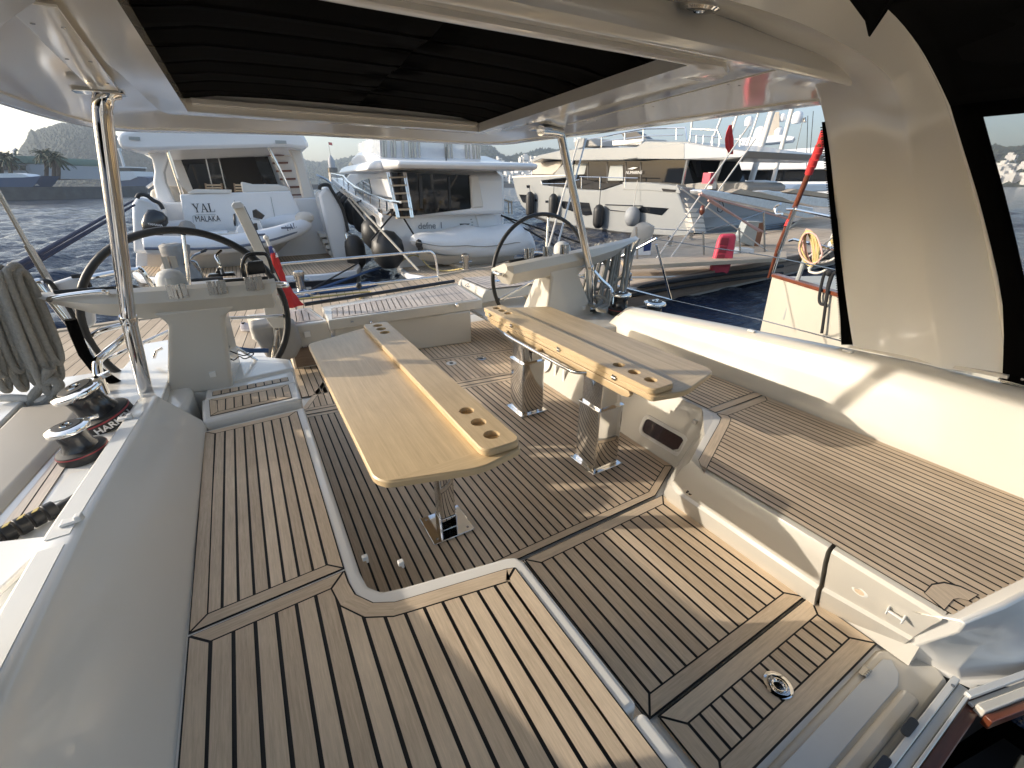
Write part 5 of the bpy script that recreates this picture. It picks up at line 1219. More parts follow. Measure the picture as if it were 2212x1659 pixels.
# quay building with palms, and the small boat below it
D = 120
def F(px, py, dd=0): return farpt(px, py, D+dd)
dv = V((FW.x,FW.y,0)).normalized()*14
t = thing('quay_building', 'low grey waterfront building with green roof behind palms', 'building', seapt(40,D))
MB().prism([F(*q) for q in ((-60,352),(62,354),(75,386),(-60,388))], dv).build('wall', M['shadewhite'], t)
MB().prism([F(*q)-dv*.03 for q in ((-60,340),(60,337),(66,345),(64,353),(-60,350))], dv*1.06).build('roof', M['greenroof'], t)
MB().prism([F(*q)-dv*.02 for q in ((-60,371),(58,373),(62,386),(-60,386))], dv*.1).build('ground_floor', M['boatwhite'], t)
for k in range(6):
    x = -40+k*17; MB().prism([F(*q)-dv*.01 for q in ((x,357),(x+11,357),(x+11,368),(x,368))], dv*.03).build('window', M['smoke'], t)
MB().tube([F(33,342),F(31,326),F(37,322)], .25, 6).build('roof_lamp', M['steel'], t)
mb = MB(); mb.prism([seapt(px,D-3,z) for px, z in ((-80,1.2),(128,1.2),(132,-1.2),(-80,-1.2))], dv*1.4); struct(mb.build('quay', M['rockwall'], smooth=0))
def palm(px, pyb, pyt, lab, seed, dd=-4):
    r2 = random.Random(seed); b, tp = F(px,pyb,dd), F(px-6,pyt,dd); t = thing('palm_tree', lab, 'palm tree', b, 'palms on the left quay')
    H = (tp-b).length; MB().tube(smoothpath([b, b.lerp(tp,.5)+V((.2,0,0)), tp],4), .28, 8).build('trunk', M['palmtrunk'], t)
    mb = MB()
    for i in range(34):
        a = r2.uniform(0,6.28); el = r2.uniform(-.5,1.2); L = r2.uniform(1.5,2.5)*1.0; pts = []
        for k in range(6):
            f = k/5; pts.append(tp+V((math.cos(a)*math.cos(el)*L*f, math.sin(a)*math.cos(el)*L*f, math.sin(el)*L*f-1.2*f*f)))
        sd = V((-math.sin(a),math.cos(a),0))
        for k in range(5):
            w = .32*(1-.75*k/5)
            for sg in (-1,1): mb.add([pts[k], pts[k+1], pts[k+1]+sd*sg*w*.7-V((0,0,w*.8)), pts[k]+sd*sg*w-V((0,0,w*.6))], [(0,1,2,3)])
    mb.build('crown', M['palmleaf'], t, smooth=0, recalc=False)
palm(22, 386, 340, 'leftmost palm, half cut off by the frame edge', 1); palm(116, 386, 336, 'leaning palm at outer end of the left row', 2); palm(100, 386, 332, 'palm with the fullest crown beside the grey building', 3, -3); palm(126, 387, 341, 'short palm at the water end of the quay', 4, -5)
palm(2, 386, 338, 'palm behind the leftmost one at the frame edge', 5, -2)
t = thing('moored_launch', 'small dark hulled launch moored under the left quay', 'boat', seapt(30,100)); D = 100
dv = V((FW.x,FW.y,0)).normalized()*3
MB().prism([F(*q) for q in ((-60,384),(40,384),(66,382),(88,380),(78,396),(70,404),(-60,404))], dv).build('hull', M['ferryblue'], t)
MB().prism([F(*q)+dv*.1 for q in ((-60,376),(20,374),(45,376),(62,383),(-60,385))], dv*.7).build('cabin', M['boatwhite'], t)
for k in range(3): line('mooring_rope', 'thin white mooring rope off the dark launch bow', 'rope', [farpt(52+4*k,383,101), farpt(78+3*k,401,100)], .05, M['ropewhite'], group='launch mooring ropes')

# ================================================================ dock (floating pontoon) across the stern
near = [V((-14,6.0,DOCK)), V((-2.6,6.55,DOCK)), V((.06,6.35,DOCK)), V((6.86,7.0,DOCK)), V((13.5,7.55,DOCK)), V((32,9.0,DOCK))]
far = [V((34,17.5,DOCK)), Zp(1700,498,DOCK), Zp(1440,512,DOCK), Zp(1300,548,DOCK), Zp(1020,584,DOCK), Zp(900,605,DOCK), Zp(660,640,DOCK), V((-3,8.9,DOCK)), V((-14,8.2,DOCK))]
mb = MB(); po = [(p.x,p.y) for p in near+far]; mb.prism([V((x,y,DOCK-.58)) for x, y in po], V((0,0,.55))); 
dock = struct(mb.build('pontoon', M['concrete']))
left = clip(po, 1, 0, 6.4); right = clip(po, -1, 0, -6.4)
mb = MB(); planks(mb, left, DOCK+.002, .155, ang=83, gap=.010); o = mb.build('dock_planks', [M['dockwood'], M['caulk']], smooth=0); o.parent = dock
mb = MB(); planks(mb, right, DOCK+.002, .155, ang=10, gap=.004); o = mb.build('dock_planks', [M['dockdk'], M['dockdk']], smooth=0); o.parent = dock
mb = MB()
for a, b in zip(near[:-1], near[1:]):
    e = (b-a).normalized(); s = V((e.y,-e.x,0))
    for z0, z1, w in ((DOCK-.10,DOCK+.02,.10),(DOCK-.24,DOCK-.13,.06),(DOCK-.50,DOCK-.27,.05)): mb.prism([a+V((0,0,z0-DOCK)), b+V((0,0,z0-DOCK)), b+V((0,0,z1-DOCK)), a+V((0,0,z1-DOCK))], s*w)
o = mb.build('dock_fender_timber', M['timber']); o.parent = dock
mb = MB()
for a, b in zip(far[:-1], far[1:]):
    e = (b-a).normalized(); s = V((e.y,-e.x,0)); mb.prism([a+V((0,0,-.1)), b+V((0,0,-.1)), b+V((0,0,.025)), a+V((0,0,.025))], s*.12)
o = mb.build('dock_edge_timber', M['timberpale']); o.parent = dock
def bollard(p, label, s=1.0):
    p = V(p); t = thing('bollard', label, 'bollard', p, 'steel bollards on the dock')
    MB().box(p+V((0,0,.01)), (.34*s,.30*s,.02)).build('base_plate', M['steel'], t, bevel=.004)
    MB().lathe([(.075*s,.02),(.07*s,.12*s),(.085*s,.24*s),(.095*s,.29*s),(.09*s,.325*s),(.05*s,.345*s),(.001,.35*s)], p, n=24).build('post', M['steel'], t, smooth=50)
    MB().tube([p+V((-.15*s,0,.17*s)), p+V((.15*s,0,.17*s))], .018*s, 8).build('cross_pin', M['steel'], t)
bollard(Zp(652,627,DOCK), 'steel bollard wrapped in blue rope at the left dock edge', 1.2)
bollard(Zp(1006,583,DOCK), 'steel bollard holding the yellow cable by the covered tender', 1.2)
bollard(Zp(1446,531,DOCK), 'small steel bollard on the dock below the grey yacht', 1.0)
bollard(Zp(1352,623,DOCK), 'steel bollard on the near dock edge by the black lines', 1.0)
bollard(Zp(1492,517,DOCK), 'small steel bollard beside the grey cabinet', .9)
# rope and cable on the dock
mb = MB(); ps = [Zp(*q,DOCK+.03) for q in ((650,632),(668,640),(640,640),(655,628),(680,634),(700,622),(760,616),(800,612),(790,620),(730,628),(690,632),(720,622),(790,612),(815,614),(770,624),(700,630),(740,618),(800,610))]
o = tag(MB().tube(smoothpath(ps,5), .028, 8).build('rope_heap', M['ropeblue']), 'blue mooring rope heaped on the dock edge', 'rope')
line('power_cable', 'yellow shore power cable hanging between bollard and left yacht', 'cable', smoothpath([Zp(1000,580,DOCK+.1), Yp(960,585,11.6), Yp(930,578,12), Yp(905,555,12.4), Yp(885,553,12.6), Yp(850,575,13), Yp(830,570,13.5), Yp(800,535,14), Yp(782,515,14.5)],5), .018, M['ropeyellow'])
line('power_cable', 'yellow cable lying along the near dock planks', 'cable', smoothpath([Zp(625,648,DOCK+.02), Zp(700,640,DOCK+.02), Zp(800,630,DOCK+.02), Zp(760,655,DOCK+.02).lerp(Zp(800,630,DOCK+.02),.4)],5), .016, M['ropeyellow'])
def shoe(p, ang, lab):
    t = thing('shoe', lab, 'shoe', p, 'pair of trainers left on the dock'); R4 = Matrix.Translation(p) @ Matrix.Rotation(ang,4,'Z')
    L = []; S = []
    for x, w, h in ((-.14,.025,.07),(-.12,.036,.105),(-.06,.038,.10),(-.01,.038,.085),(.05,.046,.065),(.10,.044,.05),(.14,.02,.03)):
        L.append([R4@V((x,w*math.cos(a),.028+max(0,math.sin(a))*h)) for a in [PI*k/8 for k in range(9)]]); S.append([R4@V(q) for q in ((x,-w*1.1,0),(x,w*1.1,0),(x,w*1.1,.03),(x,-w*1.1,.03))])
    MB().loft(L).build('upper', M['shoe'], t, smooth=60); MB().loft(S).build('sole', M['shoesole'], t, smooth=30)
    MB().lathe([(.03,.0),(.026,-.02),(.001,-.02)], R4@V((-.09,0,.128)), n=12).build('opening', M['dark'], t)
shoe(Zp(543,714,DOCK+.01), -.5, 'grey trainer lying free on the dock left of its mate'); shoe(Zp(582,707,DOCK+.01), -.3, 'grey trainer half hidden behind the white folded panel')
# things standing on the dock
def at(px, py): return Zp(px, py, DOCK)
def upz(px, py, p): return Pp(px, py, p, V((FW.x,FW.y,0)).normalized())
t = thing('power_pedestal', 'white and blue power pedestal under a beige crumpled cover', 'pedestal', at(1388,552)); b = at(1388,552)
q = lambda px, py, d=0: upz(px,py,b)+V((FW.x,FW.y,0)).normalized()*d
dvv = V((FW.x,FW.y,0)).normalized()*.3
MB().prism([q(*c) for c in ((1366,553),(1368,515),(1410,512),(1406,552))], dvv).build('post', M['boatwhite'], t, bevel=.03)
MB().prism([q(*c,-.01) for c in ((1390,543),(1391,517),(1408,516),(1405,541))], dvv*.2).build('blue_panel', M['rubberblue'], t)
L = []; r2 = random.Random(2)
for py, x0, x1 in ((526,1360,1402),(515,1363,1412),(500,1369,1417),(490,1374,1416),(484,1382,1408),(482,1392,1400)):
    c = (q(x0,py)+q(x1,py))/2; rx = (q(x1,py)-q(x0,py)).length/2; L.append([c+RT*(rx*math.cos(a)*(1+r2.uniform(-.14,.1)))+V((FW.x,FW.y,0)).normalized()*(.18+rx*.8*math.sin(a)*(1+r2.uniform(-.15,.1)))+V((0,0,r2.uniform(-.03,.03))) for a in [2*PI*k/16 for k in range(16)]])
MB().loft(L).build('cover', M['tarpbeige'], t, smooth=35)
t = thing('buoyancy_block', 'red moulded plastic block standing on the dock edge', 'block', at(1568,586)); b = at(1568,586)
MB().prism([q(*c) for c in ((1535,587),(1553,520),(1560,506),(1590,505),(1592,512),(1584,560),(1575,590),(1560,596))], dvv*.5).build('body', M['redplastic'], t, bevel=.05, seg=3)
for (a, c) in (((1558,513),(1572,530)),((1554,531),(1568,547)),((1549,549),(1563,563))):
    MB().prism([q(a[0],a[1],-.02), q(c[0]+3,a[1]+1,-.02), q(c[0],c[1],-.02), q(a[0]-4,c[1]-2,-.02)], dvv*.1).build('pocket', M['pocket'], t, bevel=.01)
t = thing('electric_cabinet', 'leaning grey steel cabinet with rusty edge on the dock', 'cabinet', at(1625,532)); b = at(1625,532)
MB().prism([q(*c) for c in ((1597,522),(1616,478),(1650,480),(1641,531),(1628,533))], dvv*1.6).build('box', M['greycab'], t, bevel=.01)
MB().prism([q(*c,-.006) for c in ((1640,482),(1652,480),(1641,531),(1628,533),(1636,500))], dvv*.5).build('side', M['rust'], t)
t = thing('white_box', 'small white plastic box beside the red block', 'box', at(1612,552)); b = at(1612,552)
MB().prism([q(*c) for c in ((1572,566),(1575,548),(1596,543),(1600,536),(1630,538),(1626,561),(1590,570))], dvv*1.2).build('body', M['plastic'], t, bevel=.02)
MB().tube(smoothpath([q(*c,-.01) for c in ((1611,560),(1611,550),(1616,546),(1622,548),(1622,558))],4), .012, 6).build('handle', M['black'], t)
# stanchions on the neighbour's rail along the dock and timber boom
for px, pt, pb, lab in ((1519,499,548,'left'),(1597,492,545,'middle'),(1650,457,540,'right'),(1375,490,556,'nearest the covered pedestal')):
    b = Zp(px+2,pb+8,DOCK)
    tag(MB().tube([b, upz(px,pt,b)], .028, 8).lathe([(.06,0),(.06,.02),(.001,.02)], b, n=12).build('stanchion', M['steel']), 'steel stanchion carrying a wire over the dock, %s of its row' % lab, 'stanchion', 'stanchions along the dock')
pts = [Yp(1300,548,11.8).lerp(Zp(1375,490,.2),0)]
line('guard_wire', 'sagging wire joining the dock stanchions', 'wire', [Zp(1377,492,.45), Pp(1520,500,Zp(1521,556,DOCK),V((0,1,0))), Pp(1598,477,Zp(1599,553,DOCK),V((0,1,0))), Pp(1650,458,Zp(1652,548,DOCK),V((0,1,0)))], .014, M['steel'])
t = thing('timber_boom', 'pale timber boom lying across the dock edge', 'boom', Zp(1480,572,DOCK+.15))
MB().prism([Zp(1342,561,.02), Zp(1350,574,.02), Zp(1700,556,.02), Zp(1700,542,.02)], V((0,0,-.10))).build('plank', M['timberpale'], t, bevel=.01)
for a, b, r in (((1290,636),(1690,575),.05),((1290,652),(1690,590),.042)):
    tag(MB().tube(smoothpath([Yp(*a,7.0),Yp((a[0]+b[0])/2,(a[1]+b[1])/2-4,7.0),Yp(*b,7.3)],6), r, 8).build('mooring_line', M['ropeblack']), 'thick black mooring line hanging along the near dock edge' if r > .047 else 'second black mooring line just below the thick one', 'rope')
line('mooring_line', 'pale rope running along the dock to the classic boat', 'rope', smoothpath([Yp(1320,600,7.2),Yp(1500,596,7.2),Yp(1600,580,7.4),Yp(1668,567,7.6)],4), .025, M['ropewhite'])
# ================================================================ neighbouring yachts
UA = V((.06, 1, 0)).normalized()      # their long axes point away from the dock
def slabY(px, y, dep, name, m, t, bevel=0, back=0):
    """outline at its own distance y, extruded along the yacht's axis by its real depth"""
    pts = [Yp(*c, y)+UA*back for c in px]
    return MB().prism(pts, UA*dep).build(name, m, t, bevel=bevel, smooth=30)
def fender(name, label, c, r, L, m, top, group, par=None):
    t = thing(name, label, 'fender', c, group); c = V(c)
    MB().lathe([(.03,L/2+.05),(r*.5,L/2),(r*.92,L/2-r*.5),(r,L/2-r),(r,-L/2+r),(r*.92,-L/2+r*.5),(r*.5,-L/2),(.03,-L/2-.03)], c, n=20).build('body', m, t, smooth=60)
    MB().tube([c+V((0,0,L/2)), V(top)], .018, 6).build('lanyard', M['ropewhite' if m != M['black'] else 'ropeblack'], t)
    return t
# ---------------------------------------------------------------- YAL
t = thing('motor_yacht', 'white motor yacht lettered YAL carrying an open tender on its stern platform', 'yacht', V((.3,15,SEA)))
pl = [Zp(778,572,-.5), Zp(770,583,-.5), Zp(700,592,-.5), Zp(560,600,-.5), Zp(420,604,-.5), Zp(300,598,-.5), Zp(285,588,-.5)]
deckpoly = [tuple(p.xy) for p in pl]+[(-2.9,17.2),(3.2,17.2)]
MB().prism([V((x,y,-.68)) for x, y in deckpoly], V((0,0,.175))).build('swim_platform', M['boatwhite'], t, bevel=.03)
MB().prism([V((x,y,-.78)) for x, y in inset(deckpoly,.03)], V((0,0,.10))).build('platform_band', M['stripe'], t)
MB().prism([V((x,y,-1.2)) for x, y in inset(deckpoly,.02)], V((0,0,.24))).build('platform_under', M['boatwhite'], t)
MB().prism([V((x,y,-.96)) for x, y in inset(deckpoly,.05)], V((0,0,.18))).build('waterline_band', M['stripe'], t)
mb = MB(); planks(mb, inset(deckpoly,.12), -.497, .09, gap=.014); mb.build('platform_teak', [M['dockwood'], M['caulk']], t, smooth=0)
slabY([(296,440),(730,425),(742,520),(735,600),(292,600)], 17.1, 15, 'hull', M['boatwhite'], t, .05)
d = slabY([(388,420),(626,412),(660,480),(655,500),(402,505)], 16.55, .4, 'transom_door', M['boatwhite'], t, .03)
mb = MB()
for a, b in (((506,432),(514,500)),((585,425),(598,492))): mb.tube([Yp(*a,16.545),Yp(*b,16.545)], .008, 5)
mb.build('door_seam', M['greycab'], d)
e0, e1 = Yp(418,458,16.54), Yp(456,457,16.54); serif('YAL', 'lettering', M['letter'], t, Yp(418.5,459,16.54), e1-e0, (0,0,1), (Yp(418,440,16.54)-Yp(418,459,16.54)).z)
text3d('MALAKA', 'lettering', M['letter'], t, Yp(424,479,16.54), Yp(463,478,16.54)-Yp(424,479,16.54), (0,0,1), .16, w=.62)
MB().tube([Yp(*c,16.53) for c in ((418,481),(416,467),(424,464),(466,463))], .006, 5).build('name_frame', M['greycab'], t)
MB().prism([Yp(*c,16.5) for c in ((404,418),(418,409),(498,410),(498,418))], UA*.5).build('aft_bulwark', M['boatcream'], t, bevel=.02)
slabY([(524,417),(519,392),(545,398),(600,398),(622,404),(625,413)], 16.6, .5, 'sunbed_cover', M['boatcream'], t, .05)
slabY([(284,440),(296,424),(325,432),(340,445),(348,480),(344,545),(288,548)], 15.9, 1.2, 'quarter_left', M['boatwhite'], t, .08)
slabY([(688,420),(706,402),(722,412),(742,452),(748,480),(757,560),(755,578),(726,576),(706,500)], 15.6, 1.4, 'quarter_right', M['boatwhite'], t, .08)
MB().tube(smoothpath([Yp(*c,15.7) for c in ((296,428),(302,420),(318,423),(330,432),(345,440),(352,452))],4), .05, 8).build('quarter_trim', M['black'], t)
MB().tube(smoothpath([Yp(*c,15.5) for c in ((690,410),(693,401),(708,399),(716,410),(740,452),(752,500))],4), .05, 8).build('quarter_trim', M['black'], t)
slabY([(322,412),(345,402),(372,402),(405,440),(405,500),(330,470)], 18.0, 2, 'side_deck', M['deckbeige'], t, .1)
mb = MB(); planks(mb, [(-2.3,16.3),(-1.35,16.3),(-1.35,18.6),(-2.3,18.6)], .62, .09, gap=.014); mb.build('side_teak', [M['dockwood'], M['caulk']], t, smooth=0)
slabY([(330,328),(640,322),(700,480),(650,480),(400,480),(345,440)], 22.5, 10, 'deckhouse', M['boatcream'], t, .05)
g = slabY([(383,325),(572,322),(608,418),(420,418)], 21.8, .3, 'saloon_glass', M['darkglass'], t)
slabY([(470,326),(545,325),(575,418),(497,418)], 21.75, .1, 'open_doorway', M['dark'], g)
# slim steel uprights across the saloon glass
mb = MB()
for x in (440,468,545): mb.tube([Yp(x,324,21.78),Yp(x+22,418,21.78)], .025, 6)
mb.build('door_frame', M['steel'], g)
slabY([(575,322),(625,320),(700,485),(655,485)], 20.8, .6, 'stair_flight', M['boatcream'], t)
mb = MB()
for i in range(9):
    f = i/8.5; xa, ya = 580+70*f, 333+148*f; mb.prism([Yp(xa,ya,20.7),Yp(xa+34,ya-1,20.7),Yp(xa+34,ya+3,20.7),Yp(xa,ya+4,20.7)], UA*.35)
mb.build('stair_treads', M['mahog'], t)
slabY([(312,322),(358,322),(362,340),(352,372),(356,395),(372,430),(402,470),(360,472),(340,440),(330,395),(333,370),(328,345)], 17.4, .45, 'wing_pillar_left', M['boatwhite'], t, .06)
slabY([(622,320),(650,320),(664,370),(683,430),(694,468),(668,470),(652,420),(640,365),(632,340)], 17.4, .45, 'wing_pillar_right', M['boatcream'], t, .06)
rf = slabY([(250,300),(256,286),(300,276),(560,270),(640,282),(660,296),(669,318),(652,321),(610,317),(430,322),(305,326),(262,323)], 16.3, 9, 'roof_overhang', M['boatwhite'], t, .12)
for px, py in ((290,299),(606,307)): MB().prism([Yp(px+a,py+b,16.28) for a, b in ((-12,-4),(12,-3),(13,4),(-11,3))], V((0,-.02,0))).build('flush_lamp', M['greycab'], rf)
for a, b in (((361,320),(394,420)),((580,317),(628,415))): MB().tube([Yp(*a,16.7),Yp(*b,16.7)], .045, 10).build('roof_support', M['chrome'], t)
for k in range(6):
    f = k/5; xa, ya = 690+34*f, 505+62*f; MB().prism([Yp(xa,ya,16.2-.35*f),Yp(xa+36,ya-1,16.2-.35*f),Yp(xa+37,ya+7,16.2-.35*f),Yp(xa+1,ya+8,16.2-.35*f)], UA*1.2).build('side_step', M['boatcream'], t)
MB().tube(smoothpath([Yp(*c,24) for c in ((683,378),(705,388),(722,402))],3), .05, 6).tube([Yp(690,383,24),Yp(690,400,24)],.04,6).build('side_rail', M['chrome'], t)
MB().tube([Yp(*c,19.5) for c in ((318,405),(345,385),(350,378))], .05, 6).build('side_rail', M['boatwhite'], t)
MB().tube([Yp(748,505,15.2),Yp(762,580,15.0)],.06,10).tube([Yp(757,503,15.2),Yp(770,578,15.0)],.03,8).build('platform_rail', M['chrome'], t)
# wooden chairs on the aft deck
for x, lab in ((462,'left wooden chair back behind the lettered transom'),(524,'middle wooden chair back behind the lettered transom'),(556,'right wooden chair back behind the lettered transom')):
    c = thing('deck_chair', lab, 'chair', Yp(x,425,18.6), 'chairs on the left yacht')
    for yy in (398,404,410): MB().prism([Yp(x-18,yy,18.6),Yp(x+16,yy,18.6),Yp(x+17,yy+3.5,18.6),Yp(x-17,yy+3.5,18.6)], UA*.04).build('back_slat', M['timberpale'], c)
    for dx in (-18,16): MB().tube([Yp(x+dx,396,18.62),Yp(x+dx+5,440,18.62)], .03, 6).build('frame_post', M['timber'], c)
    MB().box(Yp(x+2,424,18.9),(.45,.45,.05)).build('seat', M['timberpale'], c)
# ---------------------------------------------------------------- tender on YAL
t = thing('tender', 'white inflatable tender with grey stripe and outboard on the left yacht platform', 'dinghy', Yp(480,540,15.0))
YT = 14.9
def along(ps, rs, y, m, nm, par, k=6, sq=1):
    P = smoothpath([Yp(px,py,y+dy) for px,py,dy in ps], k); n = len(P); rr = list(np.interp(np.linspace(0,1,n), np.linspace(0,1,len(rs)), rs))
    return MB().tube(P, 1, 18, radii=rr).build(nm, m, par, smooth=60)
near_t = [(312,530,0),(330,530,0),(420,531,0),(500,527,.0),(580,513,.05),(640,494,.35),(662,484,.8)]
along(near_t, [.20,.25,.25,.25,.25,.22,.17], YT, M['tube'], 'near_tube', t)
along([(662,484,.8),(650,478,1.2),(610,480,1.7),(520,487,1.9),(400,492,1.9),(345,495,1.9)], [.17,.2,.22,.22,.22,.2], YT, M['tube'], 'far_tube', t)
P = smoothpath([Yp(px,py+7,YT-.24+dy) for px,py,dy in near_t],6); MB().tube(P,.035,8).build('rubbing_strake', M['navygrey'], t)
mb = MB(); mb.loft([[Yp(x,y0,YT+.1),Yp(x,y1,YT+.9),Yp(x,y0,YT+1.8)] for x, y0, y1 in ((318,540,575),(420,545,582),(520,540,578),(600,520,545),(650,492,497))]); mb.build('keel_hull', M['boatwhite'], t)
MB().prism([Yp(*c,YT+.5) for c in ((345,510),(600,500),(600,512),(345,522))], UA*.9).build('floor', M['boatcream'], t)
MB().prism([Yp(*c,YT+.6) for c in ((400,505),(490,500),(500,520),(405,524))], UA*.6).build('seat', M['boatwhite'], t, bevel=.03)
cons = MB().prism([Yp(*c,YT+.7) for c in ((528,472),(560,474),(575,510),(505,512),(512,490))], UA*.5).build('console', M['boatwhite'], t, bevel=.04)
MB().lathe([(.16,-.02),(.18,0),(.16,.02),(.12,0)], Yp(507,475,YT+.9), (-1,.1,.15), 20).build('wheel', M['black'], cons)
MB().prism([Yp(*c,YT+.65) for c in ((545,455),(553,452),(572,466),(566,474),(547,470))], UA*.3).build('windscreen', M['blackgloss'], cons)
MB().prism([Yp(*c,YT+.6) for c in ((530,485),(555,482),(558,500),(538,512))], UA*.2).build('control_box', M['blackgloss'], cons, bevel=.02)
MB().tube(smoothpath([Yp(*c,YT+.8) for c in ((410,516),(412,508),(470,503),(492,515))],4),.03,8).build('grab_bar', M['navygrey'], t)
MB().ball(Yp(405,492,YT+.7),(.2,.2,.2),10).build('fuel_bag', M['tarp'], t)
serif('YAL', 'lettering', M['letter'], t, Yp(618,500,YT-.16), Yp(648,489,YT+.02)-Yp(618,500,YT-.16), (0,.35,1), .15)
MB().ball(Yp(658,470,YT+.7),(.28,.2,.18),10).build('bow_rope', M['ropewhite'], t)
for x,y in ((560,507),(620,492)): MB().box(Yp(x,y,YT-.2),(.3,.06,.05)).build('handle', M['navygrey'], t)
ob = thing('outboard_motor', 'dark outboard motor tilted on the tender stern', 'outboard motor', Yp(338,495,YT+.6))
L = []
for f, (xa, ya, xb, yb) in enumerate(((320,455,332,450),(312,468,350,456),(305,482,362,470),(306,492,366,488),(322,500,362,502))):
    c = (Yp(xa,ya,YT+.5)+Yp(xb,yb,YT+.5))/2; rx = (Yp(xb,yb,YT+.5)-Yp(xa,ya,YT+.5)).length/2; L.append([c+V((rx*math.cos(a), rx*.55*math.sin(a), .03*math.cos(a)*f)) for a in [2*PI*k/20 for k in range(20)]])
MB().loft(L).build('cowling', M['blackgloss'], ob, smooth=60)
text3d('YAMAHA', 'lettering', M['letterw'], ob, Yp(320,486,YT+.04), Yp(346,489,YT+.04)-Yp(320,486,YT+.04), (0,.1,1), .055, w=.30)
MB().prism([Yp(*c,YT+.5) for c in ((324,500),(350,502),(345,530),(328,545),(318,530))], UA*.25).build('leg', M['stripe'], ob, bevel=.02)
t = thing('grey_bundle', 'grey tarpaulin bundle lashed upright on the left yacht platform', 'bundle', Yp(385,590,13.4))
L = []; r2 = random.Random(6)
for py, x0, x1 in ((604,355,445),(590,350,430),(575,345,418),(560,352,410),(545,348,412),(530,343,408),(526,350,398)):
    c = (Yp(x0,py,13.2)+Yp(x1,py,13.2))/2; rx = (Yp(x1,py,13.2)-Yp(x0,py,13.2)).length/2; L.append([c+V((rx*math.cos(a)*(1+r2.uniform(-.12,.08)), rx*.7*math.sin(a), r2.uniform(-.02,.02))) for a in [2*PI*k/18 for k in range(18)]])
MB().loft(L).build('cloth', M['tarp'], t, smooth=50)
for px in (360,378): MB().box(Yp(px,572,13.0),(.12,.05,.38)).build('wood_batten', M['timberpale'], t)
t = thing('scooter', 'folded scooter handlebar standing beside the grey bundle', 'scooter', Yp(430,590,13))
MB().tube(smoothpath([Yp(*c,12.9) for c in ((440,600),(425,568),(412,562),(418,552),(432,546),(445,542))],3),.025,8).build('stem', M['steel'], t)
for a, b in (((410,566),(398,572)),((434,545),(447,538))): MB().tube([Yp(*a,12.9),Yp(*b,12.9)],.03,8).build('grip', M['black'], t)
MB().box(Yp(445,603,12.9),(.7,.15,.05)).build('deck', M['black'], t)
for k, (a, b, lab) in enumerate((((752,430),(860,560),'upper of two grey stern ropes crossing between the yachts'),((740,408),(905,585),'lower grey stern rope running from left yacht to dock bollard'),)):
    line('mooring_line', lab, 'rope', [Yp(*a,15), Zp(*b,DOCK+.15)], .03, M['ropegrey'], group='ropes between the two white yachts')
line('mooring_line', 'dark blue rope from the left bollard to the yacht platform', 'rope', [Zp(672,630,DOCK+.15), Yp(800,585,12.5), Yp(960,540,14)], .03, M['ropeblue'])
line('mooring_line', 'thin black rope from the left bollard to left yacht stern', 'rope', [Zp(668,628,DOCK+.2), Yp(775,568,14)], .02, M['ropeblack'])
f = fender('fender', 'large flat black fender hanging at the left yacht quarter', Yp(768,545,14.6), .30, .95, M['black'], Yp(748,500,15), 'black fenders between the white yachts')
# ---------------------------------------------------------------- defne
t = thing('motor_yacht', 'white motor yacht lettered defne with flybridge enclosure and covered tender', 'yacht', V((5.3,13,SEA)))
YD = 12.9
A = Yp(826,455,YD); PN = V((UA.y,-UA.x,0))
S = lambda px, py, off=0: Pp(px, py, A+PN*off, PN)
side = [(830,545),(822,500),(818,455),(800,442),(770,425),(745,408),(722,388),(716,384),(716,400),(723,432),(728,446),(745,462),(775,495),(800,525)]
MB().prism([S(*c) for c in side], PN*4.0).build('hull', M['boatwhite'], t, bevel=.05)
MB().prism([S(*c,-.02) for c in ((829,470),(800,452),(760,425),(722,397),(722,401),(760,431),(800,459),(829,478))], -PN*.06).build('rubbing_band', M['boatcream'], t)
MB().prism([S(*c,-.01) for c in ((832,548),(800,525),(775,495),(745,462),(728,446),(728,441),(745,456),(775,487),(800,516),(832,538))], -PN*.03).build('boot_stripe', M['stripe'], t)
tr = slabY([(822,456),(870,448),(1080,444),(1088,470),(1075,560),(1060,575),(905,585),(868,585),(840,560),(830,520)], YD, 1.0, 'transom', M['boatwhite'], t, .06)
MB().prism([Yp(*c,YD-.03) for c in ((820,452),(866,450),(868,470),(824,462))], UA*.3).build('corner_plate', M['chrome'], t)
text3d('defne  I', 'lettering', M['letterg'], t, Yp(904,495,YD-.01), Yp(960,493,YD-.01)-Yp(904,495,YD-.01), (0,0,1), .175, w=.72)
MB().prism([Yp(*c,YD-.01) for c in ((993,483),(1015,483),(1006,492),(996,492))], V((0,.02,0))).build('vent', M['dark'], tr)
for x, y in ((1018,474),(1020,480),(1020,486)): MB().box(Yp(x,y,YD-.01),(.05,.02,.025)).build('socket', M['greycab'], tr)
slabY([(1028,465),(1068,462),(1080,488),(1080,520),(1042,520)], YD-.05, .3, 'transom_flap', M['boatwhite'], t, .02)
pl = [Zp(855,575,-.5), Zp(880,592,-.5), Zp(920,598,-.5), Zp(1000,592,-.5), Zp(1130,575,-.5), V((8.3,12.9,-.5)), V((4.3,13.2,-.5))]
MB().prism([p+V((0,0,-.18)) for p in pl], V((0,0,.175))).build('swim_platform', M['boatwhite'], t, bevel=.05)
mb = MB(); planks(mb, inset([tuple(p.xy) for p in pl], .1), -.498, .09, gap=.012); mb.build('platform_teak', [M['dockdk'], M['caulk']], t, smooth=0)
cab = MB().prism([S(*c,.35) for c in ((744,412),(745,384),(757,367),(776,360),(837,362),(850,380),(860,470),(824,447),(768,417))], PN*3.3).build('cabin', M['boatwhite'], t, bevel=.12)
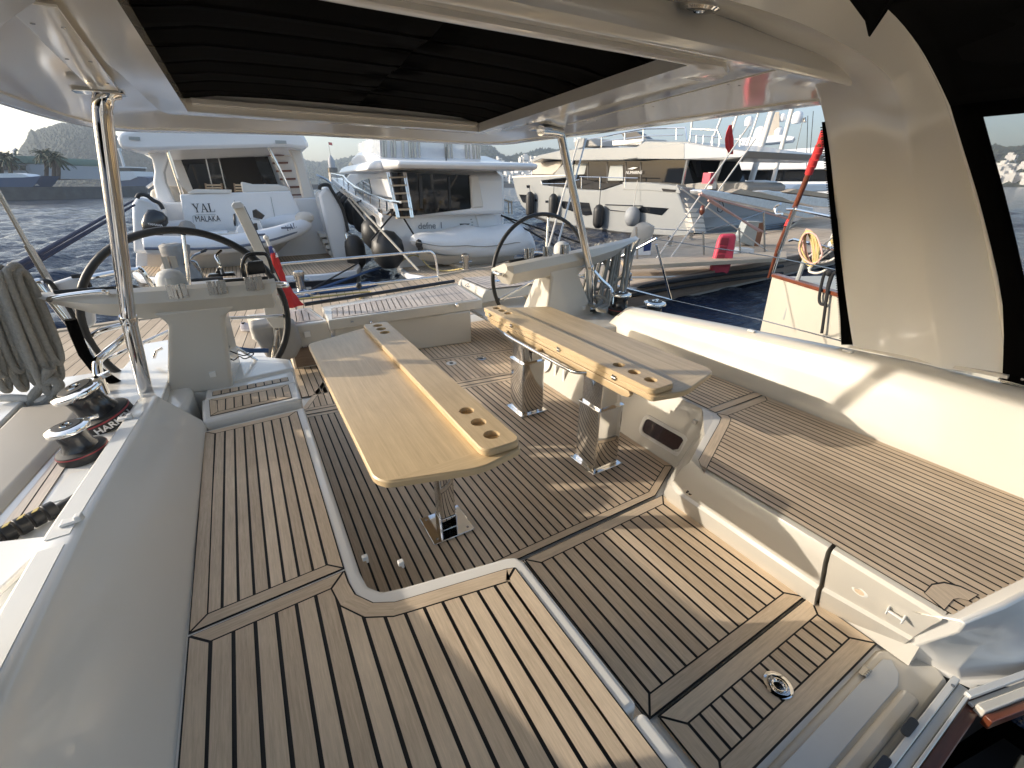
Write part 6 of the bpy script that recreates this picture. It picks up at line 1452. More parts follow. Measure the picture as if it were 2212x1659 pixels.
MB().prism([S(*c,.33) for c in ((762,407),(770,397),(781,390),(796,386),(803,421),(780,416))], PN*.1).build('side_window', M['smoke'], cab)
MB().prism([S(*c,.33) for c in ((798,386),(822,384),(834,388),(846,427),(806,421))], PN*.06).build('side_panel', M['boatwhite'], cab, bevel=.02)
MB().tube([S(*c,.32) for c in ((762,408),(804,422),(848,429))], .03, 6).build('window_line', M['stripe'], cab)
MB().prism([S(*c,.6) for c in ((743,384),(755,350),(765,352),(775,366),(762,380))], PN*2.8).build('windscreen', M['smoke'], t)
MB().prism([S(*c,.1) for c in ((755,352),(760,340),(772,329),(795,330),(815,343),(858,347),(858,363),(830,366),(790,370),(772,366))], PN*3.8).build('flybridge', M['boatwhite'], t, bevel=.12)
MB().prism([S(*c,.3) for c in ((775,325),(783,310),(803,316),(807,330),(795,326))], PN*3.3).build('fly_windscreen', M['clear2'], t)
slabY([(805,300),(820,285),(832,290),(826,345),(816,346),(800,332)], YD+3, 1.0, 'fly_arch', M['boatwhite'], t, .05)
rf = slabY([(812,346),(870,346),(1048,350),(1068,362),(1075,368),(1060,376),(1000,378),(930,373),(858,368),(790,368),(800,352)], YD-.1, 5.5, 'aft_roof', M['boatwhite'], t, .08)
MB().box(Yp(964,354,YD-.1),(.06,.06,.1)).tube([Yp(964,354,YD),Yp(963,318,YD)],.015,6).build('stern_lamp', M['black'], rf)
en = slabY([(820,290),(1038,308),(1038,350),(822,346)], YD+.7, 3.5, 'fly_enclosure', M['clear2'], t)
for x in (826,832,845,852,870,884,889,896,905,962,968,975,1006,1013,1022,1030,1035):
    MB().tube([Yp(x,295+(x-826)*.06,YD+.66), Yp(x+2,348,YD+.66)], .022 if x % 2 else .035, 6).build('enclosure_post', M['steel'], en)
MB().prism([Yp(*c,YD+2) for c in ((938,325),(950,320),(962,325),(968,347),(936,346))], UA*.4).build('fly_seat', M['tarpbeige'], t)
GY = S(852,410,.35).y-.22
slabY([(846,372),(1018,378),(1022,450),(862,470)], GY, .25, 'saloon_glass', M['darkglass'], t)
slabY([(1016,378),(1034,378),(1046,448),(1020,450)], GY-.1, 1.2, 'side_pillar', M['boatcream'], t, .05)
slabY([(1020,400),(1028,398),(1060,440),(1062,448),(1028,448)], YD+.4, .3, 'bulwark_wing', M['boatwhite'], t, .05)
mb = MB(); mb.prism([Yp(*c,GY-.03) for c in ((905,380),(912,380),(914,450),(908,450))], UA*.05); mb.prism([Yp(*c,GY-.03) for c in ((968,382),(972,382),(975,450),(971,450))], UA*.05); mb.build('door_frame', M['stripe'], t)
mb = MB()
for a, b in (((836,372),(858,470)),((872,372),(888,470)),((840,372),(862,470)),((876,372),(892,470))): mb.tube([Yp(*a,GY-.25),Yp(*b,GY-.45)], .025, 6)
st = mb.build('ladder', M['chrome'], t)
mb = MB()
for i in range(6):
    f = i/5; mb.prism([Yp(840+18*f,382+17.5*i,GY-.3-.03*i),Yp(876+16*f,381+17.5*i,GY-.3-.03*i),Yp(877+16*f,384+17.5*i,GY-.3-.03*i),Yp(841+18*f,385.5+17.5*i,GY-.3-.03*i)], UA*.2)
mb.build('ladder_treads', M['timberpale'], st)
mb = MB(); mb.tube([Yp(*c,YD+.05) for c in ((862,437),(930,437),(1062,436))], .04, 8); 
rl = mb.build('stern_rail', M['timberpale'], t)
mb = MB()
for x in (872,920,966,1006): mb.tube([Yp(x,438,YD+.05),Yp(x+1,456,YD+.05)], .025, 6)
mb.build('rail_post', M['chrome'], rl)
mb = MB(); sr = [(865,437),(835,433),(800,420),(768,404),(752,392),(742,380),(728,377),(716,375)]
mb.tube([S(*c,.05) for c in sr], .03, 6)
for c in sr[1:]+[(820,428),(785,413)]: mb.tube([S(*c,.05), S(c[0]+1,c[1]+22,.05)], .025, 6)
mb.tube([S(c[0]+.5,c[1]+9,.05) for c in sr[3:]], .018, 6)
mb.build('side_rail', M['chrome'], t)
mb = MB(); mb.tube([Yp(*c,YD+.3) for c in ((1062,436),(1066,430),(1086,431),(1106,437))], .03, 6)
for x in (1068,1086,1098,1105): mb.tube([Yp(x,433,YD+.3),Yp(x+1,462,YD+.3)], .02, 6)
mb.build('side_rail', M['timberpale'], t)
MB().ball(Yp(1070,458,YD+.1),(.12,.1,.12),8).ball(Yp(1077,463,YD+.1),(.12,.1,.1),8).build('fairlead_cover', M['black'], t)
# covered tender
t = thing('covered_tender', 'tender wrapped in a white tied cover on the middle yacht platform', 'dinghy', Yp(1010,560,12.0))
L = []; r2 = random.Random(9); K = 26
SH = [(887,516,526,.10),(891,508,530,.22),(900,501,535,.30),(916,498,541,.36),(934,497,547,.42),(952,496,551,.46),(972,491,554,.50),(990,486,556,.52),(1010,481,557,.52),(1022,485,557,.50),(1045,488,557,.48),(1070,484,556,.50),(1095,480,553,.50),(1119,477,549,.46),(1133,490,546,.40),(1145,510,545,.28),(1153,528,542,.14)]
for i, (x, y0, y1, w) in enumerate(SH):
    a_, b_ = Yp(x, y0+3, 12.3), Yp(x, y1, 12.3); c = (a_+b_)/2; h = (a_-b_).length/2; r = []
    for k in range(K):
        a = 2*PI*k/K; cz_ = math.sin(a); wr = 1+.045*math.sin(9*a+i*1.7)+r2.uniform(-.02,.02)
        xx = w*(abs(math.cos(a))**.8)*(1 if math.cos(a) > 0 else -1); r.append(c+V((0, xx*wr*1.1, (abs(cz_)**.9)*h*wr*(1 if cz_ > 0 else -1))))
    L.append(r)
MB().loft(L).build('cover', M['vinyl'], t, smooth=70, subsurf=1)
MB().tube(smoothpath([Yp(x, y0*.35+y1*.65, 12.27-w*1.08) for x,y0,y1,w in SH],3), .012, 6).build('lashing', M['ropegrey'], t)
MB().loft([[Yp(x,y0,11.9),Yp(x,y1,12.3),Yp(x,y0,12.8)] for x, y0, y1 in ((905,545,560),(960,552,572),(1040,552,574),(1110,545,560))]).build('hull', M['boatcream'], t)
for x in (985,1092): MB().box(Yp(x,577,12.1),(.16,.8,.18)).build('chock', M['timberpale'], t, bevel=.03)
# fenders on defne
fl = [(742,437,24,.32,.8),(735,432,27,.3,.7),(752,448,22,.34,.95),(762,458,20.5,.34,1.0),(780,470,18.2,.3,1.05),(812,503,14.6,.44,.95),(838,540,12.6,.44,.95)]
labs = ['second black fender from the bow along the middle yacht','black fender nearest the bow of the middle yacht','third black fender from the bow overlapping its neighbours','fourth black fender from the bow of the middle yacht','slim black fender under the middle yacht side rail','round black fender ahead of the stern corner','round black fender at the stern corner of the middle yacht']
for (x,y,yy,r,L_), lab in zip(fl, labs): 
    p = S(x,y); p = CP + (p-CP)*.985
    fender('fender', lab, p, r*1.0*(p.y/yy if p.y < yy else 1), L_*(p.y/yy if p.y < yy else 1), M['black'], S(x,y-38) if y > 460 else S(x+3,y-28), 'black fenders between the white yachts')
for a, b, lab in (((862,455),(905,525),'black rope from the stern corner down to the cleat'),((858,452),(800,520),'black rope crossing to the left yacht quarter')): line('mooring_line', lab, 'rope', [Yp(*a,12.7), Yp(*b,12.4)], .025, M['ropeblack'])
MB_ = tag(MB().ball(Yp(905,527,12.0),(.1,.1,.13),8).ball(Yp(908,537,12.0),(.08,.08,.1),8).build('knot', M['black']), 'black rope knot over the left end of covered tender', 'knot')
for i, (a, b) in enumerate((((1078,462),(1250,560)),((1078,464),(1400,575)))): line('mooring_line', ['steep black rope from the middle yacht to the dock','long flat black rope from the middle yacht to the dock'][i], 'rope', [Yp(*a,13), Zp(*b,DOCK+.1)], .025, M['ropeblack'])
# ---------------------------------------------------------------- grey yacht
XG = 19.0
t = thing('motor_yacht', 'large pale grey yacht with black fenders along its lit side', 'yacht', V((XG+3,18,SEA)))
G = lambda px, py, off=0: Xp(px, py, XG+off)
def slabX(px, off, dep, name, m, par, bevel=0): return MB().prism([G(*c,off) for c in px], V((dep,0,0))).build(name, m, par, bevel=bevel, smooth=30)
hull = slabX([(1106,381),(1225,378),(1229,383),(1168,390),(1172,400),(1250,409),(1300,411),(1355,393),(1400,394),(1461,400),(1464,416),(1494,494),(1484,510),(1455,511),(1340,502),(1260,492),(1186,478),(1145,463),(1127,445),(1117,425),(1110,400)], 0, 5.8, 'hull', M['boatgrey'], t, .06)
slabX([(1484,510),(1455,511),(1340,502),(1260,492),(1186,478),(1145,463),(1146,467),(1186,483),(1260,497),(1340,507),(1455,517),(1560,528),(1560,522)], .02, 5.6, 'boot_stripe', M['stripe'], t)
slabX([(1106,380),(1225,377),(1226,380),(1106,384)], -.04, .3, 'toe_rail', M['boatcream'], t)
slabX([(1345,393),(1345,410),(1400,411),(1470,418),(1464,402),(1400,395)], -.03, .1, 'bulwark_panel', M['boatgrey'], t, .02)
# knuckle below the bulwark: lower side leans in
0 and MB().loft([[G(1200,430,-.02),G(1300,440,-.05),G(1440,432,-.05),G(1468,425,-.02)],[G(1200,424,-.0),G(1300,425,-.0),G(1440,424,-.0),G(1466,420,-.0)]], closed=False, caps=False).build('knuckle', M['boatgrey'], t)
for w in ([(1121,420),(1141,421),(1141,440),(1129,437)], [(1208,434),(1272,438),(1279,464),(1265,466),(1216,450)], [(1374,457),(1387,446),(1444,450),(1429,465)], [(1155,430),(1160,430),(1160,435),(1155,435)], [(1178,433),(1184,433),(1184,438),(1178,438)], [(1137,400),(1144,400),(1144,406),(1138,406)]):
    slabX(w, -.03, .1, 'hull_window', M['darkglass'], hull)
MB().tube([G(*c,-.03) for c in ((1308,446),(1318,454),(1370,459),(1388,445),(1308,442))], .03, 6).build('hull_groove', M['stripe'], hull)
slabX([(1429,407),(1460,410),(1458,415),(1432,413)], -.05, .1, 'mooring_slot', M['dark'], hull)
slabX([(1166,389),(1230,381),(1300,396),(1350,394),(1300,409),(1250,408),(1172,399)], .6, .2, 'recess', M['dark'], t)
# superstructure
hs = slabX([(1150,352),(1240,345),(1480,340),(1500,400),(1440,396),(1340,392),(1310,405),(1232,405),(1225,380),(1150,378)], .8, 4.2, 'deckhouse', M['darkglass'], t)
slabX([(1150,350),(1216,348),(1206,366),(1193,377),(1150,377)], .72, 1.0, 'bow_cover', M['tarpbeige'], t, .05)
slabX([(1196,377),(1222,348),(1238,347),(1238,377)], .72, .3, 'side_panel', M['boatgrey'], t)
for w in ([(1318,358),(1345,356),(1346,390),(1312,390)],[(1232,355),(1268,352),(1262,376),(1240,378)]): slabX(w, .78, .1, 'window_blind', M['greycab'], hs)
mb = MB()
for x in (1268,1310,1350,1382): mb.prism([G(x,350,.78),G(x+3,350,.78),G(x+3,402,.78),G(x,402,.78)], V((.04,0,0)))
mb.build('window_post', M['stripe'], hs)
text3d('NUMARINE', 'lettering', M['letterw'], t, G(1352,376,.7), G(1352,376,.7)-G(1340,376,.7), (0,0,1), .16, w=1.25)
MB().prism([G(*c,.7) for c in ((1355,365),(1368,361),(1378,362),(1366,366))], V((.02,0,0))).build('emblem', M['letterw'], t)
slabX([(1382,342),(1480,340),(1502,345),(1508,402),(1384,395)], 1.2, .4, 'aft_wall', M['stripe'], t)
for w in ([(1388,352),(1420,352),(1418,393),(1384,392)],[(1422,353),(1450,353),(1448,395),(1421,394)]): slabX(w, 1.12, .1, 'glass_door', M['darkglass'], t)
mb = MB()
for i in range(7): mb.tube([G(1462,350+i*6.5,1.1),G(1478,350+i*6.5,1.1)], .05, 6)
mb.build('aft_ladder', M['steel'], t)
roof = slabX([(1143,349),(1161,336),(1211,324),(1300,319),(1374,317),(1394,305),(1484,306),(1530,314),(1617,326),(1612,330),(1600,341),(1560,346),(1480,345),(1395,333),(1372,343),(1340,346),(1235,347),(1170,343),(1150,351)], -.2, 6.2, 'roof', M['boatgrey'], t, .06)
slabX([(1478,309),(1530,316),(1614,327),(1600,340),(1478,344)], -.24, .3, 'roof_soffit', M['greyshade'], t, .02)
slabX([(1375,343),(1395,319),(1478,309),(1478,344)], -.23, .2, 'roof_panel', M['boatgrey'], t, .02)
mb = MB(); rl = [(1265,302),(1300,296),(1340,288),(1395,278),(1480,276),(1484,304)]
mb.tube([G(*c,.3) for c in rl], .04, 6); mb.tube([G(*c,.3) for c in ((1300,306),(1395,294),(1475,291))], .03, 6)
for x,y in ((1300,296),(1350,287),(1390,279),(1462,276)): mb.tube([G(x,y,.3),G(x-1,y+26,.3)], .035, 6)
mb.tube([G(*c,.3) for c in ((1490,304),(1494,278),(1550,281),(1558,300))], .04, 6)
mb.tube([G(*c,.3) for c in ((1494,292),(1550,296))], .03, 6)
for x in (1505,1520,1540,1555,1580,1600): mb.tube([G(x,292,.3),G(x-2,316,.3)], .03, 6)
mb.build('roof_rail', M['chrome'], t)
slabX([(1240,303),(1252,299),(1270,299),(1290,316),(1240,318)], 1.5, 2, 'fly_seat', M['tarp'], t, .1)
slabX([(1322,302),(1345,303),(1388,299),(1385,313),(1322,315)], 1.5, 2, 'fly_bar', M['boatcream'], t, .05)
slabX([(1340,286),(1352,288),(1374,284),(1398,300),(1352,302)], 2.5, .5, 'radar_arch', M['stripe'], t)
slabX([(1252,298),(1262,299),(1258,318),(1244,322)], 1.2, .4, 'mast_fin', M['boatgrey'], t)
text3d('26 XP', 'lettering', M['letterw'], t, G(1239,306,1.1), V((0,-1,0)), (0,0,1), .22, w=.7)
mb = MB()
mb.tube([G(*c,-.02) for c in ((1252,382),(1378,385))], .03, 6); mb.tube([G(*c,-.02) for c in ((1170,397),(1220,397),(1252,388))], .03, 6)
for x in (1256,1296,1350): mb.tube([G(x,383,-.02),G(x,408,-.02)], .03, 6)
mb.build('side_rail', M['chrome'], t)
for a, b in (((1486,340),(1474,400)),((1561,345),(1545,392))): MB().tube([G(*a,.1),G(*b,.1)], .07, 8).build('roof_strut', M['steel'], t)
# stern in its own shade
YS = 14.3
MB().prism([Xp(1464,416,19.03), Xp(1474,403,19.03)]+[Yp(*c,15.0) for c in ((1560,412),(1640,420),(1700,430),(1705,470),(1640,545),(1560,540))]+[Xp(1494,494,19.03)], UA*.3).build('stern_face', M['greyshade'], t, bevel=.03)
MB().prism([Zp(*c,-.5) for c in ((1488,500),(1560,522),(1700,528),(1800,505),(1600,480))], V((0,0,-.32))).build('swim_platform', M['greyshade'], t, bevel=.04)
for i in range(7):
    MB().prism([Yp(*c,YS+.3+.2*(6-i)) for c in ((1482+3*i,428+11*i),(1512+2*i,428+11*i),(1514+2*i,437+11*i),(1484+3*i,437+11*i))], UA*.5).build('stern_step', M['boatcream'], t, bevel=.01)
MB().tube(smoothpath([Yp(*c,YS+.7) for c in ((1550,450),(1553,437),(1560,436),(1563,448),(1558,458),(1551,456),(1550,450))],3), .02, 6).build('hatch_outline', M['stripe'], t)
text3d('Zirthena', 'lettering', M['greycab'], t, Yp(1520,427,YS+.75), Yp(1560,424,YS+.75)-Yp(1520,427,YS+.75), (0,0,1), .22, w=.85)
slabX([(1480,398),(1532,392),(1534,410),(1484,414)], .6, 3.5, 'aft_coaming', M['tarp'], t, .04)
slabX([(1530,396),(1605,394),(1616,402),(1612,414),(1534,414)], 1.0, 3.0, 'sofa_cover', M['tarp'], t, .06)
slabX([(1530,372),(1541,372),(1538,408),(1528,408)], .2, .3, 'davit', M['boatcream'], t)
MB().box(G(1530,385,.1),(.3,.4,.45)).build('life_ring', M['redplastic'], t)
for k, (x, y, r, L_, top, m, lab) in enumerate(((1145,442,.29,1.75,(1143,400),M['black'],'black cylinder fender nearest the grey yacht bow'),(1195,445,.29,1.55,(1197,395),M['black'],'black cylinder fender second from the grey yacht bow'),(1293,468,.31,1.35,(1299,380),M['black'],'black cylinder fender amidships on the grey yacht'),(1366,468,.42,1.0,(1377,390),M['greyfender'],'round grey ball fender near the grey yacht stern'))):
    p = G(x,y,-.35); fender('fender', lab, p, r*(1 if p.y < 20 else 1.05), L_*.95, m, G(*top,-.15), 'fenders along the grey yacht')
# sailing-boat rigging in front of the grey yacht
for a, b, lab in (((1620,268),(1405,578),'left of two pale stays slanting down to the boom end'),((1632,300),(1432,580),'right of two pale stays slanting down to the boom end'),((1462,400),(1682,560),'pale mooring rope from grey yacht stern to the dock'),((1250,300),(1178,558),'thin backstay passing behind the right wheel')):
    line('stay', lab, 'stay', [Yp(*a,9.5), Yp(*b,8.6)], .022, M['ropewhite'])
line('stay', 'dark thin backstay rising beside the right post', 'stay', [Yp(1266,300,6.5), Yp(1196,560,5.6)], .014, M['steel'])
# ---------------------------------------------------------------- white superyacht and masts beyond
t = thing('superyacht', 'big white superyacht with radar mast behind the grey one', 'yacht', V((40,26,SEA)))
YB = 24.0
SBN = V((.88,.47,0))
def slabB(px, y, dep, name, m, par=None, bevel=0): return MB().prism([Pp(*c, V((33+y-24,19,0)), SBN) for c in px], SBN*dep).build(name, m, par or t, bevel=bevel, smooth=30)
slabB([(1498,356),(1550,343),(1629,338),(1721,346),(1756,348),(1810,347),(1815,362),(1788,366),(1724,366),(1595,368),(1525,364)], YB, 6, 'upper_deck', M['boatwhite'], bevel=.05)
slabB([(1520,362),(1812,360),(1812,392),(1500,392)], YB+.6, 5, 'saloon_windows', M['darkglass'])
slabB([(1515,384),(1560,372),(1582,366),(1582,380),(1575,392)], YB+.3, 5, 'side_wing', M['boatwhite'], bevel=.03)
slabB([(1490,388),(1590,388),(1640,392),(1820,392),(1820,425),(1490,425)], YB+.2, 6, 'main_deck', M['boatwhite'], bevel=.05)
slabB([(1490,425),(1830,425),(1830,480),(1490,480)], YB+.4, 6, 'hull', M['boatwhite'])
slabB([(1600,310),(1618,300),(1640,302),(1650,340),(1610,342)], YB+2, 3, 'radar_mast', M['boatwhite'], bevel=.05)
slabB([(1636,327),(1800,316),(1812,318),(1812,330),(1640,336)], YB+3, 3, 'sun_deck', M['boatwhite'], bevel=.05)
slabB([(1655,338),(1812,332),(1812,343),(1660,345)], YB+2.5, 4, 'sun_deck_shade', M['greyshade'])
slabB([(1584,300),(1640,294),(1690,292),(1718,295),(1712,303),(1660,309),(1620,310)], YB+3, 2.4, 'mast_platform', M['boatwhite'], bevel=.05)
for px, py, r in ((1642,288,.42),(1680,286,.36),(1618,262,.30),(1722,254,.36),(1690,254,.25)):
    MB().lathe([(r*.8,-r),(r,-r*.3),(r,.2*r),(r*.85,.75*r),(r*.45,1.05*r),(.001,1.15*r)], Pp(px,py,V((37,19,0)),SBN), n=20).build('radome', M['boatwhite'], t, smooth=60)
B_ = lambda px, py: Pp(px,py,V((37,19,0)),SBN)
MB().tube([B_(1712,262),B_(1742,263)], .06, 6).tube([B_(1738,263),B_(1738,254)],.1,6).build('spreader', M['steel'], t)
MB().prism([B_(*c)-SBN*.3 for c in ((1660,244),(1684,242),(1684,303),(1640,309))], SBN*.1).build('furled_sail', M['tarpbeige'], t)
for w, lab in (([(1595,404),(1625,394),(1655,389),(1680,392),(1690,402),(1690,418),(1600,418)],'blue white covered tender left of the varnished pole'),([(1707,408),(1722,398),(1800,397),(1806,408),(1790,413),(1712,417)],'blue white covered tender right of the varnished pole')):
    o = tag(MB().prism([Yp(*c,15.5) for c in w], V((.3,1.2,0))).build('covered_boat', M['vinyl'], bevel=.06), lab, 'covered boat')
    a = [c for c in w]; MB().prism([Yp(*c,15.55) for c in ((w[0][0],w[0][1]),(w[-1][0],w[-1][1]),(w[-2][0],w[-2][1]+8),(w[0][0]+4,w[-1][1]+10))], V((.3,1.0,0))).build('hull', M['stripe'], o)
for a, b, r, lab in (((1671,230),(1622,392),.16,'thick white mast leaning left of the radomes'),((1712,230),(1664,412),.12,'thinner white mast right of the thick one'),((1640,240),(1603,350),.05,'thin white mast left of the radar platform'),((1560,250),(1536,310),.06,'thin grey mast above the grey yacht roof'),((1495,262),(1490,312),.05,'short grey mast near the roof rail'),((1592,250),(1572,310),.06,'white flagstaff mast beside the red flag')):
    m_ = tag(MB().tube([Yp(*a,17), Yp(*b,17)], r, 10).build('mast', M['boatcream']), lab, 'mast', 'masts behind the grey yacht')
for k, (a, b) in enumerate((((1757,240),(1748,360)),((1745,250),(1742,360)),((1620,280),(1600,340)),((1735,255),(1715,345)))):
    line('mast_stay', ['steel stay nearest the arch edge','steel stay just left of the arch one','pale stay by the radar platform','pale stay crossing the radome bar'][k], 'stay', [Yp(*a,16), Yp(*b,16)], .018, M['steel'])
t = thing('red_flag', 'red flag hanging limp on its staff above the grey yacht', 'flag', Yp(1575,300,12))
L = []
for py, x0, x1 in ((270,1577,1579),(285,1570,1583),(300,1566,1586),(318,1567,1586),(333,1577,1583)):
    a, b = Yp(x0,py,12), Yp(x1,py,12); L.append([a.lerp(b,k/8)+V((0,.05*math.sin(k*1.9),0)) for k in range(9)])
mb = MB(); mb.loft(L, closed=False, caps=False); mb.build('cloth', M['red'], t, smooth=80, solid=.01)
MB().tube([Yp(1583,262,12.05),Yp(1568,345,12.05)], .02, 6).build('staff', M['ropewhite'], t)
# silvery gangways
for w, lab in (([(1515,412),(1522,409),(1560,414),(1664,432),(1700,438),(1757,449),(1760,470),(1738,471),(1660,452),(1560,430),(1517,419)],'long silvery gangway beam reaching left over the dock'),([(1640,414),(1660,411),(1700,418),(1800,430),(1830,436),(1832,452),(1760,446),(1690,430)],'shorter silvery beam behind the long gangway')):
    o = tag(MB().prism([Yp(*c,9.0 if len(w) > 9 else 10.5) for c in w], V((.1,.5,0))).build('gangway', M['silver'], bevel=.02), lab, 'gangway')
    top = [(w[1][0]+10,w[1][1]+4)]+[(w[3][0],w[3][1]-1),(w[4][0]+20,w[4][1]+2)]
    MB().prism([Yp(1580,416,8.98),Yp(1600,408,8.98),Yp(1690,426,8.98),Yp(1720,440,8.98)] if len(w) > 9 else [Yp(1700,415,10.48),Yp(1720,408,10.48),Yp(1800,420,10.48),Yp(1810,430,10.48)], V((0,.3,0))).build('wood_top', M['timberpale'], o)
t = thing('tackle', 'pink braided tackle with wooden block under the gangway', 'tackle', Yp(1540,440,8.8))
MB().lathe([(.02,-.14),(.075,-.07),(.08,.02),(.05,.1),(.01,.13)], Yp(1502+14,455,8.8).lerp(Yp(1518,452,8.8),.5), n=12).build('block', M['mahog'], t)
for a, b in (((1495,410),(1640,500)),((1510,425),(1655,505)),((1490,412),(1700,472))): MB().tube([Yp(a[0]+20,a[1]+8,8.8),Yp(*b,8.6)], .03, 6).build('line', M['ropepink'], t)
# ---------------------------------------------------------------- classic boat on the right
z0 = .25
a, b = Zp(1668,598,z0), Zp(1838,650,z0); e = (b-a).normalized(); b2 = a+e*6; nrm = V((-e.y,e.x,0))
if nrm.dot(a-CP) < 0: nrm = -nrm
t = thing('classic_boat', 'cream classic boat with red capping rail seen through the side opening', 'boat', a)
MB().prism([a, b2, b2+V((0,0,-1.3)), a+V((.06,0,-1.3))], nrm*2.6).build('hull', M['classic'], t)
MB().prism([a+V((0,0,.0))-nrm*.03, b2-nrm*.03, b2-nrm*.03+V((0,0,.06)), a-nrm*.03+V((0,0,.06))], nrm*.14).build('cap_rail', M['mahog'], t, bevel=.01)
mb = MB(); mb.prism([a+nrm*.2+V((0,0,-.04)), b2+nrm*.2+V((0,0,-.04)), b2+nrm*2.5+V((0,0,-.04)), a+nrm*2.5+V((0,0,-.04))], V((0,0,.03))); mb.build('deck', M['vinyl'], t)
C = lambda px, py, off=.3: Pp(px, py, a+nrm*off, nrm)
MB().tube([C(1682,548,.1),C(1700,500,.1),C(1720,447,.1)], .03, 8).build('stanchion', M['steel'], t)
MB().tube([C(1700,452,.1),C(1718,452,.1),C(1838,477,.1)], .022, 8).tube([C(1705,520,.1),C(1715,517,.1),C(1838,548,.1)], .022, 8).tube([C(1670,590,.1),C(1705,480,.1)],.022,8).build('guard_rail', M['chrome'], t)
MB().tube(smoothpath([C(1690,462,.05),C(1678,462,.05),C(1675,448,.05),C(1686,440,.05)],4), .022, 8).build('hook', M['chrome'], t)
MB().tube([C(*c,.05) for c in ((1738,560),(1695,690))], .035, 8).build('strut', M['greycab'], t)
MB().prism([C(1725,548,.5),C(1755,545,.5),C(1762,560,.5),C(1722,565,.5)], nrm*.3).build('windlass', M['dark'], t, bevel=.03)
t2 = thing('wooden_pole', 'varnished wooden pole with red cloth wrapped round its top', 'pole', Yp(1663,590,6.2))
MB().tube([Yp(1660,600,6.1),Yp(1683,530,6.0),Yp(1748,372,5.6),Yp(1782,285,5.4)], .052, 14, radii=[.03,.05,.055,.05]).build('shaft', M['mahog'], t2)
mb = MB()
for k, (x, y) in enumerate(((1750,366),(1756,352),(1762,338),(1768,324),(1774,308),(1780,292))): mb.tube([Yp(x-3,y+9,5.6-.03*k),Yp(x+3,y-9,5.55-.03*k)], .075+.008*(k % 2), 12)
mb.build('red_wrap', M['red'], t2, smooth=60)
MB().tube([Yp(1700,490,5.85),Yp(1706,476,5.85)], .068, 12).build('red_tie', M['red'], t2)
t3 = thing('rope_coil', 'yellow and grey rope coil hanging on the classic boat rail', 'rope', C(1745,530,.05))
for i in range(13):
    r2 = random.Random(i+40); rx = 7+1.25*i+r2.uniform(-1.5,1.5); ry = 37+r2.uniform(-4,3); cx, cy = 1750+r2.uniform(-3,3), 536+r2.uniform(-3,3)
    pts = [C(cx+rx*math.cos(a)*(1+.1*math.sin(3*a+i))+4*math.sin(a), cy+ry*math.sin(a), .05-.012*i) for a in [2*PI*k/14 for k in range(14)]]
    MB().tube(smoothpath(pts,3,True), .0125, 7, closed=True).build('loop', M['ropeyellow'] if i % 4 else M['ropepink'], t3)
t4 = thing('black_rope', 'black rope loop hanging down the cream hull', 'rope', C(1790,600,-.05))
MB().tube(smoothpath([C(*c,-.06) for c in ((1775,720),(1782,670),(1788,620),(1795,590),(1785,587),(1778,600),(1770,640),(1772,655),(1783,655),(1790,620),(1800,592),(1806,590))],5), .022, 8).build('rope', M['ropeblack'], t4)
MB().ball(C(1793,590,-.06),(.07,.05,.05),10).build('knot', M['ropeblack'], t4)
for k, (p, q_) in enumerate((((1740,560),(1840,480)),((1750,572),(1845,490)),((1745,580),(1845,505)),((1815,430),(1800,520)),((1822,425),(1808,520)),((1830,432),(1815,525)))):
    line('deck_line', ['low white line running to the classic boat deck','middle white line running to the classic boat deck','upper white line running to the classic boat deck','left white fall hanging by the black canvas strip','centre white fall hanging by the black canvas strip','right white fall hanging by the black canvas strip'][k], 'rope', [C(*p,.3), C(*q_,.5)], .014, M['ropewhite'], group='white lines on the classic boat')
line('deck_line', 'loose white rope end lying over the cream hull edge', 'rope', smoothpath([C(*c,.05) for c in ((1835,520),(1800,560),(1760,570),(1748,585),(1765,590),(1785,583))],4), .018, M['ropewhite'])
t5 = thing('deck_winch', 'dark deck winch with white drum on the classic boat', 'winch', C(1800,520,.8))
MB().prism([C(*c,.8) for c in ((1782,535),(1795,500),(1815,498),(1822,535))], nrm*.3).build('body', M['plastic'], t5, bevel=.05)
MB().ball(C(1806,517,.78),(.1,.08,.1),10).build('drum', M['ropeyellow'], t5)
MB().prism([C(*c,1.2) for c in ((1795,480),(1840,465),(1845,500),(1805,505))], nrm*.6).build('cover', M['tarp'], t5, bevel=.06)

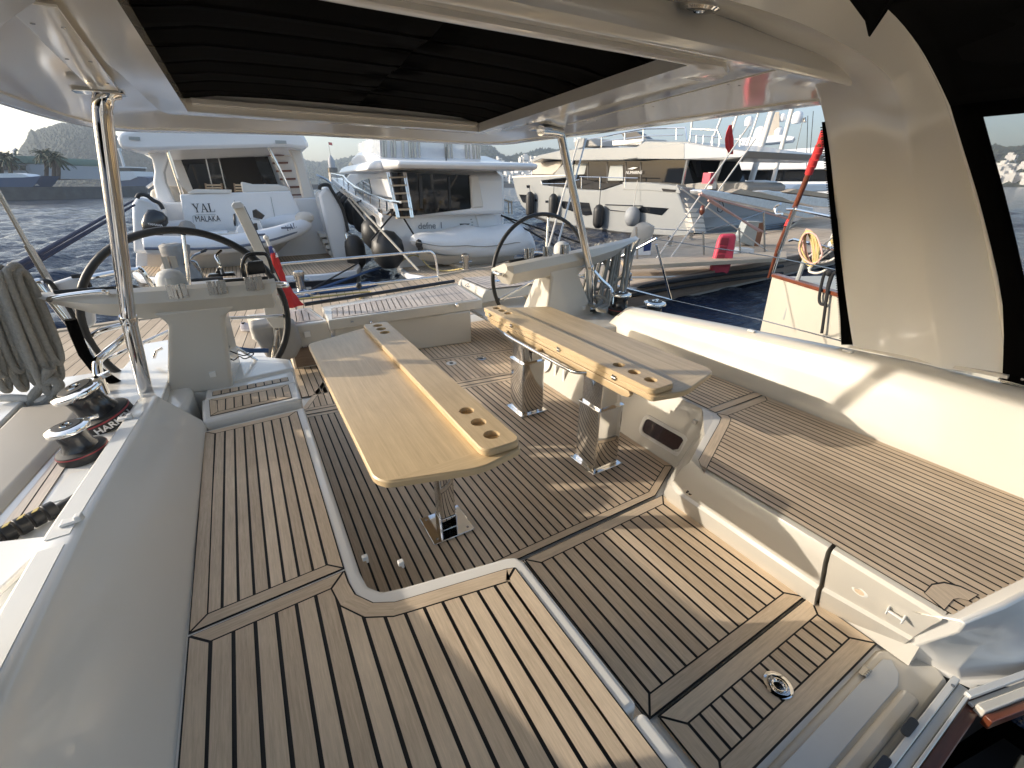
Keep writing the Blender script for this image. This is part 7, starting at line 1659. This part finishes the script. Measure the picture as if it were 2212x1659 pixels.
# ---------------------------------------------------------------- yachts across the fairway, mirrored in the saloon glass
rs = random.Random(21)
def sail_boat(x, y, sc):
    t = thing('sailing_yacht', 'white sailing yacht mirrored in the dark saloon glass of the white motor yachts', 'sailing yacht', V((x,y,SEA)), 'sailing yachts across the fairway')
    B = V((x,y,SEA)); L = []
    for yy, w, z0, z1 in ((0,1.5,.1,1.3),(-3,1.9,0,1.25),(-7,1.6,.05,1.35),(-10.5,.25,.5,1.6)): L.append([B+V((-w,yy,z1)), B+V((-w*.8,yy,z0)), B+V((w*.8,yy,z0)), B+V((w,yy,z1))])
    MB().loft(L).build('hull', M['boatwhite'], t, bevel=.05)
    MB().loft([[B+V((-1.1,yy,1.2)), B+V((-.9,yy,z)), B+V((.9,yy,z)), B+V((1.1,yy,1.2))] for yy, z in ((-2.2,1.9),(-5,1.95),(-8,1.4))]).build('cabin', M['boatwhite'], t, bevel=.05)
    MB().prism([B+V((-1.2,-.4,2.6)), B+V((1.2,-.4,2.6)), B+V((1.1,-2.6,2.7)), B+V((-1.1,-2.6,2.7))], V((0,0,.1))).build('bimini', M[rs.choice(['tarp','stripe','ferryblue'])], t)
    MB().tube([B+V((0,-4.6,1.5)), B+V((0,-4.6,15*sc))], .10, 10).build('mast', M['boatwhite'], t)
    MB().tube([B+V((0,-4.5,2.9)), B+V((0,-.3,3.0))], .14, 10).build('boom', M[rs.choice(['boatwhite','ferryblue'])], t)
    MB().tube([B+V((0,-10.3,1.5)), B+V((0,-4.6,14.6*sc))], .07, 6).build('furled_jib', M['ropewhite'], t)
for i in range(9): sail_boat(-9+3.7*i+rs.uniform(-.3,.3), -24+rs.uniform(-1.5,1.5), rs.uniform(.85,1.2))
# ================================================================ light, air, output
SUN_EL, SUN_DX, SUN_DY = math.radians(16.2), 1.0, -.56      # light travels to +x and slightly towards the bow
w = bpy.data.worlds.new('World'); SC.world = w; w.use_nodes = True
nt = w.node_tree; bg = nt.nodes['Background']; sky = nt.nodes.new('ShaderNodeTexSky'); sky.sky_type = 'NISHITA'; sky.sun_disc = False
sky.sun_elevation = SUN_EL; sky.sun_rotation = math.atan2(-SUN_DX, -SUN_DY); sky.air_density = 1.0; sky.dust_density = 3.0; sky.ozone_density = 1.5
nt.links.new(sky.outputs[0], bg.inputs[0]); bg.inputs[1].default_value = .13
ld = bpy.data.lights.new('sun', 'SUN'); ld.energy = 2.6; ld.angle = math.radians(.6); ld.color = (1, .90, .77)
sun = bpy.data.objects.new('sun', ld); COL.objects.link(sun)
dl = V((SUN_DX, SUN_DY, -math.tan(SUN_EL)*math.hypot(SUN_DX, SUN_DY))).normalized()
sun.rotation_euler = dl.to_track_quat('-Z', 'Y').to_euler(); sun.location = (-20, 10, 12)
# hazy air
mt = bpy.data.materials.new('haze_air'); mt.use_nodes = True; n2 = mt.node_tree; n2.nodes.remove(n2.nodes['Principled BSDF'])
pv = n2.nodes.new('ShaderNodeVolumePrincipled'); pv.inputs['Color'].default_value = (.72, .84, 1, 1); pv.inputs['Density'].default_value = .0005; pv.inputs['Anisotropy'].default_value = .3
n2.links.new(pv.outputs[0], n2.nodes['Material Output'].inputs['Volume'])
hz = MB().box((0,0,110), (3300,3300,226)).build('haze', mt, smooth=0); stuff(hz); hz['label'] = 'pale even haze in the air over the bay'; hz['category'] = 'haze'
SC.view_settings.view_transform = 'Standard'; SC.view_settings.look = 'None'; SC.view_settings.exposure = 1.4; SC.view_settings.gamma = 1
SC.render.engine = 'CYCLES'; SC.cycles.use_denoising = True; SC.cycles.max_bounces = 8; SC.cycles.glossy_bounces = 5; SC.cycles.diffuse_bounces = 4; SC.cycles.transparent_max_bounces = 10
SC.cycles.caustics_reflective = False; SC.cycles.sample_clamp_indirect = 8
